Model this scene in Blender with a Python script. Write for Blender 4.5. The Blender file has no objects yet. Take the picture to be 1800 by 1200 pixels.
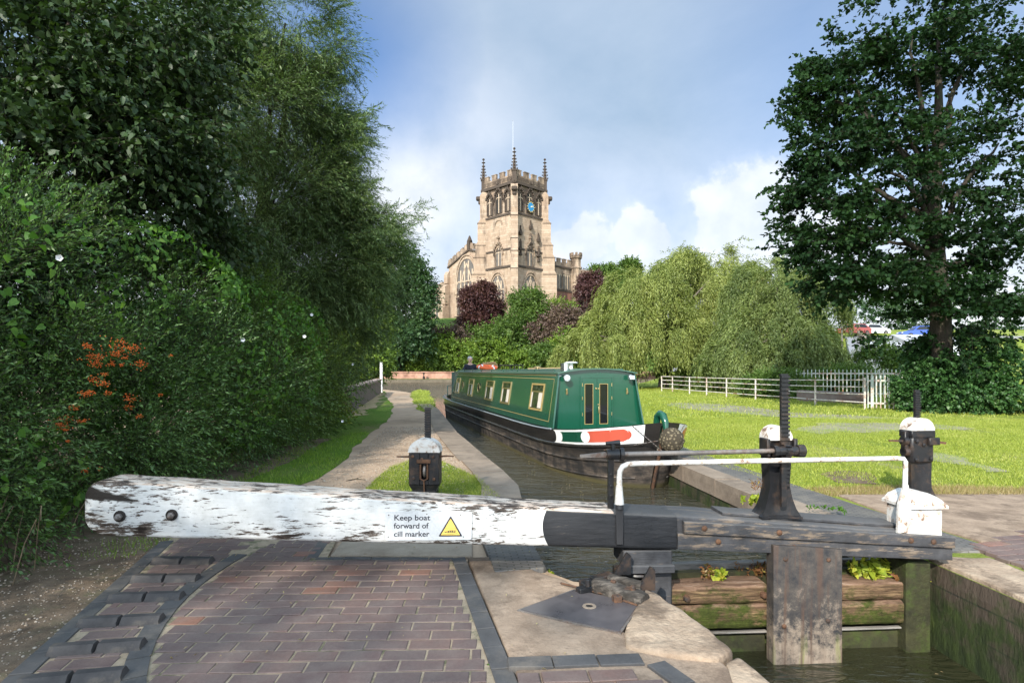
import bpy, math, random
import numpy as np
from mathutils import Vector, Matrix, noise
R = math.radians
F, CX, CY, H = 1067.0, 900.0, 647.0, 1.84
GZ = 0.38
scene = bpy.context.scene
COL = scene.collection

def P(px, py, d):
    return Vector(((px - CX) / F * d, d, H - (py - CY) / F * d))
def G(px, py, z=GZ):
    d = F * (H - z) / (py - CY)
    return Vector(((px - CX) / F * d, d, z))

# ------------------------------------------------------------------ materials
MATS = {}
def nd(nt, typ, **kw):
    n = nt.nodes.new(typ)
    for k, v in kw.items():
        if hasattr(n, k) and not k.startswith('i_'):
            setattr(n, k, v)
    return n
def setin(n, name, v):
    if isinstance(v, (tuple, list)) and len(v) == 3: v = (*v, 1)
    n.inputs[name].default_value = v
def c4(c): return (c[0], c[1], c[2], 1.0)
class Mat:
    def __init__(s, name, rough=0.7, spec=0.3, metal=0.0):
        s.m = bpy.data.materials.new(name); s.m.use_nodes = True
        s.nt = s.m.node_tree; s.n = s.nt.nodes; s.l = s.nt.links
        s.b = s.n['Principled BSDF']
        s.b.inputs['Roughness'].default_value = rough
        s.b.inputs['Specular IOR Level'].default_value = spec
        s.b.inputs['Metallic'].default_value = metal
        s.tc = s.n.new('ShaderNodeTexCoord')
        MATS[name] = s.m
    def coord(s, scale=(1, 1, 1), rot=(0, 0, 0), kind='Object', loc=(0, 0, 0)):
        mp = s.n.new('ShaderNodeMapping'); mp.inputs['Scale'].default_value = scale; mp.inputs['Rotation'].default_value = rot
        mp.inputs['Location'].default_value = loc
        s.l.new(s.tc.outputs[kind], mp.inputs['Vector']); return mp.outputs[0]
    def noise(s, vec, scale=5, detail=6, rough=0.6, dist=0.0):
        n = s.n.new('ShaderNodeTexNoise'); n.inputs['Scale'].default_value = scale
        n.inputs['Detail'].default_value = detail; n.inputs['Roughness'].default_value = rough
        n.inputs['Distortion'].default_value = dist
        s.l.new(vec, n.inputs['Vector']); return n.outputs['Fac']
    def ramp(s, fac, stops, interp='LINEAR'):
        r = s.n.new('ShaderNodeValToRGB'); r.color_ramp.interpolation = interp
        e = r.color_ramp.elements
        while len(e) < len(stops): e.new(0.5)
        for i, (p, c) in enumerate(stops):
            e[i].position = p; e[i].color = c4(c) if not isinstance(c, (int, float)) else (c, c, c, 1)
        s.l.new(fac, r.inputs[0]); return r.outputs[0]
    def mix(s, fac, a, b, blend='MIX'):
        m = s.n.new('ShaderNodeMix'); m.data_type = 'RGBA'; m.blend_type = blend
        for sock, v in ((m.inputs['Factor'], fac), (m.inputs[6], a), (m.inputs[7], b)):
            if isinstance(v, (int, float)): sock.default_value = v
            elif isinstance(v, (tuple, list)): sock.default_value = c4(v)
            else: s.l.new(v, sock)
        return m.outputs[2]
    def math(s, op, a, b=0.0, c=None, clamp=False):
        m = s.n.new('ShaderNodeMath'); m.operation = op; m.use_clamp = clamp
        for i, v in enumerate((a, b, c)):
            if v is None: continue
            if isinstance(v, (int, float)): m.inputs[i].default_value = v
            else: s.l.new(v, m.inputs[i])
        return m.outputs[0]
    def sep(s, vec):
        x = s.n.new('ShaderNodeSeparateXYZ'); s.l.new(vec, x.inputs[0]); return x.outputs
    def normal(s):
        g = s.n.new('ShaderNodeNewGeometry'); return s.sep(g.outputs['Normal'])
    def attr(s, name):
        a = s.n.new('ShaderNodeAttribute'); a.attribute_name = name; return a.outputs['Fac']
    def color(s, c):
        if isinstance(c, (tuple, list)): s.b.inputs['Base Color'].default_value = c4(c)
        else: s.l.new(c, s.b.inputs['Base Color'])
    def rough(s, f): s.l.new(f, s.b.inputs['Roughness'])
    def bump(s, h, strength=0.3, dist=0.01):
        b = s.n.new('ShaderNodeBump'); b.inputs['Strength'].default_value = strength; b.inputs['Distance'].default_value = dist
        s.l.new(h, b.inputs['Height'])
        if s.b.inputs['Normal'].is_linked:
            s.l.new(s.b.inputs['Normal'].links[0].from_socket, b.inputs['Normal'])
        s.l.new(b.outputs[0], s.b.inputs['Normal'])

def mat_noise(name, ca, cb, scale=8, cc=None, rough=0.75, spec=0.25, metal=0, bump=0.3, bd=0.01, stretch=(1, 1, 1), fine=60):
    m = Mat(name, rough, spec, metal)
    v = m.coord(stretch)
    n1 = m.noise(v, scale, 8, 0.65)
    n2 = m.noise(v, fine, 4, 0.6)
    col = m.ramp(n1, [(0.32, ca), (0.68, cb)])
    if cc is not None:
        n3 = m.noise(v, scale * 0.45, 8, 0.75)
        col = m.mix(m.ramp(n3, [(0.5, 0), (0.62, 1)]), col, cc)
    col = m.mix(m.ramp(n2, [(0.3, 0), (0.7, 0.35)]), col, m.mix(1.0, col, (0.55, 0.55, 0.55), 'MULTIPLY'))
    m.color(col)
    if bump:
        h = m.math('ADD', m.math('MULTIPLY', n1, 0.6), m.math('MULTIPLY', n2, 0.4))
        m.bump(h, bump, bd)
    return m.m

def leaf_mat(name, stops, trans=0.35, rough=0.45, spec=0.35):
    m = Mat(name, rough, spec)
    t = m.attr('tint')
    v = m.coord()
    big = m.noise(v, 0.7, 3, 0.5)
    f = m.math('ADD', m.math('MULTIPLY', t, 0.75), m.math('MULTIPLY', m.math('SUBTRACT', big, 0.5), 0.7), clamp=True)
    f = m.math('ADD', f, 0.12, clamp=True)
    col = m.ramp(f, stops)
    m.color(col)
    tr = m.n.new('ShaderNodeBsdfTranslucent')
    tcol = m.mix(1.0, col, (1.25, 1.35, 0.55), 'MULTIPLY')
    m.l.new(tcol, tr.inputs[0])
    mx = m.n.new('ShaderNodeMixShader'); mx.inputs[0].default_value = trans
    m.l.new(m.b.outputs[0], mx.inputs[1]); m.l.new(tr.outputs[0], mx.inputs[2])
    m.l.new(mx.outputs[0], m.n['Material Output'].inputs['Surface'])
    return m.m

# ------------------------------------------------------------------ mesh builder
class MB:
    def __init__(s): s.v = []; s.f = []; s.mi = []; s.cur = 0
    def add(s, vs, fs):
        o = len(s.v); s.v += [Vector(x) for x in vs]
        for f in fs: s.f.append(tuple(i + o for i in f)); s.mi.append(s.cur)
        return s
    def box(s, lo, hi, M=None, bev=0.0):
        (x0, y0, z0), (x1, y1, z1) = lo, hi
        if bev > 0:
            b = min(bev, (x1 - x0) / 2.01, (y1 - y0) / 2.01, (z1 - z0) / 2.01)
            vs = []
            idx = {}
            for ix, X in enumerate((x0, x1)):
                for iy, Y in enumerate((y0, y1)):
                    for iz, Z in enumerate((z0, z1)):
                        sx, sy, sz = (1, -1)[ix], (1, -1)[iy], (1, -1)[iz]
                        for a, q in enumerate(((X, Y + sy * b, Z + sz * b), (X + sx * b, Y, Z + sz * b), (X + sx * b, Y + sy * b, Z))):
                            idx[(ix, iy, iz, a)] = len(vs); vs.append(q)
            fs = []
            for ix in (0, 1):
                fs.append([idx[(ix, 0, 0, 0)], idx[(ix, 1, 0, 0)], idx[(ix, 1, 1, 0)], idx[(ix, 0, 1, 0)]][::(-1 if ix == 0 else 1)])
            for iy in (0, 1):
                fs.append([idx[(0, iy, 0, 1)], idx[(1, iy, 0, 1)], idx[(1, iy, 1, 1)], idx[(0, iy, 1, 1)]][::(1 if iy == 0 else -1)])
            for iz in (0, 1):
                fs.append([idx[(0, 0, iz, 2)], idx[(1, 0, iz, 2)], idx[(1, 1, iz, 2)], idx[(0, 1, iz, 2)]][::(-1 if iz == 0 else 1)])
            for ix in (0, 1):
                for iy in (0, 1): fs.append([idx[(ix, iy, 0, 0)], idx[(ix, iy, 1, 0)], idx[(ix, iy, 1, 1)], idx[(ix, iy, 0, 1)]])
                for iz in (0, 1): fs.append([idx[(ix, 0, iz, 0)], idx[(ix, 1, iz, 0)], idx[(ix, 1, iz, 2)], idx[(ix, 0, iz, 2)]])
            for iy in (0, 1):
                for iz in (0, 1): fs.append([idx[(0, iy, iz, 1)], idx[(1, iy, iz, 1)], idx[(1, iy, iz, 2)], idx[(0, iy, iz, 2)]])
            for ix in (0, 1):
                for iy in (0, 1):
                    for iz in (0, 1): fs.append([idx[(ix, iy, iz, a)] for a in range(3)])
        else:
            vs = [(x0, y0, z0), (x1, y0, z0), (x1, y1, z0), (x0, y1, z0), (x0, y0, z1), (x1, y0, z1), (x1, y1, z1), (x0, y1, z1)]
            fs = [(0, 3, 2, 1), (4, 5, 6, 7), (0, 1, 5, 4), (1, 2, 6, 5), (2, 3, 7, 6), (3, 0, 4, 7)]
        if M is not None: vs = [M @ Vector(v) for v in vs]
        return s.add(vs, fs)
    def tube(s, pts, rad, n=8, caps=True):
        pts = [Vector(p) for p in pts]
        if isinstance(rad, (int, float)): rad = [rad] * len(pts)
        rings = []; up = None
        for i, p in enumerate(pts):
            a = pts[max(i - 1, 0)]; b = pts[min(i + 1, len(pts) - 1)]
            t = (b - a).normalized()
            if up is None: up = t.orthogonal().normalized()
            else:
                up = up - t * up.dot(t)
                up = up.normalized() if up.length > 1e-5 else t.orthogonal().normalized()
            w = t.cross(up)
            rings.append([p + (up * math.cos(2 * math.pi * k / n) + w * math.sin(2 * math.pi * k / n)) * rad[i] for k in range(n)])
        vs = [v for r in rings for v in r]; fs = []
        for i in range(len(pts) - 1):
            for k in range(n):
                k2 = (k + 1) % n
                fs.append((i * n + k, i * n + k2, (i + 1) * n + k2, (i + 1) * n + k))
        if caps: fs.append(tuple(range(n))[::-1]); fs.append(tuple(range((len(pts) - 1) * n, len(pts) * n)))
        return s.add(vs, fs)
    def lathe(s, prof, M=None, n=16, ang0=0.0):
        M = M or Matrix()
        vs = []; fs = []
        for r, z in prof:
            for k in range(n):
                a = ang0 + 2 * math.pi * k / n
                vs.append(M @ Vector((r * math.cos(a), r * math.sin(a), z)))
        for i in range(len(prof) - 1):
            for k in range(n):
                k2 = (k + 1) % n
                fs.append((i * n + k, i * n + k2, (i + 1) * n + k2, (i + 1) * n + k))
        fs.append(tuple(range(n))[::-1]); fs.append(tuple(range((len(prof) - 1) * n, len(prof) * n)))
        return s.add(vs, fs)
    def prism(s, poly, a, b, T):
        """poly: 2D outline; T(u,w,h)->Vector maps outline coords and depth h in (a,b)"""
        n = len(poly)
        vs = [T(u, w, a) for u, w in poly] + [T(u, w, b) for u, w in poly]
        fs = [tuple(range(n)), tuple(range(n, 2 * n))[::-1]]
        for i in range(n):
            j = (i + 1) % n
            fs.append((i, i + n, j + n, j))
        return s.add(vs, fs)
    def xf(s, M): s.v = [M @ v for v in s.v]; return s

def world_of(o):
    m = Matrix()
    while o is not None:
        m = o.matrix_basis @ m; o = o.parent
    return m
def tag(o, label=None, cat=None, group=None, kind=None):
    if label: o['label'] = label
    if cat: o['category'] = cat
    if group: o['group'] = group
    if kind: o['kind'] = kind
    return o
def thing(name, label, cat, loc=(0, 0, 0), rz=0, group=None):
    o = bpy.data.objects.new(name, None); COL.objects.link(o)
    o.location = loc; o.rotation_euler = (0, 0, rz); o.empty_display_size = 0.2
    return tag(o, label, cat, group)
def fix_normals(me):
    import bmesh
    bm = bmesh.new(); bm.from_mesh(me); bmesh.ops.recalc_face_normals(bm, faces=bm.faces); bm.to_mesh(me); bm.free()
def obj(name, mb, mats, parent=None, world=False, smooth=None, origin=None, label=None, rec=True):
    if not isinstance(mats, (list, tuple)): mats = [mats]
    vs = mb.v
    if world and parent is not None:
        I = world_of(parent).inverted(); vs = [I @ v for v in vs]
    me = bpy.data.meshes.new(name); me.from_pydata([tuple(v) for v in vs], [], mb.f)
    if origin is not None:
        me.transform(Matrix.Translation(-Vector(origin)))
    for m in mats: me.materials.append(m)
    if len(mats) > 1: me.polygons.foreach_set('material_index', mb.mi)
    if rec: fix_normals(me)
    if smooth is not None:
        me.shade_smooth() if smooth >= 180 else smooth_angle(me, smooth)
    me.update()
    o = bpy.data.objects.new(name, me); COL.objects.link(o)
    if parent is not None: o.parent = parent
    if origin is not None: o.location = origin
    if label: o['label'] = label
    return o
def smooth_angle(me, deg):
    me.shade_smooth()
    try: me.set_sharp_from_angle(angle=R(deg))
    except Exception: pass
def top(name, mb, mats, label, cat, group=None, smooth=None, origin=None):
    if origin is None:
        xs = [v.x for v in mb.v]; ys = [v.y for v in mb.v]; zs = [v.z for v in mb.v]
        origin = ((min(xs) + max(xs)) / 2, (min(ys) + max(ys)) / 2, min(zs))
    return tag(obj(name, mb, mats, smooth=smooth, origin=origin), label, cat, group)
def struct(name, mb, mats, smooth=None, rec=True):
    o = obj(name, mb, mats, smooth=smooth, rec=rec); o['kind'] = 'structure'; return o

# ------------------------------------------------------------------ numpy leaf meshes
def np_mesh(name, verts, faces, mat, tint=None, parent=None, world=True, smooth=False):
    verts = np.asarray(verts, dtype=np.float32)
    if parent is not None and world:
        I = np.array(world_of(parent).inverted())
        verts = verts @ I[:3, :3].T.astype(np.float32) + I[:3, 3].astype(np.float32)
    k = faces.shape[1]
    me = bpy.data.meshes.new(name)
    me.vertices.add(len(verts)); me.vertices.foreach_set('co', verts.ravel())
    me.loops.add(faces.size); me.loops.foreach_set('vertex_index', faces.astype(np.int32).ravel())
    me.polygons.add(len(faces)); me.polygons.foreach_set('loop_start', np.arange(0, faces.size, k, dtype=np.int32))
    if tint is not None:
        a = me.attributes.new('tint', 'FLOAT', 'FACE'); a.data.foreach_set('value', tint.astype(np.float32))
    me.materials.append(mat); me.update(calc_edges=True)
    o = bpy.data.objects.new(name, me); COL.objects.link(o)
    if parent is not None: o.parent = parent
    return o
def unit(a): return a / np.maximum(np.linalg.norm(a, axis=1, keepdims=True), 1e-9)
def leaf_geo(base, dirs, nrm, L, W, rng, fold=0.25):
    """one bent rhombic leaf (a quad) per row"""
    dirs = unit(dirs); side = unit(np.cross(dirs, nrm)); nn = np.cross(side, dirs)
    L = L[:, None]; W = W[:, None]
    p0 = base; p2 = base + dirs * L - nn * L * 0.12
    mid = base + dirs * L * 0.42 + nn * W * fold
    v = np.stack([p0, mid + side * W * .5, p2, mid - side * W * .5], axis=1).reshape(-1, 3)
    f = np.arange(len(v)).reshape(-1, 4)
    return v, f
def broad_leaf_geo(base, dirs, nrm, L, W, lobes, rng):
    """a lobed maple-like or heart-like leaf: a polygon fan outline as a single n-gon of 8 corners split in two quads + tri -> quads"""
    dirs = unit(dirs); side = unit(np.cross(dirs, nrm)); nn = np.cross(side, dirs)
    if lobes: prof = [(0, 0), (.25, .5), (.5, .28), (.72, .34), (1, 0), (.72, -.34), (.5, -.28), (.25, -.5)]
    else: prof = [(0, 0), (-.08, .25), (.15, .5), (.55, .36), (1, 0), (.55, -.36), (.15, -.5), (-.08, -.25)]
    vs = []
    for a, b in prof:
        vs.append(base + dirs * L[:, None] * a + side * W[:, None] * b + nn * (abs(b) * W[:, None] * .35 - (a * a) * L[:, None] * .15))
    v = np.stack(vs, axis=1).reshape(-1, 3)
    n = len(base); o = (np.arange(n) * 8)[:, None]
    f = np.concatenate([o + np.array([[0, 1, 2, 3]]), o + np.array([[0, 3, 4, 5]]), o + np.array([[0, 5, 6, 7]])], axis=1).reshape(-1, 4)
    return v, f

def rand_dirs(n, rng):
    d = rng.normal(size=(n, 3)); return unit(d)

def crown(blobs, rng, sub=14, twigs=30, leaves=14, twig_len=0.5, leaf=(0.06, 0.025), droop=0.2, subr=0.42,
          shell=0.6, spread=1.0, kind='quad', up=0.0, var=0.35, curl=0.0, flat=0.0, tmin=0.35):
    """blobs: (centre, (rx,ry,rz), weight). Returns leaf verts, faces, tint, twig polylines (n,3,3)"""
    B = []; D = []; T = []; TW = []
    for c, r, w in blobs:
        c = np.array(c); r = np.array(r)
        ns = max(3, int(sub * w))
        sd = rand_dirs(ns, rng)
        rad = shell + (1.0 - shell) * rng.random((ns, 1)) ** 0.6
        sc = c + sd * r * rad
        sr = r * subr * (0.7 + 0.6 * rng.random((ns, 1)))
        st = rng.random(ns)
        nt = int(twigs)
        idx = np.repeat(np.arange(ns), nt)
        td = rand_dirs(len(idx), rng)
        td[:, 2] = td[:, 2] * (1 - flat)
        start = sc[idx] + td * sr[idx] * (rng.random((len(idx), 1)) ** 0.5) * np.array([1, 1, 1 - 0.6 * flat])
        out = unit((start - c) / r)
        dirs = unit(out * 0.9 + td * 0.7 * spread + np.array([0, 0, up]) + rng.normal(size=td.shape) * 0.25)
        dirs = unit(dirs * np.array([1, 1, 1 - 0.7 * flat]) + 1e-4)
        ln = twig_len * (0.6 + 0.8 * rng.random((len(idx), 1)))
        mid = start + dirs * ln * 0.5 + np.array([0, 0, -1]) * droop * ln * 0.15
        end = start + dirs * ln + np.array([0, 0, -1]) * droop * ln * 0.75
        TW.append(np.stack([start, mid, end], axis=1))
        t = np.tile(np.linspace(0.08, 1.0, leaves), len(idx))
        ii = np.repeat(np.arange(len(idx)), leaves)
        tt = t[:, None]
        pos = start[ii] * (1 - tt) ** 2 + mid[ii] * 2 * tt * (1 - tt) + end[ii] * tt ** 2
        tang = unit((mid[ii] - start[ii]) * (1 - tt) + (end[ii] - mid[ii]) * tt)
        sd2 = unit(np.cross(tang, rand_dirs(len(ii), rng)))
        ld = unit(tang * (0.9 + curl) + sd2 * (0.9 - curl * .5) + rng.normal(size=sd2.shape) * 0.2 + np.array([0, 0, -droop * 0.5]))
        B.append(pos + rng.normal(size=pos.shape) * leaf[0] * 0.2); D.append(ld)
        T.append(np.clip(st[idx][ii] * 0.45 + rng.random(len(ii)) * 0.55, 0, 1))
    B = np.concatenate(B); D = np.concatenate(D); T = np.concatenate(T); TW = np.concatenate(TW)
    N = unit(rng.normal(size=B.shape) * 0.7 + np.array([0, 0, 1.0]))
    s = 1 - var + 2 * var * rng.random(len(B))
    if kind == 'quad':
        v, f = leaf_geo(B, D, N, leaf[0] * s, leaf[1] * s, rng); tint = T
    else:
        v, f = broad_leaf_geo(B, D, N, leaf[0] * s, leaf[1] * s, kind == 'maple', rng); tint = np.repeat(T, 3)
    return v, f, tint, TW

def strands(blobs, rng, n, length, per, leaf, sway=0.15):
    """weeping strands hanging from the shell of the blobs"""
    S = []; Lh = []
    tot = sum(w for _, _, w in blobs)
    for c, r, w in blobs:
        k = int(n * w / tot); c = np.array(c); r = np.array(r)
        # grouped in locks
        nl = max(5, k // 55)
        d = rand_dirs(nl, rng); d[:, 2] = np.abs(d[:, 2]) * 1.1 - 0.45; d = unit(d)
        lc = c + d * r * (0.62 + 0.38 * rng.random((nl, 1)) ** .5)
        ll = length * (0.55 + 0.9 * rng.random(nl))
        ii = rng.integers(0, nl, k)
        S.append(lc[ii] + rng.normal(size=(k, 3)) * np.array([.105, .105, .085]) * r.mean())
        Lh.append(ll[ii] * (0.6 + 0.6 * rng.random(k)))
        out = unit((lc - c) * np.array([1, 1, .3]))[ii]
        if len(S) == 1: O = [out]; K = [rng.random(nl)[ii]]
        else: O.append(out); K.append(rng.random(nl)[ii])
    S = np.concatenate(S); Lh = np.concatenate(Lh); O = np.concatenate(O); K = np.concatenate(K)
    t = np.tile(np.linspace(0, 1, per), len(S))[:, None]; ii = np.repeat(np.arange(len(S)), per)
    sw = rng.normal(size=(len(S), 3)) * sway; sw[:, 2] = 0
    pos = S[ii] + O[ii] * Lh[ii, None] * 0.42 * np.sqrt(t) + sw[ii] * t * t * Lh[ii, None] + np.array([0, 0, -1]) * Lh[ii, None] * (t ** 1.6)
    hor = rand_dirs(len(ii), rng); hor[:, 2] *= .3
    dirs = unit(hor * 0.6 + np.array([0, 0, -1.0]) * (0.25 + t) + O[ii] * 0.7 * (1 - t))
    N = unit(rng.normal(size=pos.shape) + O[ii])
    s = 0.65 + 0.7 * rng.random(len(ii))
    v, f = leaf_geo(pos, dirs, N, leaf[0] * s, leaf[1] * s, rng)
    tint = np.clip(K[ii] * .7 + rng.random(len(ii)) * .3, 0, 1)
    pl = np.stack([S, S + O * Lh[:, None] * .3 + np.array([0, 0, -.35]) * Lh[:, None], S + O * Lh[:, None] * .42 + sw * Lh[:, None] + np.array([0, 0, -1]) * Lh[:, None]], axis=1)
    return v, f, tint, pl

def twig_geo(TW, r0, r1):
    """thin 3-sided twigs for (n,3,3) polylines"""
    n = len(TW)
    d = unit(TW[:, 2] - TW[:, 0]); a = unit(np.cross(d, np.array([0.31, 0.77, 0.55]))); b = np.cross(d, a)
    vs = []
    for i, r in enumerate((r0, (r0 + r1) / 2, r1)):
        for k in range(3):
            an = 2 * math.pi * k / 3
            vs.append(TW[:, i] + (a * math.cos(an) + b * math.sin(an)) * r)
    v = np.stack(vs, axis=1).reshape(-1, 3)
    o = (np.arange(n) * 9)[:, None]
    q = []
    for i in range(2):
        for k in range(3):
            k2 = (k + 1) % 3
            q += [i * 3 + k, i * 3 + k2, (i + 1) * 3 + k2, (i + 1) * 3 + k]
    f = (o + np.array([q])).reshape(-1, 4)
    return v, f

def limb(a, b, rng, r0, r1, sag=0.12, n=7):
    a = Vector(a); b = Vector(b); L = (b - a).length
    off = Vector(rng.normal(size=3)) * L * 0.06
    pts = []
    for i in range(n):
        t = i / (n - 1)
        p = a.lerp(b, t) + off * math.sin(math.pi * t) + Vector((0, 0, 1)) * L * sag * math.sin(math.pi * t)
        p += Vector(rng.normal(size=3)) * L * 0.012
        pts.append(p)
    return pts, [r0 + (r1 - r0) * (i / (n - 1)) ** 0.8 for i in range(n)]

def tree(name, label, cat, base, blobs, leafm, barkm, seed, trunk_r=0.2, fork=None, group=None, lean=(0, 0, 0), weep=None,
         twigm=None, twig_r=0.0, limbs=True, trunk_pts=None, **kw):
    rng = np.random.default_rng(seed)
    t = thing(name, label, cat, base, 0, group)
    base = Vector(base)
    cs = [Vector(b[0]) for b in blobs]
    cen = sum(cs, Vector()) / len(cs)
    topz = max(b[0][2] for b in blobs)
    if limbs:
        fk = Vector(fork) if fork else base.lerp(Vector((cen.x, cen.y, cen.z)), 0.45)
        mb = MB()
        if trunk_pts: mb.tube(trunk_pts[0], trunk_pts[1], 10)
        else:
            tp = [base - Vector((0, 0, .3)), base + Vector((0, 0, .1)), base.lerp(fk, .35) + Vector((rng.normal() * .03, 0, 0)), base.lerp(fk, .7), fk]
            mb.tube(tp, [trunk_r * 1.6, trunk_r * 1.25, trunk_r, trunk_r * .9, trunk_r * .8], 10)
            mb.tube([fk, fk.lerp(Vector((cen.x, cen.y, topz)), .5), Vector((cen.x, cen.y, topz))], [trunk_r * .8, trunk_r * .45, trunk_r * .12], 8)
        for c in cs:
            s = fk.lerp(Vector((cen.x, cen.y, topz)), min(.7, max(0, (c.z - fk.z) / max(topz - fk.z, .1)) * .6 * rng.random()))
            pts, rr = limb(s, c, rng, trunk_r * .42, trunk_r * .1)
            mb.tube(pts, rr, 6)
        obj('trunk', mb, barkm, t, world=True, smooth=180, rec=False)
    if weep:
        v, f, ti, TW = strands(blobs, rng, **weep)
        if kw:
            v2, f2, t2, _ = crown(blobs, rng, **kw)
            f2 = f2 + len(v); v = np.concatenate([v, v2]); f = np.concatenate([f, f2]); ti = np.concatenate([ti, t2])
    else:
        v, f, ti, TW = crown(blobs, rng, **kw)
    o = np_mesh('crown', v, f, leafm, ti, t)
    if twig_r > 0:
        tv, tf = twig_geo(TW, twig_r, twig_r * .4)
        np_mesh('twigs', tv, tf, twigm or barkm, None, t)
    return t
def pb(px, py, d, rx, ry, rd=None, w=1.0):
    """blob given by its place and radii in the picture and its distance"""
    c = P(px, py, d); k = d / F
    return (tuple(c), (rx * k, (rd if rd else (rx + ry) / 2 * k), ry * k), w)
# ------------------------------------------------------------------ camera, world, sun
cam = bpy.data.cameras.new('camera'); camo = bpy.data.objects.new('camera', cam); COL.objects.link(camo)
camo.location = (0, 0, H); camo.rotation_euler = (R(90), 0, 0)
cam.sensor_width = 36; cam.lens = 36 * F / 1800; cam.shift_y = (CY - 600) / 1800; cam.clip_start = 0.05; cam.clip_end = 5000
scene.camera = camo

SUN = Vector((-0.32, -0.78, 0.54)).normalized()
sl = bpy.data.lights.new('sun', 'SUN'); sl.energy = 3.7; sl.angle = R(0.6); sl.color = (1.0, 0.93, 0.82)
so = bpy.data.objects.new('sun', sl); COL.objects.link(so)
so.rotation_euler = (-SUN).to_track_quat('-Z', 'Y').to_euler(); so.location = SUN * 60

w = bpy.data.worlds.new('World'); scene.world = w; w.use_nodes = True
nt = w.node_tree; nn = nt.nodes; ln = nt.links
bg = nn['Background']
sky = nn.new('ShaderNodeTexSky'); sky.sky_type = 'NISHITA'; sky.sun_disc = False
sky.sun_elevation = math.asin(SUN.z); sky.sun_rotation = math.atan2(SUN.x, SUN.y); sky.air_density = 1.0; sky.dust_density = 1.2; sky.ozone_density = 2.5
tcw = nn.new('ShaderNodeTexCoord')
sepw = nn.new('ShaderNodeSeparateXYZ'); ln.new(tcw.outputs['Generated'], sepw.inputs[0])
def wm_(op, a, b=0.0, clamp=False):
    m = nn.new('ShaderNodeMath'); m.operation = op; m.use_clamp = clamp
    for i, v in enumerate((a, b)):
        if isinstance(v, (int, float)): m.inputs[i].default_value = v
        else: ln.new(v, m.inputs[i])
    return m.outputs[0]
# clouds live on a flat layer high above: direction divided by its height
zc = wm_('ADD', wm_('MAXIMUM', sepw.outputs[2], 0.0), 0.16)
cx = wm_('DIVIDE', sepw.outputs[0], zc); cy = wm_('DIVIDE', sepw.outputs[1], zc)
cmb = nn.new('ShaderNodeCombineXYZ'); ln.new(cx, cmb.inputs[0]); ln.new(cy, cmb.inputs[1])
def wnoise(scale, detail, rough, loc=(0, 0, 0), dist=0.0, st=(1, 1, 1)):
    mp = nn.new('ShaderNodeMapping'); mp.inputs['Location'].default_value = loc; mp.inputs['Scale'].default_value = st
    ln.new(cmb.outputs[0], mp.inputs[0])
    n = nn.new('ShaderNodeTexNoise'); n.inputs['Scale'].default_value = scale; n.inputs['Detail'].default_value = detail
    n.inputs['Roughness'].default_value = rough; n.inputs['Distortion'].default_value = dist
    ln.new(mp.outputs[0], n.inputs['Vector']); return n.outputs['Fac']
def wramp(f, stops):
    r = nn.new('ShaderNodeValToRGB'); e = r.color_ramp.elements
    while len(e) < len(stops): e.new(.5)
    for i, (p, c) in enumerate(stops): e[i].position = p; e[i].color = (c, c, c, 1) if isinstance(c, (int, float)) else c4(c)
    ln.new(f, r.inputs[0]); return r.outputs[0]
n_w = wnoise(0.55, 9, 0.6, (3.1, 1.7, 0), 0.4)
n_c = wnoise(1.15, 10, 0.55, (0.4, 5.2, 0), 0.2)
# cover grows towards the horizon; a blue gap on the left, heaped cloud on the right
def near(px, py, r0, r1):
    d = Vector(((px - CX) / F, 1, (CY - py) / F)).normalized()
    vm = nn.new('ShaderNodeVectorMath'); vm.operation = 'DISTANCE'; vm.inputs[1].default_value = d
    ln.new(tcw.outputs['Generated'], vm.inputs[0]); return wm_('DIVIDE', wm_('SUBTRACT', r1, vm.outputs['Value']), r1 - r0, True)
n3d = nn.new('ShaderNodeTexNoise'); n3d.inputs['Scale'].default_value = 7.0; n3d.inputs['Detail'].default_value = 9; n3d.inputs['Roughness'].default_value = .55
ln.new(tcw.outputs['Generated'], n3d.inputs['Vector']); n3 = n3d.outputs['Fac']
low = wramp(sepw.outputs[2], [(0.0, 0.62), (0.13, 0.45), (0.25, 0.30), (0.40, 0.12), (0.7, 0.0)])
gap = wm_('MAXIMUM', near(610, 90, .03, .20), wm_('MULTIPLY', near(1560, 40, .1, .30), .5))
veil = wramp(wm_('ADD', n_w, wm_('MULTIPLY', low, 0.5)), [(0.42, 0), (0.78, .75)])
base_low = wramp(sepw.outputs[2], [(0.0, 0.97), (0.14, 0.92), (0.24, 0.74), (0.36, 0.80), (0.6, 0.7)])
veil = wm_('MAXIMUM', veil, base_low); veil = wm_('MAXIMUM', veil, near(720, 330, .05, .34))
veil = wm_('MULTIPLY', veil, wm_('SUBTRACT', 1.0, wm_('MULTIPLY', gap, .85)))
heap = wm_('MAXIMUM', near(1330, 400, .04, .17), wm_('MAXIMUM', near(1140, 430, .02, .10), near(1010, 440, .02, .12)))
cum = wramp(wm_('ADD', n3, wm_('MULTIPLY', heap, 0.42)), [(0.58, 0), (0.80, .92)])
cum = wm_('MULTIPLY', cum, wm_('GREATER_THAN', heap, 0.0))
cover = wm_('MAXIMUM', veil, cum, True)
low_c = wramp(n3, [(0.34, (2.9, 3.25, 3.7)), (0.62, (4.5, 4.6, 4.75))])
high_c = wramp(n_w, [(0.36, (1.45, 2.02, 2.55)), (0.64, (2.7, 3.15, 3.6))])
elev = wramp(sepw.outputs[2], [(0.17, 1), (0.38, 0)]); elev = wm_('MAXIMUM', elev, wm_('MULTIPLY', cum, .9)); elev = wm_('MAXIMUM', elev, wm_('MULTIPLY', near(700, 330, .04, .30), .95), True)
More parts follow.
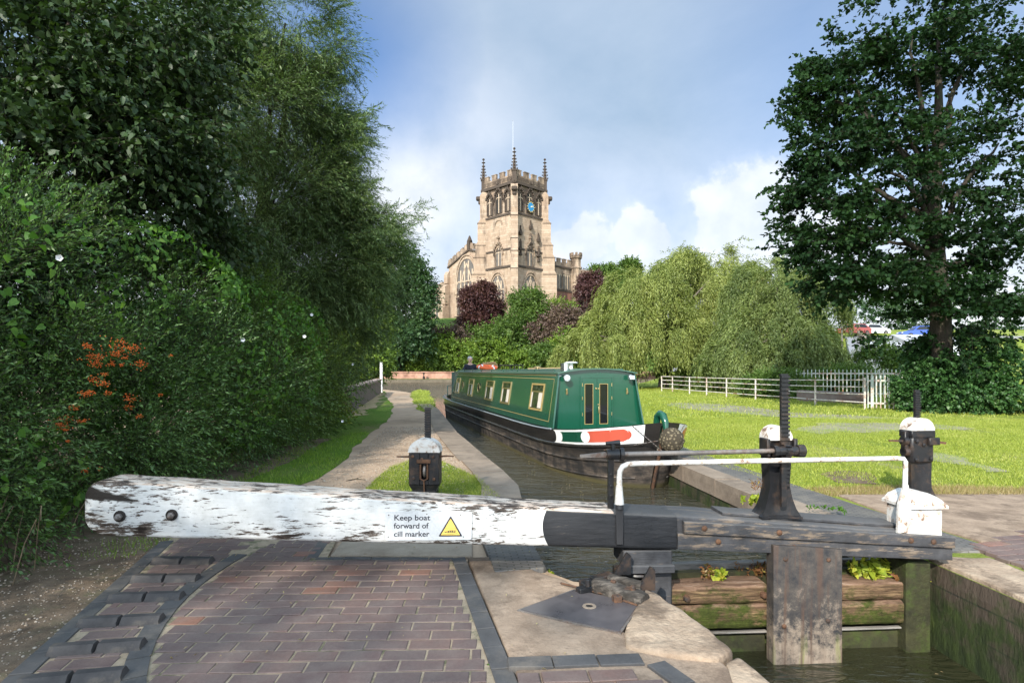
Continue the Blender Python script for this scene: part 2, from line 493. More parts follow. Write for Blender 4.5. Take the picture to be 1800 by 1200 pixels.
shm = nn.new('ShaderNodeMix'); shm.data_type = 'RGBA'; ln.new(elev, shm.inputs[0]); ln.new(high_c, shm.inputs[6]); ln.new(low_c, shm.inputs[7])
# cloud brightens towards the sun, unseen behind the camera; added to fill the shade
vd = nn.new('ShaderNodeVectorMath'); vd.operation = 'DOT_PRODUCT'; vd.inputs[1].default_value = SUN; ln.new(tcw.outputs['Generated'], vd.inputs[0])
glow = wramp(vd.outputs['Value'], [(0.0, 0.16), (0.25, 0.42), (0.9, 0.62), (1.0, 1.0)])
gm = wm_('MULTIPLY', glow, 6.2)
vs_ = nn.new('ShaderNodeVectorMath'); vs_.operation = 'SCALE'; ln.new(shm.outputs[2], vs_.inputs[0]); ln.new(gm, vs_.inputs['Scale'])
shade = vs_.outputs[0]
mixw = nn.new('ShaderNodeMix'); mixw.data_type = 'RGBA'
tint = nn.new('ShaderNodeMix'); tint.data_type = 'RGBA'; tint.blend_type = 'MULTIPLY'; tint.inputs[0].default_value = 1.0
tint.inputs[7].default_value = (0.40, 0.58, 0.76, 1)
ln.new(sky.outputs[0], tint.inputs[6])
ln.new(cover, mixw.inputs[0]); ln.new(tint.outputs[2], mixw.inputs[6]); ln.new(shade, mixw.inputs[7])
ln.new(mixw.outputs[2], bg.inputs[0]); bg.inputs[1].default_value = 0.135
scene.view_settings.view_transform = 'Standard'; scene.view_settings.look = 'None'
scene.view_settings.exposure = 0.95; scene.view_settings.gamma = 1.0
scene.cycles.max_bounces = 8; scene.cycles.transparent_max_bounces = 8
try: scene.cycles.use_denoising = True
except Exception: pass

# ------------------------------------------------------------------ materials of the setting
M_gravel = mat_noise('gravel', (.33, .235, .16), (.47, .35, .25), 1.3, (.27, .195, .135), rough=.95, spec=.15, bump=.6, bd=.012, fine=90)
def mat_soil():
    return mat_noise('soil', (.10, .072, .05), (.21, .155, .11), 6, (.15, .13, .08), rough=1, spec=.1, bump=.9, bd=.03, fine=45)
M_soil = mat_soil()
def mat_turf(name, a, b, c, dry):
    m = Mat(name, .95, .1)
    v = m.coord()
    n1 = m.noise(v, .45, 6, .6); n2 = m.noise(v, 3.2, 6, .7); n3 = m.noise(m.coord((1, 1, 1), kind='Object'), 26, 5, .7)
    col = m.ramp(n1, [(.35, a), (.65, b)])
    col = m.mix(m.ramp(n2, [(.45, 0), (.75, .8)]), col, c)
    col = m.mix(m.ramp(m.noise(m.coord((1.1, .35, 1), loc=(4, 9, 0)), .55, 7, .7), [(.54, 0), (.66, .85)]), col, dry)
    col = m.mix(m.ramp(n3, [(.35, .5), (.6, 0)]), col, m.mix(1, col, (.45, .5, .4), 'MULTIPLY'))
    m.color(col); m.bump(n3, .9, .04)
    return m.m
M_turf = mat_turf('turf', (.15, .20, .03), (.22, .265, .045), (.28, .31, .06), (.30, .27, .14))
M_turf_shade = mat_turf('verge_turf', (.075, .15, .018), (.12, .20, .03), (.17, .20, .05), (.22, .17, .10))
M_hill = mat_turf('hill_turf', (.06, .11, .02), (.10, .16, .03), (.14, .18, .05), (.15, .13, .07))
M_stone = mat_noise('weathered_stone', (.19, .15, .115), (.32, .255, .195), 2.2, (.17, .135, .105), rough=.9, spec=.2, bump=.7, bd=.015, fine=55)
M_conc = mat_noise('concrete', (.22, .16, .115), (.37, .28, .205), 5.0, (.165, .12, .088), rough=.92, spec=.2, bump=.9, bd=.015, fine=55)
def mat_wallwet():
    m = Mat('mossy_lock_wall', .7, .35)
    v = m.coord((1, 1, 1))
    br = m.n.new('ShaderNodeTexBrick'); br.inputs['Scale'].default_value = 1.0
    br.inputs['Brick Width'].default_value = .23; br.inputs['Row Height'].default_value = .076; br.inputs['Mortar Size'].default_value = .006
    setin(br, 'Color1', (.05, .042, .032)); setin(br, 'Color2', (.085, .062, .045)); setin(br, 'Mortar', (.03, .03, .022))
    mp = m.n.new('ShaderNodeMapping'); mp.inputs['Rotation'].default_value = (R(90), 0, R(90)); m.l.new(m.tc.outputs['Object'], mp.inputs[0])
    m.l.new(mp.outputs[0], br.inputs[0])
    z = m.sep(m.tc.outputs['Object'])[2]
    n = m.noise(v, 5, 8, .7); n2 = m.noise(m.coord((1, 1, .4)), 14, 8, .7)
    moss = m.ramp(n2, [(.35, (.012, .022, .006)), (.6, (.035, .055, .012)), (.75, (.07, .095, .02))])
    f = m.ramp(m.math('ADD', n, m.math('MULTIPLY', z, -.45)), [(.34, 0), (.52, .92)])
    m.color(m.mix(f, br.outputs[0], moss)); m.bump(n2, .8, .03); m.bump(br.outputs['Fac'], -.3, .008)
    return m.m
M_lockwall = mat_wallwet()
def mat_water(name, deep, amp=.25, sc=(1.0, 2.4, 1), rough=.02):
    m = Mat(name, rough, .5); m.b.inputs['IOR'].default_value = 1.5
    v = m.coord(sc, (0, 0, R(-18)))
    a = m.noise(v, 1.6, 3, .5, .6); b = m.noise(v, 5.5, 3, .5, .9); c = m.noise(m.coord((1, 1, 1)), .25, 4, .6)
    m.color(m.mix(m.ramp(c, [(.4, 0), (.7, 1)]), deep, tuple(x * 1.5 for x in deep)))
    h = m.math('ADD', m.math('MULTIPLY', a, .62), m.math('MULTIPLY', b, .38))
    m.bump(h, amp, .22)
    return m.m
M_water = mat_water('canal_water', (.040, .036, .024), 1.0)
M_water_low = mat_water('chamber_water', (.018, .018, .009), .6)

# ------------------------------------------------------------------ land
LE = [(-60, 1.70), (2.0, 1.33), (3.07, 1.08), (3.87, .87), (4.02, .80), (4.16, .42), (4.35, .26), (5.0, .14), (7.7, .04), (9.9, -.46), (13.8, -1.29),
      (21.3, -2.6), (30, -4.6), (36, -6.0), (39, -7.2), (42, -9.2), (43.5, -14), (44.2, -40)]
RE = [(-60, 3.30), (3.0, 3.22), (4.54, 3.15), (6.04, 2.86), (9.0, 2.53), (14, 2.1), (20, 1.9), (30, 2.9), (45, 7.2), (60, 13.0), (72, 18), (79, 24), (84, 29)]
def interp(tab, y):
    if y <= tab[0][0]: return tab[0][1]
    for (y0, x0), (y1, x1) in zip(tab, tab[1:]):
        if y <= y1: return x0 + (x1 - x0) * (y - y0) / (y1 - y0)
    return tab[-1][1]
def sst(a, b, t):
    t = min(1, max(0, (t - a) / (b - a))); return t * t * (3 - 2 * t)
def hill_z(x, y):
    z = GZ
    if y > 79:
        top_z = 10.2 * (1 - sst(18, 60, x)) + 6.5 * sst(18, 60, x)
        z = .45 + (top_z - .45) * sst(80.5, 103, y) + max(0, y - 130) * .03
        z += 0.5 * noise.noise(Vector((x * .08, y * .08, 0))) * sst(82, 95, y)
    if x > 10 and y > 38 and y <= 79:
        z = GZ + sst(38, 90, y) * 6.5 * sst(10, 45, x) + .5 * sst(10, 40, x) * sst(38, 50, y)
    if y > 79 and x > 15: z = max(z, GZ + sst(38, 90, y) * 6.5 * sst(10, 45, x) + .5 * sst(10, 40, x))
    return z
def land(name, tab, far, mat, wallm, side):
    ys = sorted(set([y for y, _ in tab] + list(np.arange(-10, tab[-1][0], 1.0)) + list(np.arange(2.0, 8, .25))))
    offs = [0, .5, 1, 2, 3, 4, 6, 8, 11, 15, 20, 26, 34, 45, 60, 90, 150, 300]
    mb = MB(); nrow = len(offs)
    vs = []; fs = []
    for y in ys:
        e = interp(tab, y)
        for o in offs:
            x = e + side * o; vs.append((x, y, hill_z(x, y)))
    for i in range(len(ys) - 1):
        for k in range(nrow - 1):
            q = (i * nrow + k, (i + 1) * nrow + k, (i + 1) * nrow + k + 1, i * nrow + k + 1)
            fs.append(q if side > 0 else q[::-1])
    mb.add(vs, fs)
    o = struct(name, mb, mat, smooth=180, rec=False)
    wb = MB(); vs = []; fs = []
    for y in ys:
        e = interp(tab, y)
        z0 = -1.6
        vs += [(e, y, hill_z(e, y)), (e - side * .01, y, GZ - .1), (e - side * .01, y, z0)]
    for i in range(len(ys) - 1):
        for k in (0, 1): fs.append((i * 3 + k, i * 3 + k + 1, (i + 1) * 3 + k + 1, (i + 1) * 3 + k))
    wb.add(vs, fs)
    return wb
wl = land('ground', LE, None, M_gravel, M_lockwall, -1)
struct('canal_wall_left', wl, M_lockwall, rec=False)
wr = land('ground_right', RE, None, M_turf, M_lockwall, 1)
struct('canal_wall_right', wr, M_lockwall, rec=False)
# far bank and hill
mb = MB(); xs = [-300, -150, -90] + list(np.arange(-60, 70, 2.5)) + [80, 100, 150, 330]; ys = [78.9, 79.6, 80.5] + list(np.arange(82, 132, 2.0)) + [140, 160, 200, 300, 600, 1500, 4000]
vs = [(x * (1 + max(0, y - 200) * .004), y, hill_z(x, y) - (.04 if x > 20 else 0)) for y in ys for x in xs]; nx = len(xs)
mb.add(vs, [(i * nx + k, i * nx + k + 1, (i + 1) * nx + k + 1, (i + 1) * nx + k) for i in range(len(ys) - 1) for k in range(nx - 1)])
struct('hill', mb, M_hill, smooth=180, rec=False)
mb = MB(); mb.box((-300, 78.6, -1.5), (24, 78.9, .40)); struct('far_bank_kerb', mb, mat_noise('bank_kerb', (.10, .085, .06), (.17, .14, .10), 2, None, rough=.9))
# canal bed, waters
mb = MB(); mb.box((-320, -60, -2.2), (60, 80, -1.7)); struct('canal_bed', mb, M_soil)
mb = MB()
wx = np.linspace(-8, 26, 60); wy = np.linspace(4.62, 78.7, 80)
mb.add([(-300, 4.62, 0), (60, 4.62, 0), (60, 78.7, 0), (-300, 78.7, 0)], [(0, 1, 2, 3)]); struct('water', mb, M_water, rec=False)
mb = MB(); mb.add([(-3, -60, -.24), (5, -60, -.24), (5, 4.60, -.24), (-3, 4.60, -.24)], [(0, 1, 2, 3)]); struct('chamber_water', mb, M_water_low, rec=False)

# ------------------------------------------------------------------ thin sheets on the ground
def sheet(name, pts, z, mat, edge=0.0, seed=1, kind='structure', step=.35):
    """flat sheet with an uneven outline"""
    rng = random.Random(seed); out = []
    n = len(pts)
    for i in range(n):
        a = Vector(pts[i][:2]); b = Vector(pts[(i + 1) % n][:2]); L = (b - a).length
        k = max(1, int(L / step)) if edge > 0 else 1
        for j in range(k):
            p = a.lerp(b, j / k)
            if edge > 0:
                q = Vector((p.x * 1.3, p.y * 1.3, seed)); sc = edge * (1 + .12 * p.length)
                p = p + Vector((noise.noise(q), noise.noise(q + Vector((9, 9, 0))))) * sc + Vector((rng.uniform(-1, 1), rng.uniform(-1, 1))) * sc * .25
            out.append(p)
    me = bpy.data.meshes.new(name)
    from mathutils.geometry import tessellate_polygon
    tri = tessellate_polygon([[Vector((p.x, p.y, 0)) for p in out]])
    me.from_pydata([(p.x, p.y, z) for p in out], [], [tuple(t) for t in tri])
    me.materials.append(mat); me.update()
    import bmesh
    bm = bmesh.new(); bm.from_mesh(me)
    for f in bm.faces:
        f.normal_update()
        if f.normal.z < 0: f.normal_flip()
    bm.to_mesh(me); bm.free()
    o = bpy.data.objects.new(name, me); COL.objects.link(o); o['kind'] = kind
    return o, out
def inside(pts, x, y):
    c = np.zeros(len(x), bool); n = len(pts)
    for i in range(n):
        x0, y0 = pts[i][0], pts[i][1]; x1, y1 = pts[(i + 1) % n][0], pts[(i + 1) % n][1]
        if y0 == y1: continue
        m = ((y0 > y) != (y1 > y)) & (x < (x1 - x0) * (y - y0) / (y1 - y0) + x0)
        c ^= m
    return c
def gp(*px): return [G(a, b) for a, b in px]

# verge of the towpath, soil under the hedge, grass by the lock and at the towpath end
verge_pts = [(-2.95, 4.6), (-2.75, 5.6), (-2.9, 6.6), (-2.55, 8.0), (-2.65, 9.5), (-2.95, 11.5), (-3.2, 14), (-3.6, 18), (-4.7, 24), (-6.7, 32), (-8.0, 38.5), (-9.3, 40.0), (-13, 41.5), (-16, 41), (-12, 30), (-8.5, 20), (-7, 12), (-7, 4.6)]
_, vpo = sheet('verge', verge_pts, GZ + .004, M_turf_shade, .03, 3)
soil_pts = [(-2.3, 3.0), (-2.7, 4.4), (-2.85, 5.2), (-3.3, 6.4), (-3.45, 9), (-3.7, 12.5), (-9, 13), (-9, -8), (-2.0, -8), (-2.0, 1.5)]
sheet('soil', soil_pts, GZ + .008, M_soil, .05, 5)
plot_pts = gp((640, 858), (672, 832), (715, 810), (748, 800), (790, 815), (830, 838), (872, 868), (900, 900), (850, 915), (760, 905), (690, 895), (625, 880))
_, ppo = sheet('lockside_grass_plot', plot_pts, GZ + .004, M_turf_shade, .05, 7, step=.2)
end_pts = gp((722, 690), (735, 684.5), (752, 686), (764, 705), (768, 718), (750, 723), (735, 720), (727, 706))
_, epo = sheet('bank_grass_plot', end_pts, GZ + .004, M_turf, .05, 8, step=.5)
sand_pts = gp((612, 735), (630, 700), (668, 689), (676, 690), (660, 715), (640, 728))
sheet('sandy_wear', sand_pts, GZ + .012, mat_noise('sandy_earth', (.30, .22, .12), (.42, .32, .18), 3, (.17, .19, .07), rough=1, bump=.5, fine=40), .1, 9)

# left coping of the canal
mb = MB(); rr = random.Random(4)
ys_ = [5.55]
while ys_[-1] < 24: ys_.append(ys_[-1] + rr.uniform(.9, 1.25))
for y0, y1 in zip(ys_, ys_[1:]):
    e0, e1 = interp(LE, y0), interp(LE, y1)
    wd = .42 if y0 < 9 else .46
    dz = rr.uniform(-.004, .004)
    a = [(e0 - wd, y0 + .008), (e0 + .03, y0 + .008), (e1 + .03, y1 - .008), (e1 - wd, y1 - .008)]
    mb.prism(a, GZ - .16, GZ + .022 + dz, lambda u, v, h: Vector((u, v, h)))
struct('coping', mb, M_stone)
# right coping with a strip of ribbed brick behind it
mb = MB(); ys_ = [4.75]
while ys_[-1] < 14: ys_.append(ys_[-1] + rr.uniform(.8, 1.1))
for y0, y1 in zip(ys_, ys_[1:]):
    e0, e1 = interp(RE, y0), interp(RE, y1)
    a = [(e0 - .03, y0 + .01), (e0 + .30, y0 + .01), (e1 + .30, y1 - .01), (e1 - .03, y1 - .01)]
    mb.prism(a, GZ - .2, GZ + .025 + rr.uniform(-.006, .006), lambda u, v, h: Vector((u, v, h)))
struct('coping_right', mb, M_stone)
M_blue = mat_noise('blue_brick', (.060, .058, .058), (.105, .10, .098), 5, (.13, .115, .10), rough=.75, spec=.35, bump=.4, bd=.004, fine=90)

def brick_field(name, origin, ang, nx, ny, bw, bh, mortar, inside_fn, mat, z, seed, bond=True, hgt=.055):
    rng = random.Random(seed); V = []; Fc = []; T = []
    c, s = math.cos(ang), math.sin(ang)
    for j in range(ny):
        off = (bw * .5 if (j % 2 and bond) else 0) + rng.uniform(-.012, .012)
        for i in range(nx):
            x0 = i * bw + off; y0 = j * bh
            cxm, cym = x0 + bw / 2, y0 + bh / 2
            fl = [inside_fn(origin[0] + (x0 + bw * q / 8) * c - cym * s, origin[1] + (x0 + bw * q / 8) * s + cym * c) for q in range(9)]
            if sum(fl) < 3: continue
            xa_ = x0 + bw * fl.index(True) / 8; xb_ = x0 + bw * (8 - fl[::-1].index(True)) / 8
            m = mortar / 2; b = .004
            zz = z + rng.uniform(-.0025, .0025); tl = rng.uniform(-.002, .002); tl2 = rng.uniform(-.002, .002)
            q = [(xa_ + m, y0 + m), (xb_ - m, y0 + m), (xb_ - m, y0 + bh - m), (xa_ + m, y0 + bh - m)]
            qi = [(xa_ + m + b, y0 + m + b), (xb_ - m - b, y0 + m + b), (xb_ - m - b, y0 + bh - m - b), (xa_ + m + b, y0 + bh - m - b)]
            o = len(V)
            ja = rng.uniform(-.0018, .0018)
            def tr(x, y, zq): 
                x += ja; return (origin[0] + x * c - y * s, origin[1] + x * s + y * c, zq)
            hs = [zz + tl, zz - tl + tl2, zz - tl2, zz]
            V += [tr(x, y, z - hgt) for x, y in q] + [tr(x, y, h - .003) for (x, y), h in zip(q, hs)] + [tr(x, y, h) for (x, y), h in zip(qi, hs)]
            for k in range(4):
                k2 = (k + 1) % 4
                Fc += [(o + k, o + k2, o + 4 + k2, o + 4 + k), (o + 4 + k, o + 4 + k2, o + 8 + k2, o + 8 + k)]
            Fc.append((o + 8, o + 9, o + 10, o + 11)); t = rng.random(); T += [t] * 9
    me = bpy.data.meshes.new(name); me.from_pydata(V, [], Fc); me.materials.append(mat)
    a = me.attributes.new('tint', 'FLOAT', 'FACE'); a.data.foreach_set('value', T); me.update()
    o = bpy.data.objects.new(name, me); COL.objects.link(o); o['kind'] = 'structure'; return o
def mat_brick():
    m = Mat('paving_brick', .62, .35)
    v = m.coord(); t = m.attr('tint')
    base = m.ramp(t, [(0, (.130, .088, .080)), (.35, (.148, .098, .088)), (.7, (.165, .107, .094)), (.92, (.185, .112, .092)), (.965, (.25, .115, .078)), (1, (.28, .13, .08))])
    n = m.noise(v, 7, 8, .7); n2 = m.noise(v, 70, 4, .6); n3 = m.noise(v, 1.1, 5, .6)
    col = m.mix(m.ramp(n, [(.36, 0), (.70, .62)]), base, (.215, .175, .15))
    col = m.mix(m.ramp(n3, [(.35, .35), (.6, 0)]), col, (.075, .055, .052))
    col = m.mix(m.ramp(n2, [(.3, 0), (.72, .4)]), col, m.mix(1, col, (.5, .5, .5), 'MULTIPLY'))
    m.color(col); m.bump(n2, .35, .004); m.bump(n, .25, .01)
    return m.m
M_pave = mat_brick()
M_mortar = mat_noise('mortar', (.27, .21, .145), (.40, .32, .23), 12, (.12, .12, .07), rough=1, spec=.1, bump=.6, bd=.006, fine=150)
# lines of the lockside paving
A_R = (-.41, 4.61); B_R = (-.055, 2.92); dR = (Vector(A_R) - Vector(B_R)).normalized()        # right blue kerb
A_L = (-2.89, 5.14); B_L = (-2.39, 3.19); dL = (Vector(A_L) - Vector(B_L)).normalized()       # left kerb
def xR(y): return B_R[0] + (y - B_R[1]) * dR.x / dR.y
def xL(y): return B_L[0] + (y - B_L[1]) * dL.x / dL.y
HEEL = Vector((.9, 4.25))
paveline = 4.53
def arc_r(x, y): return (Vector((x, y)) - HEEL).length
def in_main(x, y):
    if y > 5.25 or y < -2: return False
    if x > xR(y) - .058: return False
    if arc_r(x, y) > 2.962 and y > .9: return False
    if x < xL(y) + .7 and y <= .9: return False
    if y > paveline - .02 and x > -1.49: return False
    return True
def in_outer(x, y):
    return y > .9 and y < 5.3 and arc_r(x, y) > 3.074 and x > xL(y) + .058
brick_field('paving', (-4.5, -2.5), R(1.5), 30, 85, .222, .112, .011, in_main, M_pave, GZ + .030, 11)
brick_field('paving_outer', (-4.6, .0), R(9), 14, 60, .222, .112, .011, in_outer, M_pave, GZ + .030, 12)
brick_field('lockside_blue_kerb', (xR(-2) + .055, -2), math.atan2(dR.y, dR.x), 30, 1, .228, .108, .007, lambda x, y: y < 4.62, M_blue, GZ + .032, 13)
brick_field('left_kerb', (xL(-2) + .055, -2), math.atan2(dL.y, dL.x), 32, 1, .228, .108, .007, lambda x, y: y < 5.25, M_blue, GZ + .032, 14)
brick_field('slab_kerb', (-1.50, 4.55), R(-1.0), 6, 1, .215, .065, .007, lambda x, y: x < -.42, M_blue, GZ + .031, 15)
brick_field('slab_side_kerb', (-1.47, 4.60), R(96), 5, 1, .215, .09, .007, lambda x, y: True, M_blue, GZ + .031, 16)
# curved kerb
mb = MB(); k = 0
a0, a1 = R(172), R(244); L = .215 / 3.015; a = a0
while a < a1:
    b = min(a + L - .0025, a1)
    pl = [(HEEL.x + r * math.cos(t), HEEL.y + r * math.sin(t)) for r, t in ((2.965, a), (3.07, a), (3.07, b), (2.965, b))]
    mb.prism(pl, GZ - .03, GZ + .033, lambda u, v, h: Vector((u, v, h))); a += L
struct('curved_kerb', mb, M_blue)
mort = [(-3.1, 5.32), (-1.5, 5.32), (-1.5, 4.56), (-.36, 4.56), (.0, 2.92), (.95, -1.9), (-4.2, -1.9), (-1.2, -2)]
sheet('mortar_bed', [(xL(5.3), 5.3), (-1.5, 5.3), (-1.4, 4.6), (xR(4.62), 4.62), (xR(-2), -2), (xL(-2), -2)], GZ + .0245, M_mortar)
# foot treads: pairs of raised blue bricks
M_tread = mat_noise('tread_brick', (.045, .042, .042), (.08, .074, .072), 9, (.13, .11, .09), rough=.7, bump=.3, bd=.004, fine=80)
for i, (px, py) in enumerate([(322, 988), (292, 1019), (258, 1052), (214, 1094), (172, 1141)] + [(128, 1196)]):
    c = G(px, py, GZ + .03); dirn = (Vector((c.x, c.y)) - HEEL).normalized()
    an = math.atan2(dirn.y, dirn.x); an = math.copysign(math.pi, an) + .45 * (an - math.copysign(math.pi, an))
    t = thing('foot_tread', ['raised pair of dark blue bricks nearest the beam end', 'second raised dark brick tread down from the beam', 'third raised dark brick tread down from the beam', 'fourth raised dark brick tread down, chipped at its middle joint', 'fifth raised dark brick tread, beside the curved kerb at the bottom', 'sixth raised dark brick tread on the picture lower edge', 'last raised dark brick tread'][i], 'foot tread', (c.x, c.y, GZ + .025), an, 'raised brick treads on the quadrant')
    for s in (-1, 1):
        m1 = MB()
        m1.prism([(-.052, 0), (.052, 0), (.045, .022), (.022, .045), (-.022, .045), (-.045, .022)], -.108, .108, lambda u, v, h: Vector((h, u, v)))
        for q in range(len(m1.v)):
            if abs(m1.v[q].z) > .02: m1.v[q].x *= .93
        m1.xf(Matrix.Translation((s * .111, 0, 0))); obj('tread_brick', m1, M_tread, t, smooth=30)
# concrete of the lockside, rough stone at the chamber corner
def slab(name, poly, z0, z1, mat, sub=.12, amp=.006, seed=0, bevel=.02):
    import bmesh
    bm = bmesh.new()
    vs = [bm.verts.new((x, y, z1)) for x, y in poly]; bm.faces.new(vs)
    r = bmesh.ops.extrude_face_region(bm, geom=bm.faces[:])
    for v in [g for g in r['geom'] if isinstance(g, bmesh.types.BMVert)]: v.co.z = z0
    bmesh.ops.recalc_face_normals(bm, faces=bm.faces)
    if bevel: bmesh.ops.bevel(bm, geom=[e for e in bm.edges if all(v.co.z > z1 - 1e-4 for v in e.verts)] + [e for e in bm.edges if abs(e.verts[0].co.z - e.verts[1].co.z) > .01], offset=bevel, segments=2, profile=.6, affect='EDGES')
    bmesh.ops.triangulate(bm, faces=bm.faces)
    for _ in range(6):
        le = [e for e in bm.edges if e.calc_length() > sub]
        if not le: break
        bmesh.ops.subdivide_edges(bm, edges=le, cuts=1); bmesh.ops.triangulate(bm, faces=[f for f in bm.faces if len(f.verts) > 3])
    bm.normal_update()
    for v in bm.verts:
        n = noise.fractal(v.co * 5 + Vector((seed, 0, 0)), 1.0, 2.2, 5) * amp
        v.co += v.normal * n
    me = bpy.data.meshes.new(name); bm.to_mesh(me); bm.free(); me.materials.append(mat); me.shade_smooth()
    o = bpy.data.objects.new(name, me); COL.objects.link(o); o['kind'] = 'structure'; return o
slab('concrete_apron', [(xR(4.56) + .062, 4.60), (xR(2.9) + .06, 2.9), (xR(0) + .06, 0.0), (1.45, .0), (1.02, 3.0), (.60, 3.30), (.52, 3.8), (.34, 4.12), (.16, 4.30), (.04, 4.62)], GZ - .05, GZ + .034, M_conc, .12, .004, 3)
slab('stone_apron_back', [(-1.42, 5.22), (-1.40, 4.66), (-.30, 4.645), (-.34, 5.24)], GZ - .05, GZ + .026, mat_noise('pale_concrete', (.29, .235, .18), (.37, .31, .24), 1.5, (.25, .20, .15), rough=.95, bump=.3, fine=120), .2, .002, 4)
# ribbed blue brick hard-standing beside the water
def mat_ribbed():
    m = Mat('ribbed_paver', .7, .4)
    br = m.n.new('ShaderNodeTexBrick'); br.inputs['Scale'].default_value = 1; br.inputs['Brick Width'].default_value = .105; br.inputs['Row Height'].default_value = .035
    br.inputs['Mortar Size'].default_value = .006; setin(br, 'Color1', (.10, .098, .095)); setin(br, 'Color2', (.14, .13, .12)); setin(br, 'Mortar', (.05, .047, .04))
    m.l.new(m.coord(rot=(0, 0, R(-6))), br.inputs[0]); n = m.noise(m.coord(), 4, 7, .7)
    m.color(m.mix(m.ramp(n, [(.45, 0), (.7, .6)]), br.outputs[0], (.22, .19, .15))); m.bump(br.outputs['Fac'], -.8, .012)
    return m.m
M_rib = mat_ribbed()
slab('ribbed_apron', [(-.32, 5.52), (-.22, 4.86), (-.12, 4.25), (.24, 4.34), (.10, 5.52)], GZ - .05, GZ + .040, M_rib, .3, .0006, 5, .004)
slab('ribbed_strip_right', [(RE_x + .31, y) for y, RE_x in ((4.8, 3.10), (6.04, 2.86), (9.0, 2.53), (13.5, 2.15))] + [(2.95, 13.5), (3.35, 9.0), (3.66, 6.4), (3.9, 4.8)], GZ - .05, GZ + .018, M_rib, .6, .001, 6)
M_lockstone = mat_noise('lock_stone', (.28, .205, .145), (.43, .335, .245), 4.5, (.17, .125, .09), rough=.9, spec=.2, bump=1.0, bd=.03, fine=30)
slab('lock_corner_stone', [(1.00, 2.93), (1.11, 3.04), (1.05, 3.30), (.92, 3.80), (.85, 3.90), (.80, 3.74), (.69, 3.48), (.60, 3.25), (.57, 3.08), (.72, 3.00)], GZ - .36, GZ + .060, M_lockstone, .04, .013, 9, .03)
slab('lock_edge_stone', [(1.03, 2.94), (1.12, 3.0), (1.36, 2.0), (1.7, .2), (1.3, .0), (1.02, 1.2), (.9, 2.2)], GZ - .36, GZ + .040, M_lockstone, .08, .008, 10, .02)
brick_field('apron_kerb', (-.02, 2.865), R(4), 3, 1, .22, .11, .007, lambda x, y: True, M_blue, GZ + .048, 17)
brick_field('apron_paving', (-.0, 1.595), R(4), 3, 11, .222, .112, .011, lambda x, y: y < 2.90 and x > xR(y) + .03, M_pave, GZ + .046, 18)
brick_field('apron_kerb_side', (.64, 2.905), R(-66), 4, 1, .22, .11, .007, lambda x, y: True, M_blue, GZ + .047, 19)
# right lockside: stone edge, concrete slab and red bricks
slab('lock_stone_right', [(3.16, 4.62), (3.22, 3.0), (3.28, 1.0), (3.7, 1.0), (3.62, 4.60)], GZ - .3, GZ + .03, M_lockstone, .12, .008, 12, .02)
slab('right_slab', [(3.72, 6.95), (3.74, 6.1), (3.95, 4.9), (4.6, 4.9), (6.2, 6.2), (6.4, 7.0)], GZ - .05, GZ + .022, M_conc, .5, .002, 13)
brick_field('right_paving', (3.65, .5), R(12), 26, 46, .222, .112, .011, lambda x, y: x > 3.68 and y < 5.75 and y < 4.85 + (x - 3.6) * .55, M_pave, GZ + .028, 21)
# worn tracks over the grass
M_track = mat_noise('worn_track', (.20, .19, .12), (.29, .27, .19), 1.2, (.18, .23, .06), rough=1, bump=.6, bd=.01, fine=60)
t1 = gp((1420, 750), (1455, 746), (1540, 743), (1640, 746), (1720, 750), (1720, 757), (1640, 756), (1520, 759), (1430, 762), (1395, 757))
_, tp1 = sheet('worn_track', t1, GZ + .006, M_track, .24, 21, step=.5)
t2 = gp((1165, 709), (1210, 707), (1300, 713), (1395, 724), (1500, 731), (1600, 735), (1500, 737), (1380, 733), (1290, 727), (1195, 718))
_, tp2 = sheet('worn_track', t2, GZ + .006, M_track, .16, 22, step=.5)
t3 = gp((1600, 790), (1660, 800), (1760, 822), (1760, 834), (1660, 812), (1590, 797))
t4 = gp((1440, 834), (1480, 828), (1530, 832), (1560, 840), (1530, 850), (1470, 848))
_, tp4 = sheet('bare_earth', t4, GZ + .006, M_soil, .10, 24, step=.2)
_, tp3 = sheet('worn_track', t3, GZ + .006, M_track, .15, 23, step=.3)

# ------------------------------------------------------------------ grass blades
def blades(name, pts_xy, hgt, wid, mat, seed, label=None, zf=None):
    rng = np.random.default_rng(seed); n = len(pts_xy)
    an = rng.random(n) * 2 * np.pi; lean = rng.normal(size=(n, 2)) * .45
    h = hgt * (.5 + .9 * rng.random(n))
    b = np.zeros((n, 3)); b[:, :2] = pts_xy; b[:, 2] = GZ if zf is None else zf
    s = np.stack([np.cos(an), np.sin(an), np.zeros(n)], 1) * (wid * (.6 + .8 * rng.random(n)))[:, None]
    tip = b.copy(); tip[:, 2] += h; tip[:, :2] += lean * h[:, None]
    v = np.stack([b - s * .5, b + s * .5, tip], 1).reshape(-1, 3); f = np.arange(3 * n).reshape(-1, 3)
    o = np_mesh(name, v, f, mat, rng.random(n)); o['kind'] = 'stuff'
    if label: o['label'] = label
    return o
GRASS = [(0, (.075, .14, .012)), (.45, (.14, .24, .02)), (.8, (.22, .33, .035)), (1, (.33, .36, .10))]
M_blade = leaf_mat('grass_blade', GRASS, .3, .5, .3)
M_blade_sun = leaf_mat('lawn_blade', [(0, (.15, .20, .025)), (.45, (.25, .30, .045)), (.8, (.35, .38, .07)), (1, (.46, .43, .17))], .3, .5, .3)
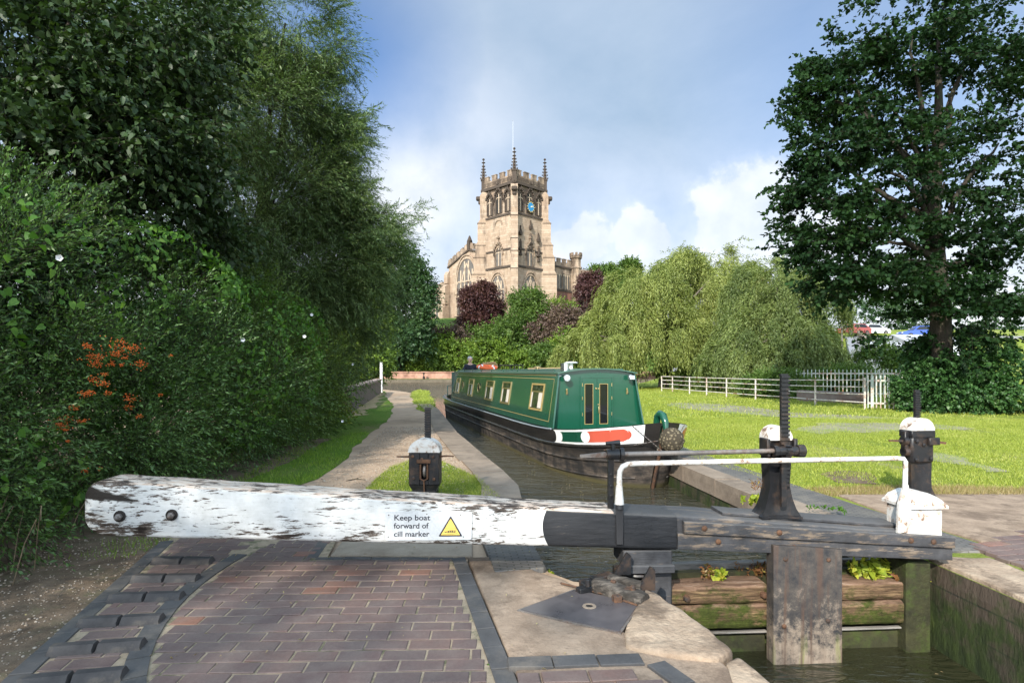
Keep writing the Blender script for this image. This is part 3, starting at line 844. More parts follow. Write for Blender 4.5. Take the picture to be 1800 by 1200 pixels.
def scatter(poly, n, seed, excl=(), clump=.0):
    rng = np.random.default_rng(seed)
    xs = [p[0] for p in poly]; ys = [p[1] for p in poly]
    x = rng.uniform(min(xs), max(xs), n); y = rng.uniform(min(ys), max(ys), n)
    m = inside(poly, x, y)
    for e in excl:
        j = .035 * y * rng.normal(size=n)
        m &= ~inside(e, x + j * .6, y + j) | (rng.random(n) < .14)
    x, y = x[m], y[m]
    if clump:
        k = np.array([noise.noise(Vector((a * 1.7, b * .9, 3.3))) + .5 * noise.noise(Vector((a * 6, b * 6, 1))) for a, b in zip(x, y)])
        m = k > rng.normal(size=len(k)) * .25 - clump; x, y = x[m], y[m]
    return np.stack([x, y], 1)
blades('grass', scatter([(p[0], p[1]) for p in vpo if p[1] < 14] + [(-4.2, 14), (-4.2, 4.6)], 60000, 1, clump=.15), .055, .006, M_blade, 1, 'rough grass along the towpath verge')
blades('grass', scatter([(p[0], p[1]) for p in ppo], 42000, 2, clump=.35), .04, .0055, M_blade_sun, 2, 'short grass around the lockside paddle post')
blades('grass', scatter([(p[0], p[1]) for p in epo], 16000, 4), .06, .02, M_blade_sun, 4, 'bright grass by the towpath end')
rf = [(3.55, 7.0), (2.95, 9.5), (2.5, 14), (2.4, 18), (14, 18), (18, 12), (14, 6.6), (8, 5.6), (6.4, 7.1), (5, 7.0)]
blades('grass', scatter(rf, 420000, 3, [tp1, tp2, tp3], clump=.44), .032, .010, M_blade_sun, 3, 'sunlit mown grass right of the canal')
rf2 = [(2.3, 18), (3.4, 32), (7.5, 46), (24, 46), (26, 22), (20, 18)]
pf = scatter(rf2, 110000, 5, [tp2], clump=.3)
blades('grass', pf, .07, .03, M_blade_sun, 5, 'sunlit grass before the field fence', zf=np.array([hill_z(a, b) for a, b in pf]))
dry = scatter([(3.5, 7.3), (3.6, 6.9), (6.5, 6.9), (6.5, 7.25), (5, 7.45)], 9000, 6)
blades('grass', dry, .06, .006, leaf_mat('dry_grass', [(0, (.16, .12, .05)), (.6, (.30, .23, .10)), (1, (.40, .32, .16))], .2), 6, 'dry grass fringe by the slabs')
# ------------------------------------------------------------------ materials of the gate
def mat_beam():
    m = Mat('beam_paint', .6, .3)
    o = m.tc.outputs['Object']; X, Y, Z = m.sep(o)[:3]; NZ = m.normal()[2]
    v1 = m.coord((1.6, 6, 9)); v2 = m.coord((4, 14, 42)); v3 = m.coord((1, 1, 1))
    wood = m.ramp(m.noise(m.coord((1.5, 10, 26)), 3, 8, .7), [(.3, (.045, .035, .028)), (.5, (.13, .10, .08)), (.72, (.27, .225, .185))])
    a = m.noise(v1, 2.2, 9, .72, .4); b = m.noise(v2, 1.6, 9, .75)
    # height over the beam's middle line
    zl = m.math('ADD', Z, m.math('MULTIPLY', X, .078))       # constant along the sloping beam
    topd = m.math('MULTIPLY', m.math('SUBTRACT', zl, .758), 16.0, clamp=True)  # 0 middle .. 1 top
    botd = m.math('MULTIPLY', m.math('SUBTRACT', .66, zl), 5.0, clamp=True)
    nose = m.math('MULTIPLY', m.math('SUBTRACT', -3.05, X), 1.6, clamp=True)
    mid = m.math('SUBTRACT', 1.0, m.math('ABSOLUTE', m.math('MULTIPLY', m.math('ADD', X, 1.85), 1.3)), clamp=True)
    s = m.math('ADD', m.math('MULTIPLY', a, .6), m.math('MULTIPLY', b, .4))
    s = m.math('ADD', s, m.math('MULTIPLY', topd, .062))
    s = m.math('ADD', s, m.math('MULTIPLY', botd, .07)); s = m.math('ADD', s, m.math('MULTIPLY', nose, .045)); s = m.math('ADD', s, m.math('MULTIPLY', mid, .028))
    fine = m.noise(m.coord((9, 16, 34)), 1.3, 7, .72); reg = m.noise(m.coord((1.3, 2, 3), loc=(5, 2, 8)), 1.2, 3, .5)
    s = m.math('MAXIMUM', s, m.math('ADD', m.math('MULTIPLY', fine, .62), m.math('MULTIPLY', reg, .42)))
    peel = m.ramp(s, [(.575, 0), (.592, 1)])
    white = m.ramp(m.noise(v3, 6, 8, .7), [(.3, (.46, .46, .44)), (.7, (.66, .66, .645))])
    white = m.mix(m.ramp(m.noise(m.coord((1.2, 1, 18)), 3, 7, .7), [(.48, 0), (.75, .5)]), white, (.42, .41, .38))
    rust = m.ramp(m.noise(m.coord((2.5, 8, 8)), 4, 7, .7), [(.40, (.62, .55, .46)), (.6, (.42, .26, .16))])
    tp = m.math('MULTIPLY', m.math('SUBTRACT', NZ, .35), 4, clamp=True)
    white = m.mix(m.math('MULTIPLY', tp, .75), white, rust)
    crack = m.ramp(s, [(.61, (.7, .7, .7)), (.66, (.12, .1, .09))])
    wcol = m.mix(1, wood, crack, 'MULTIPLY')
    # decayed split at the beam's nose
    nz = m.math('ABSOLUTE', m.math('ADD', m.math('SUBTRACT', zl, .695), m.math('MULTIPLY', m.math('ADD', X, 3.45), .16)))
    nsp = m.math('MULTIPLY', m.math('SUBTRACT', m.math('MULTIPLY', m.math('SUBTRACT', -3.30, X), .14), m.math('SUBTRACT', nz, m.math('MULTIPLY', m.math('SUBTRACT', a, .5), .10))), 60, clamp=True)
    lw = m.mix(peel, white, wcol)
    lw = m.mix(nsp, lw, (.022, .018, .015))
    bl = m.ramp(m.noise(m.coord((1.5, 6, 12)), 3, 8, .7), [(.3, (.009, .010, .012)), (.62, (.021, .022, .025)), (.8, (.06, .052, .045))])
    blp = m.mix(m.ramp(m.noise(m.coord((2, 9, 16)), 2.4, 9, .75), [(.62, 0), (.68, .8)]), bl, m.mix(.5, wood, (.10, .085, .07)))
    blp = m.mix(m.math('MULTIPLY', tp, .55), blp, (.13, .125, .12))
    zz = m.math('SUBTRACT', Z, .745)
    thr = m.math('SUBTRACT', m.math('ADD', X, .690), m.math('MULTIPLY', m.math('MULTIPLY', zz, zz), 2.2))
    isb = m.math('GREATER_THAN', thr, 0.0)
    # on the top face the white runs on as far as the rail
    iswt = m.math('MULTIPLY', m.math('GREATER_THAN', NZ, .6), m.math('LESS_THAN', X, -.19))
    isb = m.math('MULTIPLY', isb, m.math('SUBTRACT', 1.0, iswt))
    m.color(m.mix(isb, lw, blp))
    m.bump(m.math('SUBTRACT', 1.0, peel), .5, .004); m.bump(m.noise(v2, 2, 6, .7), .35, .006)
    return m.m
M_beam = mat_beam()
def mat_tarred(name, mossy=0.0, worn=.5, base=(.028, .028, .03)):
    m = Mat(name, .7, .3)
    v = m.coord((1, 1, 1)); wood = m.ramp(m.noise(m.coord((1.2, 8, 14)), 3, 8, .7), [(.3, (.07, .05, .036)), (.7, (.27, .21, .155))])
    p = m.noise(m.coord((1.4, 5, 8)), 3, 10, .78)
    col = m.mix(m.ramp(p, [(1 - worn, 0), (1 - worn + .08, 1)]), m.ramp(m.noise(v, 9, 7, .7), [(.3, base), (.75, tuple(c * 2.6 for c in base))]), wood)
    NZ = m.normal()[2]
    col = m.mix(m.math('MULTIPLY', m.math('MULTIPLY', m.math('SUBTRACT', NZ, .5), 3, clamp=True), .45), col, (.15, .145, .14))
    m.color(col); m.bump(m.noise(m.coord((1.5, 9, 18)), 4, 7, .7), .5, .008)
    return m.m
M_tar = mat_tarred('tarred_timber', worn=.485)
M_tar_dark = mat_tarred('black_painted_timber', worn=.42)
def mat_panel():
    m = Mat('paddle_board_timber', .75, .25)
    Z = m.sep(m.tc.outputs['Object'])[2]
    n = m.noise(m.coord((8, 8, 8)), 1.5, 10, .75); st = m.noise(m.coord((9, 9, .5)), 2, 6, .6)
    pale = m.ramp(m.noise(m.coord((6, 6, 1.5)), 3, 8, .7), [(.3, (.17, .13, .10)), (.7, (.30, .245, .19))])
    dark = m.ramp(n, [(.35, (.022, .023, .026)), (.6, (.07, .06, .052)), (.75, (.14, .11, .09))])
    f = m.math('ADD', m.math('MULTIPLY', m.math('SUBTRACT', .10, Z), 3.2), m.math('MULTIPLY', m.math('SUBTRACT', n, .5), 5), clamp=True)
    col = m.mix(m.math('SUBTRACT', 1.0, f, clamp=True), pale, dark)
    col = m.mix(m.ramp(st, [(.52, 0), (.62, .7)]), col, (.075, .045, .032))
    low = m.math('MULTIPLY', m.math('SUBTRACT', -.02, Z), 5, clamp=True)
    alg = m.ramp(m.noise(m.coord((7, 7, .6), loc=(3, 1, 5)), 2, 6, .6), [(.54, 0), (.64, .8)])
    col = m.mix(m.math('MULTIPLY', low, alg), col, (.16, .19, .035))
    m.color(col); m.bump(n, .4, .008); return m.m
M_panel = mat_panel()
def mat_rotten():
    m = Mat('rotten_oak', .9, .15)
    Z = m.sep(m.tc.outputs['Object'])[2]; NZ = m.normal()[2]
    g = m.noise(m.coord((1.3, 7, 16)), 3, 10, .75, .5)
    wood = m.ramp(g, [(.34, (.03, .019, .012)), (.52, (.15, .095, .055)), (.72, (.36, .25, .13))])
    topc = m.ramp(g, [(.34, (.06, .035, .024)), (.55, (.24, .15, .10)), (.75, (.40, .32, .25))])
    col = m.mix(m.math('MULTIPLY', m.math('SUBTRACT', NZ, .3), 3, clamp=True), wood, topc)
    ms = m.noise(m.coord((3, 3, 5)), 2.2, 9, .75)
    f = m.ramp(m.math('ADD', ms, m.math('MULTIPLY', Z, -.75)), [(.36, 0), (.50, 1)])
    col = m.mix(f, col, m.ramp(m.noise(m.coord(), 18, 8, .75), [(.3, (.018, .022, .007)), (.65, (.07, .085, .018)), (.8, (.17, .17, .04))]))
    m.color(col); m.bump(g, 1.0, .02); m.bump(m.noise(m.coord(), 30, 6, .7), .5, .01); return m.m
M_rotten = mat_rotten()
M_grey_wood = mat_noise('grey_wood', (.17, .16, .145), (.33, .31, .285), 3, (.10, .085, .07), rough=.9, bump=.8, bd=.01, stretch=(1.2, 8, 12), fine=30)
M_moss_wood = mat_noise('mossy_timber', (.018, .018, .010), (.055, .055, .022), 5, (.050, .072, .015), rough=.85, spec=.3, bump=1, bd=.02, fine=35)
M_wpaint = mat_noise('chipped_white_paint', (.66, .65, .62), (.80, .79, .77), 7, None, rough=.5, spec=.4, bump=.25, bd=.003, fine=50)
def mat_white_rust():
    m = Mat('rusting_white_paint', .5, .4); n = m.noise(m.coord((1, 1, 1)), 9, 10, .78)
    w_ = m.ramp(m.noise(m.coord(), 5, 5, .6), [(.3, (.50, .48, .44)), (.7, (.68, .665, .635))])
    w_ = m.mix(m.ramp(n, [(.50, 0), (.60, .85)]), w_, (.40, .27, .18)); w_ = m.mix(m.ramp(n, [(.575, 0), (.615, 1)]), w_, (.12, .07, .045))
    m.color(w_); m.bump(n, .3, .004); return m.m
M_wrust = mat_white_rust()
M_iron = mat_noise('black_iron', (.008, .0085, .010), (.020, .020, .022), 12, (.055, .036, .026), rough=.42, spec=.38, bump=.35, bd=.003, fine=70)
M_ironr = mat_noise('rusty_iron', (.06, .032, .02), (.15, .075, .04), 14, (.035, .03, .028), rough=.8, spec=.3, bump=.6, bd=.004, fine=80)
M_steel = mat_noise('worn_steel', (.13, .115, .105), (.24, .215, .195), 9, (.13, .07, .045), rough=.5, spec=.5, metal=.35, bump=.3, bd=.003, fine=60)
def flat(name, c, rough=.5, spec=.4, metal=0, em=None):
    m = Mat(name, rough, spec, metal); m.color(c); return m.m

# ------------------------------------------------------------------ the lock gate
GA = math.atan2(.15, 2.27)
gate = thing('lock_gate', 'closed timber lock gate with long peeling white balance beam across the lock', 'lock gate', (HEEL.x, HEEL.y, 0), GA)
TOPT = [(-3.9, 1.125), (-3.17, 1.064), (-.7, .872), (.26, .807), (2.28, .635)]
BOTT = [(-3.9, .745), (-3.17, .706), (-.7, .604), (.26, .559), (2.28, .455)]
def bt(s): return interp(TOPT, s)
def bb(s): return interp(BOTT, s)
def beam_mesh(s0, s1, depth0, depth1, nose=False, top_f=bt, bot_f=bb, rnd=.028, seed=0, y0=0.0, amp=.004):
    mb = MB(); n = int((s1 - s0) / .045) + 1; rings = []
    ss = [s0 + (s1 - s0) * i / n for i in range(n + 1)]
    if nose: ss = sorted(set([s0 + .17 * (1 - math.cos(a * math.pi / 16)) for a in range(8)] + [s for s in ss if s > s0 + .17]))
    prof = []
    for (cx_, cz_) in ((1, 1), (0, 1), (0, 0), (1, 0)):
        for k in range(4):
            prof.append((cx_, cz_, k))
    for s in ss:
        z1, z0 = top_f(s), bot_f(s); dep = depth0 + (depth1 - depth0) * (s - s0) / (s1 - s0)
        if nose and s < s0 + .17:
            q = math.sqrt(max(0.004, 1 - ((s0 + .17 - s) / .17) ** 2)); zc_ = (z0 + z1) / 2 - .01 * (1 - q); hh = (z1 - z0) / 2 * (.42 + .58 * q) if s > s0 + .001 else (z1 - z0) / 2 * .40
            z1, z0 = zc_ + hh, zc_ - hh
            dd = dep * (.72 + .28 * q); yo = (dep - dd) / 2
        else: dd = dep; yo = 0
        ring = []
        for ci, (cx_, cz_) in enumerate(((1, 1), (0, 1), (0, 0), (1, 0))):
            ccx = yo + y0 + (dd - rnd if cx_ else rnd); ccz = (z1 - rnd if cz_ else z0 + rnd)
            for k in range(4):
                a = math.radians(ci * 90 + k * 30)
                y = ccx + rnd * math.cos(a); z = ccz + rnd * math.sin(a)
                nz = noise.noise(Vector((s * 3.1, y * 9, z * 9 + seed))) * amp + noise.noise(Vector((s * 14, y * 20, z * 20 + seed))) * amp * .6
                ring.append(Vector((s, y + nz * (1 if cx_ else -1), z + nz)))
        rings.append(ring)
    m = 16; vs = [v for r in rings for v in r]
    # split the long front, back, top and bottom spans is left to bump mapping
    fs = []
    for i in range(len(rings) - 1):
        for k in range(m):
            k2 = (k + 1) % m; fs.append((i * m + k, i * m + k2, (i + 1) * m + k2, (i + 1) * m + k))
    fs.append(tuple(range(m))[::-1]); fs.append(tuple(range((len(rings) - 1) * m, len(rings) * m)))
    mb.add(vs, fs); return mb
bm_ = beam_mesh(-3.745, .26, .27, .34, nose=True)
beam = obj('balance_beam', bm_, M_beam, gate, smooth=50)
# bolts in the nose
def bolt(px, py, r, dz=0):
    d = 4.0; p = P(px, py, d); I = world_of(gate).inverted(); q = I @ p
    mb = MB(); T = Matrix.Translation((q.x, -.004, q.z)) @ Matrix.Rotation(R(90), 4, 'X')
    mb.lathe([(r * 1.7, -.004), (r * 1.75, .004), (r * 1.2, .006)], T, 18); o = obj('bolt_socket', mb, flat('socket_dark%d' % px, (.02, .016, .014), .9), beam)
    mb = MB(); mb.lathe([(r, .0), (r, .03), (r * .7, .036), (r * .55, .036), (r * .55, .055), (r * .3, .06)], T @ Matrix.Rotation(.12, 4, 'Y'), 6); obj('bolt', mb, M_steel, beam, smooth=30)
bolt(208, 908, .022); bolt(297, 907, .022)
# capping strip on the top edge
# head of the gate: top rail with two planks in front
tr_top = lambda s: bt(s) + .002
obj('top_rail', beam_mesh(.262, 2.27, .36, .40, top_f=lambda s: bt(s) - .006, bot_f=lambda s: bb(s) + .012, seed=4, y0=.015), M_tar, gate, smooth=50)
obj('rail_plank', beam_mesh(.30, 2.285, .05, .05, top_f=lambda s: interp([(.30, .772), (2.28, .625)], s), bot_f=lambda s: interp([(.30, .688), (2.28, .545)], s), seed=7, y0=-.042, rnd=.008, amp=.003), M_tar, gate, smooth=50)
obj('rail_plank', beam_mesh(.262, 2.285, .03, .03, top_f=lambda s: interp([(.26, .684), (2.28, .541)], s), bot_f=lambda s: interp([(.26, .572), (2.28, .452)], s), seed=9, y0=-.016, rnd=.006, amp=.003), M_tar, gate, smooth=50)
mb = MB()
for s, z in ((.44, .725), (.98, .685), (1.95, .612), (2.12, .600), (.55, .622), (1.1, .572)):
    mb = MB(); mb.lathe([(.020, 0), (.020, .006), (.012, .012), (.002, .014)], Matrix.Translation((s, -.043 if z > .59 and s != .55 else -.018, z)) @ Matrix.Rotation(R(90), 4, 'X'), 10); obj('bolt', mb, M_ironr, gate, smooth=40)
# walkway boards on top of the rail
obj('walkway_board', beam_mesh(.64, 2.0, .22, .22, top_f=lambda s: bt(s) + .018, bot_f=lambda s: bt(s) - .004, seed=12, y0=.12, rnd=.006), M_tar_dark, gate, smooth=50)
# heel block and heel post
mb = MB(); mb.box((-.115, .02, .432), (.235, .33, .556), bev=.008); mb.box((-.10, -.012, .404), (.245, .10, .460), bev=.006); obj('heel_block', mb, M_tar_dark, gate, smooth=30)
mb = MB(); mb.box((.09, .06, -1.3), (.245, .30, .402), bev=.01); obj('heel_post', mb, M_tar_dark, gate, smooth=30)
mb = MB(); mb.lathe([(.085, .10), (.085, .36), (.10, .38), (.10, .402)], Matrix.Translation((-.02, .16, 0)), 18)
mb.box((-.15, .12, .30), (-.05, .22, .40), bev=.01); mb.prism([(-.17, .20), (.05, .20), (.09, .40), (.05, .41), (.0, .27), (-.17, .27)], .02, .05, lambda u, v, h: Vector((u, h, v)))
obj('heel_pivot', mb, M_iron, gate, smooth=40)
# leaf: back framing, rotten planks, cill board
mb = MB()
mb.box((.25, .30, -1.5), (2.02, .36, .30)); obj('back_boards', mb, M_moss_wood, gate)
def plank(nm, s0, s1, y0, y1, zt, zb, mat, seed, amp=.012, rnd=.02):
    o = beam_mesh(s0, s1, y1 - y0, y1 - y0, top_f=lambda s: zt, bot_f=lambda s: zb, seed=seed, y0=y0, rnd=rnd, amp=amp); return obj(nm, o, mat, gate, smooth=50)
for s0, s1, dz in ((.25, .975, 0), (1.44, 2.0, -.0)):
    plank('leaf_plank', s0, s1, .10, .36, .262 + dz, .130 + dz, M_rotten, 21 + s0, .016, .03)
    plank('leaf_plank', s0, s1 - .01, .085, .30, .126 + dz, -.045 + dz, M_rotten, 31 + s0, .016, .03)
    plank('leaf_plank', s0, s1, .16, .30, -.115, -.60, M_moss_wood, 41 + s0, .01)
    plank('leaf_rail', s0, s1, .12, .17, -.078, -.092, M_grey_wood, 51 + s0, .002, .006)
plank('back_rail', .25, 2.02, .40, .47, .335, .27, M_grey_wood, 61, .003, .008)
mb = MB()
for s, y, z in ((.36, .085, .19), (.93, .085, .20), (1.5, .085, .2)):
    mb = MB(); mb.lathe([(.026, 0), (.026, .012), (.02, .03), (.006, .034)], Matrix.Translation((s, y + .01, z)) @ Matrix.Rotation(R(90), 4, 'X'), 7); obj('bolt', mb, M_ironr, gate, smooth=30)
# broad board that covers the paddle
mb = beam_mesh(.935, 1.435, .10, .10, top_f=lambda s: interp([(.9, .600), (1.5, .553)], s), bot_f=lambda s: -1.4, seed=70, y0=-.05, rnd=.006, amp=.003)
pc = obj('paddle_board', mb, M_panel, gate, smooth=50)
mb = MB()
for s, z in ((1.01, .03), (1.33, .06), (1.335, .49), (1.02, .50), (1.2, -.3)):
    mb = MB(); mb.lathe([(.016, 0), (.016, .006), (.010, .012), (.002, .013)], Matrix.Translation((s, -.052, z)) @ Matrix.Rotation(R(90), 4, 'X'), 10); obj('bolt', mb, M_ironr, pc, smooth=40)
# mitre post at the far side
mb = MB(); mb.box((2.0, .06, -1.5), (2.19, .38, .42), bev=.015); obj('mitre_post', mb, M_moss_wood, gate, smooth=30)

def loc(px, py, d):
    return world_of(gate).inverted() @ P(px, py, d)
# handrail
a = Vector((-.135, .05, bt(-.135) - .01))
zr = 1.165
pts = [Vector((-.15, -.008, .625)), Vector((-.15, -.008, .80)), Vector((-.150, .004, .90)), Vector((-.148, .01, 1.08)), Vector((-.144, .01, 1.12)), Vector((-.125, .01, 1.152)), Vector((-.09, .01, 1.168)), Vector((-.03, .01, 1.172)),
       Vector((.9, .01, 1.182)), Vector((1.88, .01, 1.190)), Vector((1.935, .01, 1.186)), Vector((1.95, .01, 1.165)), Vector((1.945, .012, .90)), Vector((1.93, .012, .66))]
mb = MB(); mb.tube(pts[2:], [.022, .019, .019, .019, .019, .0185, .0185, .0165, .0165, .0165, .019, .03], 12)
hr = obj('handrail', mb, M_wrust, gate, smooth=60)
mb = MB(); mb.box((-.178, -.020, .612), (-.125, -.004, .89), bev=.004); mb.tube([Vector((-.152, -.01, .86)), Vector((-.150, .004, .98))], [.03, .02], 10); obj('rail_strap', mb, [flat('strap_black', (.02, .02, .022), .6)], gate, smooth=40)
mb = MB(); mb.tube([Vector((-.151, -.002, .89)), Vector((-.150, .008, 1.02))], [.033, .0225], 12); obj('rail_collar', mb, M_wrust, hr, smooth=60)
mb = MB(); mb.prism([(1.885, .640), (1.99, .640), (1.985, .86), (1.965, 1.0), (1.94, 1.0), (1.895, .86)], -.012, .012, lambda u, v, h: Vector((u, h + .012, v))); obj('rail_flange', mb, M_wrust, hr)
# white capped post head at the far end of the beam
mb = MB(); mb.box((1.985, .02, .60), (2.245, .27, .82), bev=.012); hd = obj('post_head', mb, M_wrust, gate, smooth=40)
mb = MB()
prof = [(-.148, .0), (-.148, .022), (-.130, .040), (-.105, .080), (-.05, .108), (.03, .106), (.10, .078), (.13, .046), (.150, .020), (.150, 0)]
for q in range(1):
    vs = []; fs = []; n = len(prof)
    for j, (f_, dz) in enumerate(((.148, 0), (.142, .75), (.10, 1.0), (-.10, 1.0), (-.142, .75), (-.148, 0))):
        for (u, z) in prof: vs.append(Vector((2.117 + u * (1 if abs(f_) < .153 else .99), .145 + f_, .822 + min(z, .022) + max(0, z - .022) * dz)))
    for j in range(5):
        for k in range(n - 1): fs.append((j * n + k, j * n + k + 1, (j + 1) * n + k + 1, (j + 1) * n + k))
    fs.append(tuple(range(n))); fs.append(tuple(range(5 * n, 6 * n))[::-1]); fs.append(tuple(j * n for j in range(6))); fs.append(tuple(j * n + n - 1 for j in range(6)))
    mb.add(vs, fs)
obj('cap', mb, M_wrust, hd, smooth=40)

# paddle gear on the gate: cast pillar, rack, spindle and its bearing post
def rack_mesh(x, y, z0, z1, wx, wy, pitch=.03, side='y'):
    mb = MB(); mb.box((x - wx / 2, y - wy / 2, z0), (x + wx / 2, y + wy / 2, z1))
    z = z0 + .01
    while z < z1 - .012:
        mb.box((x - wx / 2 - .004, y - wy / 2 - .016, z), (x + wx / 2 + .004, y - wy / 2 - .0005, z + pitch * .52)); z += pitch
    return mb
gz = bt(1.02)
gx = 1.06; gy = .16
def pillar_mesh(gx, gy, z0, hgt, w0=.085, w1=.075, foot=.15):
    mb = MB(); secs = [(0, foot, .10), (.015, foot, .10), (.02, foot * .96, .085), (.07, foot * .78, .072), (.14, foot * .62, .065), (.24, w1 * .98, .06), (.40, w0, .06), (hgt - .10, w0, .062), (hgt - .095, w0 + .004, .066)]
    vs = []; fs = []
    for z, hx, hy in secs:
        vs += [(gx - hx, gy - hy, z0 + z), (gx - hx * .3, gy - hy * .55, z0 + z), (gx + hx * .3, gy - hy * .55, z0 + z), (gx + hx, gy - hy, z0 + z), (gx + hx, gy + hy, z0 + z), (gx - hx, gy + hy, z0 + z)]
    for i in range(len(secs) - 1):
        for k in range(6): fs.append((i * 6 + k, i * 6 + (k + 1) % 6, (i + 1) * 6 + (k + 1) % 6, (i + 1) * 6 + k))
    fs.append((5, 4, 3, 2, 1, 0)); n = (len(secs) - 1) * 6; fs.append(tuple(range(n, n + 6)))
    mb.add(vs, fs); return mb
def cap_mesh(gx, gy, z, w, d, h):
    mb = MB(); pl = [(-w, 0), (w, 0)] + [(w * math.cos(a * math.pi / 10), .012 + (h - .012) * math.sin(a * math.pi / 10)) for a in range(11)]
    mb.prism(pl[1:] + [pl[0]], -d, d, lambda u, v, hh: Vector((gx + u, gy + hh, z + v))); return mb
pg = obj('paddle_gear', pillar_mesh(gx, gy, bt(gx) + .010, .665), M_iron, gate, smooth=40)
obj('cap', cap_mesh(gx, gy, bt(gx) + .010 + .567, .094, .066, .105), M_wrust, pg, smooth=40)
obj('rack', rack_mesh(gx + .022, gy - .075, .98, 1.80, .055, .022), M_iron, pg)
mb = MB(); mb.box((gx - .008, gy - .10, .84), (gx + .03, gy - .072, 1.22)); obj('rack_guide', mb, M_iron, pg)
zs = 1.235
mb = MB(); mb.tube([(-.42, gy - .11, zs - .012), (-.40, gy - .11, zs - .012), (-.24, gy - .11, zs - .004), (-.23, gy - .11, zs - .004)], [.013, .014, .025, .019], 4)
mb.tube([(-.235, gy - .11, zs - .004), (-.235 + 1.0, gy - .11, zs + .008), (gx - .12, gy - .11, zs + .012), (gx + .04, gy - .11, zs + .012)], [.018, .017, .017, .02], 10)
obj('spindle', mb, M_steel, pg, smooth=50)
mb = MB(); X90 = Matrix.Rotation(R(90), 4, 'Y')
mb.lathe([(.034, -.07), (.034, .07)], Matrix.Translation((gx + .03, gy - .11, zs + .01)) @ X90, 14)
mb.lathe([(.044, 0), (.046, .05), (.03, .06)], Matrix.Translation((gx + .10, gy - .11, zs + .01)) @ X90, 14)
mb.lathe([(.04, 0), (.04, .03)], Matrix.Translation((gx - .075, gy - .11, zs + .01)) @ X90, 14)
for k in range(9):
    a = k * 2 * math.pi / 9; mb.box((-.012, .032, -.006), (.03, .046, .006), Matrix.Translation((gx + .02, gy - .11, zs + .01)) @ Matrix.Rotation(a, 4, 'X'))
mb.box((gx - .115, gy - .10, 1.20), (gx - .088, gy + .03, 1.33), bev=.006); mb.box((gx + .088, gy - .10, 1.20), (gx + .115, gy + .03, 1.33), bev=.006)
obj('gear_housing', mb, M_iron, pg, smooth=40)
mb = MB(); px_ = -.185
mb.box((px_ - .02, .10, bt(-.2) - .03), (px_ + .02, .14, zs - .03), bev=.004)
mb.lathe([(.034, -.045), (.036, .045)], Matrix.Translation((px_, gy - .11 + .0, zs - .003)) @ X90, 14); mb.lathe([(.046, .05), (.048, .075)], Matrix.Translation((px_, gy - .11, zs - .003)) @ X90, 16)
mb.box((px_ - .016, .03, zs - .01), (px_ + .018, .14, zs + .02), bev=.004); mb.box((px_ - .014, .035, zs + .02), (px_ + .014, .07, zs + .085), bev=.005)
mb.tube([(px_ - .05, .05, zs + .075), (px_ + .05, .05, zs + .078)], [.012, .022], 8)
for z in (.93, 1.0, 1.08): mb.lathe([(.012, 0), (.012, .008), (.003, .01)], Matrix.Translation((px_, .10, z)) @ Matrix.Rotation(R(90), 4, 'X'), 8)
obj('bearing_post', mb, M_iron, gate, smooth=40)

# ------------------------------------------------------------------ sign on the beam
I = world_of(gate).inverted()
def on_beam(px, py, off):
    """point of the beam's front plane y = off seen at a pixel"""
    o = I @ Vector((0, 0, H)); q = I @ P(px, py, 1.0); d = q - o; t = (off - o.y) / d.y; return o + d * t
c0 = on_beam(677, 949, -.006); c1 = on_beam(831, 897, -.006); tl = on_beam(679, 897, -.006); br = on_beam(829, 951, -.006)
sw = (br.x - c0.x); tilt = math.atan2(br.z - c0.z, br.x - c0.x)
ang = -.012; hh = .195
SM = Matrix.Translation((c0.x, -.0085, c0.z)) @ Matrix.Rotation(ang, 4, 'Y').inverted()
def rrect(w_, h_, r, n=5):
    out = []
    for cx_, cy_, a in ((w_ - r, r, -90), (w_ - r, h_ - r, 0), (r, h_ - r, 90), (r, r, 180)):
        out += [(cx_ + r * math.cos(R(a + 90 * k / n)), cy_ + r * math.sin(R(a + 90 * k / n))) for k in range(n + 1)]
    return out
def sp(h): return lambda u, v, q: SM @ Vector((u, -q - h, v))
mb = MB(); mb.prism(rrect(sw, hh, .018), 0, .003, sp(0))
sgn = obj('sign', mb, mat_noise('sign_plate', (.54, .55, .55), (.60, .61, .61), 6, None, rough=.4, spec=.4, bump=0), gate, label='white cill marker warning sign')
M_ink = flat('sign_ink', (.025, .025, .035), .5)
def text_mb(body, size, x, z, h, thick=.0005):
    cu = bpy.data.curves.new('t', 'FONT'); cu.body = body; cu.size = size; cu.offset = size * .014; cu.resolution_u = 4
    o = bpy.data.objects.new('t', cu); COL.objects.link(o)
    dg = bpy.context.evaluated_depsgraph_get(); me = bpy.data.meshes.new_from_object(o.evaluated_get(dg))
    mb = MB(); xs = [v.co.x for v in me.vertices]
    mb.add([SM @ Vector((x + v.co.x, -h, z + v.co.y)) for v in me.vertices], [tuple(p.vertices) for p in me.polygons])
    wd = max(xs) - min(xs)
    bpy.data.objects.remove(o); bpy.data.curves.remove(cu); bpy.data.meshes.remove(me); return mb, wd
tb = MB()
for line, z, wt in (('Keep boat', .137, .242), ('forward of', .082, .236), ('cill marker', .026, .24)):
    _, wd = text_mb(line, .05, 0, 0, 0)
    t_, _ = text_mb(line, .05 * .236 / wd if False else .052, .058, z, .0042)
    # fit the width
    xs = [v for v in t_.v]; x0 = min((SM.inverted() @ v).x for v in xs); k = wt / (wd * .052 / .05)
    t2_ = MB(); t2_.add([SM @ Vector((x0 + ((SM.inverted() @ v).x - x0) * k, (SM.inverted() @ v).y, (SM.inverted() @ v).z)) for v in xs], t_.f)
    tb.add(t2_.v, t2_.f)
obj('lettering', tb, M_ink, sgn, rec=False)
tri = [(.360, .025), (.524, .025), (.442, .166)]
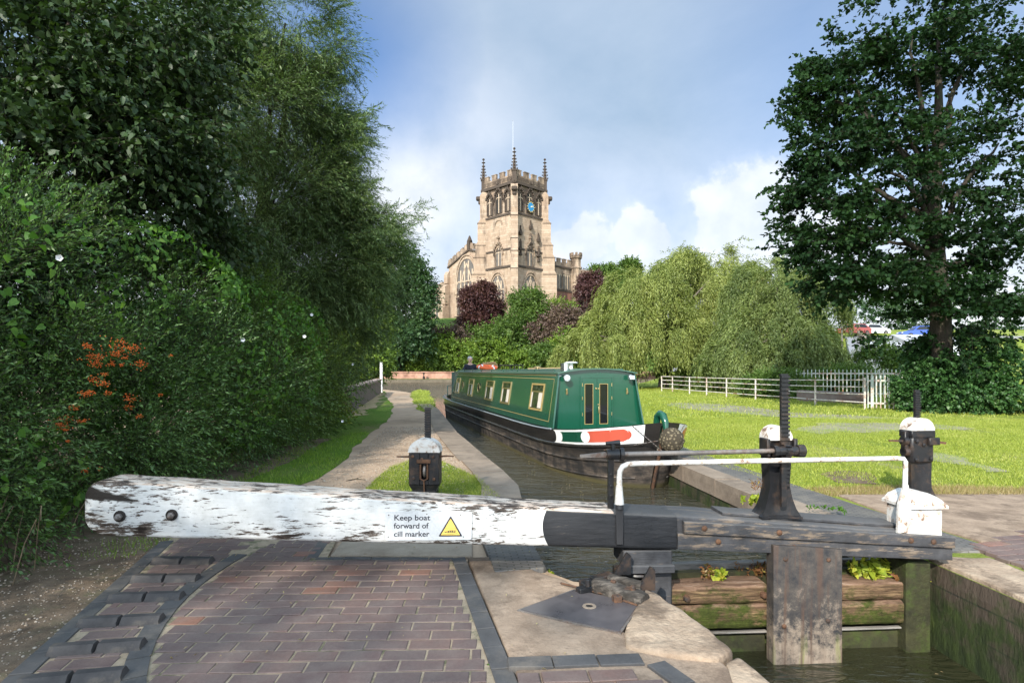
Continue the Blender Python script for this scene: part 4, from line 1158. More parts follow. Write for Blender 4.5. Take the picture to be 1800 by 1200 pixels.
def rtri(tri, r, n=4):
    out = []
    for i in range(3):
        p = Vector(tri[i]); a = (Vector(tri[i - 1]) - p).normalized(); b = (Vector(tri[(i + 1) % 3]) - p).normalized()
        for k in range(n + 1):
            t = k / n; out.append(tuple((p + a * r * (1 - t) ** 2 + b * r * t ** 2)))
    return out
mb = MB(); mb.prism(rtri(tri, .008), .0036, .0042, sp(0)); obj('warning_triangle', mb, M_ink, sgn)
cx0, cy0 = .442, .0720
tri2 = [(cx0 + (x - cx0) * .80, cy0 + (y - cy0) * .80) for x, y in tri]
mb = MB(); mb.prism(rtri(tri2, .004), .0044, .0048, sp(0)); obj('yellow_field', mb, flat('warning_yellow', (.78, .55, .12), .5), sgn)
mb = MB()
for x0, z0, x1, z1 in ((.405, .078, .484, .0795), (.392, .040, .470, .0415), (.420, .0440, .462, .0450), (.402, .052, .408, .060), (.408, .0515, .472, .0555), (.412, .061, .470, .0640), (.470, .052, .4755, .068), (.480, .055, .4812, .078), (.430, .064, .462, .0665), (.425, .0555, .432, .061), (.440, .0555, .446, .061), (.452, .0555, .459, .061), (.462, .048, .492, .0492)):
    mb.prism([(x0, z0), (x1, z0 + (.0 if x1 - x0 < .03 else .001)), (x1, z1 + .001), (x0, z1)], .0050, .0054, sp(0))
obj('boat_pictogram', mb, M_ink, sgn)
mb = MB()
for x, z in ((.022, .172), (.022, .024), (.51, .172), (.53, .022), (.28, .178)):
    mb = MB(); mb.prism([(x + .0045 * math.cos(a), z + .0045 * math.sin(a)) for a in [k * math.pi / 4 for k in range(8)]], .0032, .005, sp(0)); obj('screw', mb, M_steel, sgn)

# ------------------------------------------------------------------ iron work and cover plate on the lockside
def hull2(pts): return pts
pp = [G(915, 1072, GZ + .04), G(1010, 1037, GZ + .04), G(1122, 1062, GZ + .04), G(1088, 1111, GZ + .04)]
cen_ = sum(pp, Vector()) / 4
def plate_mat():
    m = Mat('cover_steel', .32, .6, .0); n = m.noise(m.coord(), 4, 7, .7)
    m.color(m.ramp(n, [(.35, (.052, .047, .050)), (.7, (.098, .086, .086))])); m.rough(m.ramp(n, [(.3, .2), (.7, .5)])); m.bump(m.noise(m.coord(), 60, 3, .5), .08, .002); return m.m
t = thing('cover_plate', 'dark steel cover plate with a round hole set in the lockside', 'cover plate', (cen_.x, cen_.y, GZ + .034), 0)
mb = MB(); mb.prism([(p.x, p.y) for p in pp], GZ + .030, GZ + .046, lambda u, v, h: Vector((u, v, h))); obj('plate', mb, plate_mat(), t, world=True)
mb = MB()
pq = [cen_ + (p - cen_) * 1.055 for p in pp]
for i in range(4):
    a, b, c, d = pp[i], pp[(i + 1) % 4], pq[(i + 1) % 4], pq[i]
    mb.prism([(a.x, a.y), (b.x, b.y), (c.x, c.y), (d.x, d.y)], GZ + .03, GZ + .043, lambda u, v, h: Vector((u, v, h)))
obj('frame', mb, M_steel, t, world=True)
rc = G(1036, 1065, GZ + .046); mb = MB()
mb.lathe([(.022, .0005), (.022, .004), (.040, .004), (.042, .0005)], Matrix.Translation(rc), 24); obj('ring', mb, M_stone, t, world=True, smooth=40)
mb = MB(); mb.lathe([(.0215, .0005), (.0215, .0018)], Matrix.Translation(rc), 20); obj('hole', mb, flat('hole_dark', (.012, .01, .01), .9), t, world=True)
# anchor of the gate collar
ac = G(1060, 1035, GZ + .04)
an = thing('collar_anchor', 'rusty iron collar anchor with wedges bolted beside the gate heel', 'gate anchor', (ac.x, ac.y, GZ + .03), 0)
def W(px, py, z): return G(px, py, z)
def bar(mb, p, q, wdt, hgt, bev=.004):
    d = q - p; L = d.length; M = Matrix.Translation(p) @ d.to_track_quat('X', 'Z').to_matrix().to_4x4(); mb.box((0, -wdt / 2, -hgt / 2), (L, wdt / 2, hgt / 2), M, bev=bev)
M_wetwood = mat_noise('wet_black_wood', (.02, .018, .016), (.085, .072, .06), 5, (.15, .13, .11), rough=.8, bump=1.0, bd=.012, stretch=(3, 9, 9), fine=40)
def rough_bar(p, q, w_, h_, seed, n=14):
    d = q - p; L = d.length; M = Matrix.Translation(p) @ d.to_track_quat('X', 'Z').to_matrix().to_4x4(); mb = MB(); vs = []; fs = []
    for i in range(n + 1):
        for k in range(12):
            a = 2 * math.pi * k / 12; c_, s_ = math.cos(a), math.sin(a); e_ = max(abs(c_), abs(s_)) ** .8
            y, z = c_ / e_ * w_ / 2, s_ / e_ * h_ / 2; sh = 1 if 0 < i < n else .9
            k_ = 1 + .16 * noise.noise(Vector((i * .5 + seed, y * 14, z * 14))); vs.append(M @ Vector((L * i / n, y * k_ * sh, z * k_ * sh)))
    for i in range(n):
        for k in range(12): fs.append((i * 12 + k, i * 12 + (k + 1) % 12, (i + 1) * 12 + (k + 1) % 12, (i + 1) * 12 + k))
    fs.append(tuple(range(12))[::-1]); fs.append(tuple(range(n * 12, n * 12 + 12))); mb.add(vs, fs); return mb
obj('timber_block', rough_bar(W(1046, 1026, GZ + .075), W(1134, 1056, GZ + .055), .12, .09, 3), M_wetwood, an, world=True, smooth=50)
obj('timber_packer', rough_bar(W(1070, 1016, GZ + .07), W(1128, 1030, GZ + .06), .07, .06, 8), M_wetwood, an, world=True, smooth=50)
for k, (px, py) in enumerate(((1078, 1024), (1112, 1034))):
    c = W(px, py, GZ + .11); mb = MB(); mb.lathe([(.018, -.02), (.018, .012), (.012, .018)], Matrix.Translation(c), 6); obj('bolt', mb, M_ironr, an, world=True)
for k, (px, py) in enumerate(((1098, 1012), (1140, 1040))):
    c = W(px, py, GZ + .04); mb = MB(); mb.prism([(-.07, 0), (.05, 0), (.05, .13), (.02, .15)], -.012, .012, lambda u, v, h: c + Vector((u, h + .04, v))); obj('bracket', mb, M_iron, an, world=True)
mb = MB(); bar(mb, W(985, 1024, GZ + .05), W(1080, 1048, GZ + .05), .014, .012); bar(mb, W(1075, 1048, GZ + .05), W(1120, 1063, GZ + .05), .014, .012); bar(mb, W(1085, 1052, GZ + .05), W(1100, 1040, GZ + .05), .045, .02); obj('tie_bar', mb, M_ironr, an, world=True, smooth=30)
mb = MB()
for px, py, w_, h_, l_ in ((1024, 1034, .065, .07, .13), (1016, 1040, .06, .05, .10), (1040, 1024, .06, .075, .12), (1052, 1018, .05, .06, .09), (1020, 1026, .05, .045, .16)):
    c = W(px, py, GZ + .05); bar(mb, c, c + Vector((l_, .05, .006)), w_, h_)
mb.lathe([(.016, 0), (.016, .04), (.01, .045)], Matrix.Translation(W(1033, 1030, GZ + .09)), 6)
obj('wedge', mb, M_iron, an, world=True, smooth=30)
mb = MB()
for px, py, w_, h_, l_ in ((1078, 1054, .045, .055, .05), (1096, 1047, .055, .10, .06), (1112, 1055, .04, .04, .04)):
    c = W(px, py, GZ + .055); bar(mb, c, c + Vector((l_, .01, .0)), w_, h_)
obj('cotter', mb, M_ironr, an, world=True, smooth=30)
mb = MB()
for k in range(2):
    hc = Vector((HEEL.x + .0 , HEEL.y + .14, .30 + .08 * k))
    pts = [hc + Vector((.13 * math.cos(R(t)), .13 * math.sin(R(t)), 0)) for t in range(100, 300, 20)]
    mb.tube(pts, .013, 6)
obj('collar_strap', mb, M_iron, an, world=True, smooth=50)

# ------------------------------------------------------------------ ground paddle gears
def ground_gear(name, label, loc_, rz, full=True):
    t = thing(name, label, 'paddle gear', loc_, rz, 'ground paddle gears beside the lock')
    mb = MB(); w_ = .165; d_ = .10
    secs = [(0, .16, .10), (.012, .16, .10), (.014, .135, .085), (.13, .130, .085), (.17, .155, .095), (.20, .160, .10), (.555, .160, .10)]
    # front wall with an opening: two side cheeks, top and bottom
    def secs_box(x0, x1, y0, y1, z0, z1): mb.box((x0, y0, z0), (x1, y1, z1), bev=.006)
    secs_box(-.17, .17, -.11, .11, 0, .02); secs_box(-.13, .13, -.085, .085, .02, .16)
    vs = [(-.13, -.085, .16), (.13, -.085, .16), (.13, .085, .16), (-.13, .085, .16), (-.162, -.10, .215), (.162, -.10, .215), (.162, .10, .215), (-.162, .10, .215)]
    mb.add(vs, [(0, 3, 2, 1), (4, 5, 6, 7), (0, 1, 5, 4), (1, 2, 6, 5), (2, 3, 7, 6), (3, 0, 4, 7)])
    secs_box(-.162, -.045, -.10, .10, .217, .56); secs_box(.045, .162, -.10, .10, .217, .56); secs_box(-.046, .046, .02, .10, .217, .56)
    secs_box(-.046, .046, -.10, .021, .43, .56); secs_box(-.046, .046, -.10, .021, .217, .27)
    obj('pillar', mb, M_iron, t, smooth=30)
    mb = MB(); mb.tube([(-.035, -.112, .44), (-.035, -.112, .285), (0, -.112, .262), (.04, -.112, .285), (.04, -.112, .44)], .010, 6); mb.tube([(.002, -.112, .262), (.008, -.112, .10)], .008, 6)
    for x, z in ((-.12, .52), (-.02, .49), (.10, .52), (-.11, .29), (.11, .28)): mb.lathe([(.017, 0), (.017, .012), (.007, .018)], Matrix.Translation((x, -.10, z)) @ Matrix.Rotation(R(90), 4, 'X'), 8)
    mb.box((-.075, -.125, .45), (.075, -.101, .49), bev=.004)
    obj('bracket', mb, M_ironr, t, smooth=40)
    mb = MB(); mb.lathe([(.075, -.016), (.082, -.010), (.082, .010), (.075, .016)], Matrix.Translation((.002, -.02, .36)) @ X90, 20)
    obj('gear_wheel', mb, M_steel, t, smooth=30)
    mb = MB(); mb.prism([(.170 * math.cos(a * math.pi / 14), .562 + .145 * math.sin(a * math.pi / 14)) for a in range(15)], -.105, .105, lambda u, v, h: Vector((u, h, v))); cp = obj('cap', mb, M_wrust, t, smooth=40)
    mb = MB(); mb.tube([(-.163, -.02, .505), (-.29, -.02, .505), (-.31, -.02, .505)], [.014, .010, .009], 4); mb.tube([(.163, -.02, .51), (.24, -.02, .515), (.31, -.02, .512)], [.014, .012, .009], 4); obj('spindle', mb, M_ironr, t)
    obj('rack', rack_mesh(.02, .04, .5, 1.035, .062, .026, .026), M_iron, t)
    return t
g1 = G(748, 884); ground_gear('paddle_gear', 'black cast-iron paddle gear with domed white cap on the towpath side grass', (g1.x, g1.y, GZ), R(-2))
# the right-hand one is waisted with a flared foot
g2 = G(1612, 878)
t = thing('paddle_gear', 'waisted black paddle gear with white domed cap beyond the white post head', 'paddle gear', (g2.x, g2.y, GZ), R(8), 'ground paddle gears beside the lock')
obj('pillar', pillar_mesh(0, 0, 0, .86, w0=.128, w1=.125, foot=.20), M_iron, t, smooth=40)
mb = MB(); mb.box((-.14, -.085, .42), (.14, .085, .772), bev=.02); mb.box((-.145, -.095, .70), (.145, .095, .775), bev=.006); obj('housing', mb, M_iron, t, smooth=40)
mb = MB(); mb.prism([(.140 * math.cos(a * math.pi / 14), .777 + .135 * math.sin(a * math.pi / 14)) for a in range(15)], -.09, .09, lambda u, v, h: Vector((u, h, v))); obj('cap', mb, M_wrust, t, smooth=40)
obj('rack', rack_mesh(.02, .03, .6, 1.22, .06, .026, .026), M_iron, t)
mb = MB(); mb.lathe([(.05, 0), (.055, .05), (.04, .06)], Matrix.Translation((-.20, -.02, .66)) @ X90, 12); mb.lathe([(.05, 0), (.055, .05), (.04, .06)], Matrix.Translation((-.19, -.02, .54)) @ X90, 12); mb.box((-.19, -.05, .52), (-.14, .02, .77), bev=.008)
mb.box((.04, -.13, .62), (.17, -.09, .70), bev=.006)
for x, z in ((-.08, .66), (.0, .62), (-.09, .46), (.09, .47)): mb.lathe([(.02, 0), (.02, .012), (.007, .018)], Matrix.Translation((x, -.09, z)) @ Matrix.Rotation(R(90), 4, 'X'), 8)
obj('gear_housing', mb, M_iron, t, smooth=40)
mb = MB(); mb.tube([(-.20, -.02, .66), (-.33, -.02, .665), (-.36, -.02, .665)], [.018, .013, .012], 4); mb.tube([(.12, -.11, .655), (.24, -.12, .64)], [.02, .017], 4); obj('spindle', mb, M_ironr, t)
# ------------------------------------------------------------------ narrowboat
BC = Vector((1.63, 11.30, 0)); BA = R(15)
boat = thing('narrowboat', 'long green and black narrowboat waiting above the lock gate', 'narrowboat', BC, BA)
def paint(name, c, rough=.22, spec=.5, coat=.4, dirt=.25):
    m = Mat(name, rough, spec); n = m.noise(m.coord(), 1.3, 6, .6); n2 = m.noise(m.coord(), 30, 5, .6)
    m.color(m.mix(m.ramp(n, [(.4, 0), (.75, dirt)]), c, tuple(x * .6 + .03 for x in c))); m.b.inputs['Coat Weight'].default_value = coat
    m.b.inputs['Coat Roughness'].default_value = .08; m.bump(m.noise(m.coord(), 1.6, 3, .5), .12, .02); m.rough(m.ramp(n2, [(.3, rough), (.7, rough + .12)])); return m.m
M_green = paint('boat_green', (.006, .066, .037), .14)
M_gold = flat('coach_line_gold', (.33, .24, .09), .4)
M_brass = flat('brass', (.55, .42, .20), .28, .5, .85)
def mat_hull():
    m = Mat('hull_black', .42, .5)
    Z = m.sep(m.tc.outputs['Object'])[2]
    n = m.noise(m.coord((1, .5, 3)), 3, 9, .72); s = m.noise(m.coord((1, 2.2, .25)), 2.4, 8, .7)
    blk = m.ramp(n, [(.3, (.012, .012, .013)), (.7, (.035, .031, .028))])
    low = m.math('MULTIPLY', m.math('SUBTRACT', .50, Z), 6, clamp=True)
    scr = m.ramp(m.math('ADD', m.math('MULTIPLY', n, .5), m.math('MULTIPLY', s, .5)), [(.46, 0), (.66, .8)])
    col = m.mix(m.math('MULTIPLY', low, scr), blk, m.ramp(n, [(.35, (.09, .065, .05)), (.6, (.20, .155, .12)), (.75, (.26, .15, .09))]))
    wl_ = m.math('MULTIPLY', m.math('SUBTRACT', .09, Z), 20, clamp=True)
    col = m.mix(m.math('MULTIPLY', wl_, .85), col, (.075, .065, .025))
    m.color(col); m.rough(m.ramp(m.math('ADD', Z, m.math('MULTIPLY', n, .2)), [(.45, .62), (.62, .2)])); m.bump(n, .3, .01); return m.m
M_hull = mat_hull()
SECT = [(-2.42, .05, 1.04), (-2.36, .28, 1.02), (-2.2, .48, .985), (-1.95, .66, .945), (-1.6, .81, .895), (-1.2, .915, .845), (-.75, .975, .80), (-.35, 1.01, .768), (0, 1.03, .745), (.6, 1.04, .72), (2, 1.04, .70), (6, 1.04, .69), (11, 1.04, .70), (12.3, 1.04, .72), (13.0, .98, .75), (13.5, .80, .78), (13.9, .45, .80), (14.05, .06, .81)]
def sec_at(y):
    return interp([(a, b) for a, b, _ in SECT], y), interp([(a, c) for a, _, c in SECT], y)
def hull_pt(y, f, side=-1, off=0.0):
    """f: 1 gunwale .. 0 keel plate under water"""
    w_, t_ = sec_at(y); zb = -.28
    z = zb + (t_ - zb) * f
    bow = max(0, min(1, (-y) / 2.42)); st = max(0, min(1, (y - 12.3) / 1.75))
    k = 1 - (1 - f) * (.08 + .34 * bow ** 1.4 + .5 * st)
    ww = max(.012, w_ * k)
    yy = y + (1 - f) * .50 * bow ** 2
    return Vector((side * (ww + off), yy, z))
mb = MB(); ys = []
for (a, _, _), (b, _, _) in zip(SECT, SECT[1:]):
    n = max(2, int((b - a) / .5)) if a > 0 else 3
    ys += [a + (b - a) * i / n for i in range(n)]
ys.append(SECT[-1][0]); fsn = [0, .2, .4, .55, .7, .82, .9, .96, 1]
for side in (-1, 1):
    vs = [hull_pt(y, f, side) for y in ys for f in fsn]; k = len(fsn)
    mb.add(vs, [(i * k + j, i * k + j + 1, (i + 1) * k + j + 1, (i + 1) * k + j) for i in range(len(ys) - 1) for j in range(k - 1)])
# gunwale strip inward and deck
vs = []
for y in ys:
    w_, t_ = sec_at(y); vs += [Vector((-w_, y, t_)), Vector((-max(w_ - .13, 0.0), y, t_ + .004)), Vector((max(w_ - .13, 0.0), y, t_ + .004)), Vector((w_, y, t_))]
mb.add(vs, [(i * 4 + j, i * 4 + j + 1, (i + 1) * 4 + j + 1, (i + 1) * 4 + j) for i in range(len(ys) - 1) for j in (0, 2)])
hull = obj('hull', mb, M_hull, boat, smooth=35)
mb = MB(); vs = []
yd = [y for y in ys if y <= -1.5] ; 
for y in yd:
    w_, t_ = sec_at(y); vs += [Vector((-max(w_ - .12, .001), y, t_ - .005)), Vector((max(w_ - .12, .001), y, t_ - .005))]
mb.add(vs, [(i * 2, i * 2 + 1, i * 2 + 3, i * 2 + 2) for i in range(len(yd) - 1)]); 
mb.box((-.62, -1.1, .47), (.62, .1, .50)); mb.box((-.95, 11.4, .48), (.95, 13.2, .52)); obj('deck', mb, M_green, boat)
def along(f, y0, y1, side, r, n=40, off=.004):
    return [hull_pt(y0 + (y1 - y0) * i / n, f, side, off) for i in range(n + 1)]
mb = MB()
for side in (-1, 1):
    mb.tube(along(.56, -2.34, 13.4, side, 0, 60), .022, 6); mb.tube(along(.755, -2.36, 13.6, side, 0, 60), .026, 6); mb.tube(along(.34, -2.3, .3, side, 0, 14), .016, 6)
obj('rubbing_strake', mb, M_hull, hull, smooth=60)
mb = MB()
for side in (-1, 1): mb.tube(along(1.0, -.2, 13.6, side, 0, 60, .0), .016, 6)
obj('gunwale_edge', mb, flat('gunwale_grey', (.22, .25, .28), .35), hull, smooth=60)
# stem bar, bow cap and post
mb = MB(); mb.tube([Vector((0, -2.44 + (1 - f) * .50, -.28 + 1.32 * f)) for f in (0, .2, .4, .6, .8, 1.0)], .028, 8); obj('stem_bar', mb, M_ironr, hull, smooth=60)
mb = MB(); pts = [Vector((0, -2.17, 1.0)), Vector((0, -2.20, 1.11)), Vector((0, -2.28, 1.16)), Vector((0, -2.37, 1.14)), Vector((0, -2.44, 1.04)), Vector((0, -2.455, .90))]; mb.tube(pts, [.05, .055, .055, .055, .05, .035], 10); obj('bow_post', mb, M_green, boat, smooth=60)
# painted bow panels, both sides
def patch(y0, y1, f0, f1, side, off, round0=0, round1=0, n=24, m=6):
    vs = []; fs = []
    for i in range(n + 1):
        t = i / n; y = y0 + (y1 - y0) * t
        for j in range(m + 1):
            s = j / m * 2 - 1; c = 1 - math.sqrt(max(0, 1 - s * s))
            yy = y + (1 - t) * round0 * c + t * (-round1) * c
            vs.append(hull_pt(yy, f0 + (f1 - f0) * j / m, side, off))
    for i in range(n):
        for j in range(m): fs.append((i * (m + 1) + j, i * (m + 1) + j + 1, (i + 1) * (m + 1) + j + 1, (i + 1) * (m + 1) + j))
    return vs, fs
M_wh = paint('bow_white', (.80, .80, .78), .3, dirt=.1); M_red = paint('bow_red', (.55, .10, .06), .35, dirt=.1)
for side in (-1, 1):
    mb = MB(); mb.add(*patch(-2.36, -.42, .775, .990, side, .006, 0, -.10)); obj('bow_panel', mb, M_wh, hull, smooth=60)
    mb = MB(); mb.add(*patch(-2.24, -1.42, .808, .962, side, .010, .10, 0)); obj('red_panel', mb, M_red, hull, smooth=60)
    mb = MB(); mb.add(*patch(-1.42, -.68, .808, .962, side, .010, 0, -.07)); obj('green_panel', mb, M_green, hull, smooth=60)
    mb = MB(); cc = (-1.42, .885); vs = [hull_pt(cc[0], cc[1], side, .014)]
    for k in range(24): a = k * math.pi / 12; vs.append(hull_pt(cc[0] + .115 * math.cos(a), cc[1] + .083 * math.sin(a), side, .014))
    mb.add(vs, [(0, 1 + k, 1 + (k + 1) % 24) for k in range(24)]); obj('white_disc', mb, M_wh, hull)
# bow fender of woven rope
def mat_rope():
    m = Mat('rope_fender', .95, .1); v = m.n.new('ShaderNodeTexVoronoi'); v.inputs['Scale'].default_value = 26; m.l.new(m.tc.outputs['Object'], v.inputs[0])
    m.color(m.mix(m.ramp(v.outputs['Distance'], [(.1, 1), (.5, 0)]), (.05, .042, .03), (.22, .185, .12))); m.bump(v.outputs['Distance'], -1, .03); return m.m
mb = MB(); import mathutils
n1, n2 = 36, 22; vs = []; fs = []
for i in range(n2 + 1):
    th = math.pi * i / n2
    for k in range(n1):
        ph = 2 * math.pi * k / n1
        r_ = 1 + .045 * math.sin(9 * ph + 5 * th) * math.sin(th) + .045 * math.sin(9 * ph - 7 * th) * math.sin(th)
        vs.append(Vector((.17 * r_ * math.sin(th) * math.cos(ph), -2.62 + .17 * r_ * math.sin(th) * math.sin(ph), .80 + .185 * r_ * math.cos(th))))
for i in range(n2):
    for k in range(n1): k2 = (k + 1) % n1; fs.append((i * n1 + k, i * n1 + k2, (i + 1) * n1 + k2, (i + 1) * n1 + k))
mb.add(vs, fs); obj('bow_fender', mb, mat_rope(), boat, smooth=60)
mb = MB()
for side in (-1, 1):
    p, q = hull_pt(-2.25, .99, side, .02), Vector((side * .12, -2.58, .86)); q2 = hull_pt(-1.8, .70, side, .02)
    for a, b in ((p, Vector((side * .05, -2.44, .62))), (Vector((side * .1, -2.55, .80)), q2)):
        for i in range(12):
            m_ = a.lerp(b, i / 12); m2 = a.lerp(b, (i + .8) / 12); mb.tube([m_, m2], .007, 5)
obj('fender_chain', mb, M_steel, boat)

# cabin
CY0, CY1 = 0.0, 11.5
def cab(side, y, h, off=0.0):
    """point on the cabin side, h 0 at the gunwale .. 1 at the roof edge"""
    sag = .70 + .02 * math.cos(y * .25); wb, wt = .925, .775
    base = interp([(0, .745), (2, .715), (11.5, .71)], y); topz = interp([(0, 1.745), (5, 1.715), (11.5, 1.70)], y)
    return Vector((side * (wb + (wt - wb) * h + off), y + (0 if y > .3 else (h - 0) * .10 * (1 - y / .3)), base + (topz - base) * h))
mb = MB(); yy = list(np.linspace(0, 11.5, 30))
for side in (-1, 1):
    vs = [cab(side, y, h) for y in yy for h in (0, .5, 1)] ; mb.add(vs, [(i * 3 + j, i * 3 + j + 1, (i + 1) * 3 + j + 1, (i + 1) * 3 + j) for i in range(len(yy) - 1) for j in (0, 1)])
    vs = [cab(side, y, h, -.03) for y in yy for h in (0, 1)] ; mb.add(vs, [(i * 2, i * 2 + 1, (i + 1) * 2 + 1, (i + 1) * 2) for i in range(len(yy) - 1)])
    mb.add([cab(side, 0, 0), cab(side, 0, 1), cab(side, 0, 1, -.03), cab(side, 0, 0, -.03)], [(0, 1, 2, 3)])
cabin = obj('cabin', mb, M_green, boat, smooth=35)
def arc_top(y, x):  # roof surface
    e = cab(1, y, 1); t = x / (e.x); return e.z + .085 * (1 - t * t)
# roof
mb = MB(); xs_ = list(np.linspace(-1, 1, 13)); vs = []; fs = []
for y in yy:
    e = cab(1, y, 1)
    for t_ in xs_: vs.append(Vector((t_ * (e.x + .03), e.y - (.04 if y == 0 else 0), e.z + .012 + .085 * (1 - t_ * t_))))
for y in yy:
    e = cab(1, y, 1)
    for t_ in xs_: vs.append(Vector((t_ * (e.x + .03), e.y - (.04 if y == 0 else 0), e.z - .012 + .085 * (1 - t_ * t_))))
n = len(xs_); o_ = len(yy) * n
for i in range(len(yy) - 1):
    for k in range(n - 1):
        fs.append((i * n + k, i * n + k + 1, (i + 1) * n + k + 1, (i + 1) * n + k)); fs.append(tuple(o_ + q for q in (i * n + k, (i + 1) * n + k, (i + 1) * n + k + 1, i * n + k + 1)))
    fs.append((i * n, (i + 1) * n, o_ + (i + 1) * n, o_ + i * n)); fs.append((i * n + n - 1, o_ + i * n + n - 1, o_ + (i + 1) * n + n - 1, (i + 1) * n + n - 1))
for k in range(n - 1): fs.append((k, o_ + k, o_ + k + 1, k + 1)); q = (len(yy) - 1) * n; fs.append((q + k, q + k + 1, o_ + q + k + 1, o_ + q + k))
mb.add(vs, fs); roof = obj('roof', mb, paint('roof_green', (.035, .10, .065), .45), boat, smooth=35)
mb = MB()
for side in (-1, 1): mb.tube([cab(side, y, 1, -.07) + Vector((0, 0, .075)) for y in np.linspace(.5, 11.2, 20)], .014, 6)
for side in (-1, 1):
    for y in np.linspace(.5, 11.2, 9): c = cab(side, y, 1, -.07); mb.tube([c + Vector((0, 0, .02)), c + Vector((0, 0, .075))], .01, 6)
obj('grab_rail', mb, M_green, roof, smooth=60)
# front bulkhead
def bulk(ny, inset, thick):
    mb = MB(); pl = []
    b = cab(1, .14, 0); pl = [(-b.x + .03, .50), (b.x - .03, .50), (b.x - .03, b.z)]
    e = cab(1, .14, 1)
    for t_ in np.linspace(1, -1, 13): pl.append((t_ * (e.x - .03), e.z - .012 + .085 * (1 - t_ * t_)))
    pl.append((-b.x + .03, b.z)); mb.prism(pl, ny, ny + thick, lambda u, v, h: Vector((u, h, v))); return mb
obj('front_bulkhead', bulk(.14, 0, .03), M_green, boat)
mb = MB()
b_ = cab(1, 11.45, 0); mb.box((-.9, 11.42, .5), (.9, 11.46, 1.70)); obj('rear_bulkhead', mb, M_green, boat)
# well sides in front of the cabin
M_glassd = Mat('cabin_glass', .04, .6); M_glassd.color((.010, .011, .012)); M_glassd = M_glassd.m
M_red_in = flat('cabin_interior_red', (.16, .05, .03), .6)
def yx(u, v, h): return Vector((u, .14 - h, v))
mb = MB()
for x0, x1 in ((-.31, -.30), (.30, .31)): pass
fr = MB(); fr.prism([(-.335, .70), (-.30, .70), (-.30, 1.655), (-.335, 1.655)], 0, .022, yx); fr.prism([(.30, .70), (.335, .70), (.335, 1.655), (.30, 1.655)], 0, .022, yx); fr.prism([(-.335, 1.657), (.335, 1.657), (.335, 1.69), (-.335, 1.69)], 0, .022, yx)
obj('door_frame', fr, M_green, boat)
for s in (-1, 1):
    x0, x1 = (-.296, -.003) if s < 0 else (.003, .296)
    gx0, gx1 = (x0 + .045, x1 - .075) if s < 0 else (x0 + .045, x1 - .075)
    if s > 0: gx0, gx1 = x0 + .045, x1 - .075
    mb = MB()
    for a, b, c, d in ((x0, .66, gx0, 1.652), (gx1, .66, x1, 1.652), (gx0, .66, gx1, .79), (gx0, 1.55, gx1, 1.652)): mb.prism([(a, b), (c, b), (c, d), (a, d)], .002, .020, yx)
    door = obj('door', mb, M_green, boat)
    mb = MB(); mb.prism([(gx0, .79), (gx1, .79), (gx1, 1.55), (gx0, 1.55)], .001, .006, yx); obj('pane', mb, M_glassd, door)
    mb = MB(); g = .010
    for a, b, c, d in ((gx0, .79, gx0 + g, 1.55), (gx1 - g, .79, gx1, 1.55), (gx0 + g, .79, gx1 - g, .79 + g), (gx0 + g, 1.55 - g, gx1 - g, 1.55)): mb.prism([(a, b), (c, b), (c, d), (a, d)], .021, .025, yx)
    obj('brass_trim', mb, M_gold, door)
    mb = MB(); hx = x1 - .03 if s < 0 else x0 + .03; hx = -.018 if s < 0 else .022
    if s > 0: mb.tube([(hx, .105, 1.0), (hx, .09, 1.02), (hx, .09, 1.10), (hx, .105, 1.12)], .008, 6); mb.lathe([(.012, 0), (.012, .012)], Matrix.Translation((hx, .118, 1.16)) @ Matrix.Rotation(R(90), 4, 'X'), 8)
    mb.lathe([(.016, 0), (.014, .015)], Matrix.Translation((hx * 1.2, .119, 1.46)) @ Matrix.Rotation(R(90), 4, 'X'), 10); obj('handle', mb, M_brass, door, smooth=40)
    mb = MB()
    for z in (.95, 1.25, 1.5): mb.tube([(x0 if s < 0 else x1, .112, z), (x0 if s < 0 else x1, .112, z + .06)], .008, 6)
    obj('hinge', mb, M_brass, door)
mb = MB()
for x in (-.60, .62):
    mb.tube([(x, .135, 1.36), (x, .10, 1.37), (x - .005, .10, 1.42), (x, .135, 1.44)], .010, 6); mb.box((x - .012, .128, 1.35), (x + .012, .139, 1.46))
obj('cleat', mb, M_brass, boat, smooth=40)
# head lamps
for x, z in ((-.64, 1.66), (.66, 1.665)):
    mb = MB(); T = Matrix.Translation((x, .02, z)) @ Matrix.Rotation(R(90), 4, 'X')
    mb.lathe([(.02, -.09), (.045, -.06), (.062, -.02), (.066, .02), (.060, .03)], T, 18) if x < 0 else mb.box((x - .06, -.01, z - .045), (x + .06, .07, z + .045), bev=.015)
    mb.box((x - .01, .05, z - .01), (x + .01, .14, z + .05)); l = obj('headlight', mb, flat('chrome%d' % (x > 0), (.55, .56, .58), .15, .5, .9), boat, smooth=40)
    mb = MB(); (mb.lathe([(.050, .031), (.045, .036), (.01, .040)], T, 18) if x < 0 else mb.box((x - .048, -.016, z - .034), (x + .048, -.011, z + .034), bev=.002)); obj('lens', mb, flat('lamp_lens%d' % (x > 0), (.55, .62, .70), .08, .6), l, smooth=40)
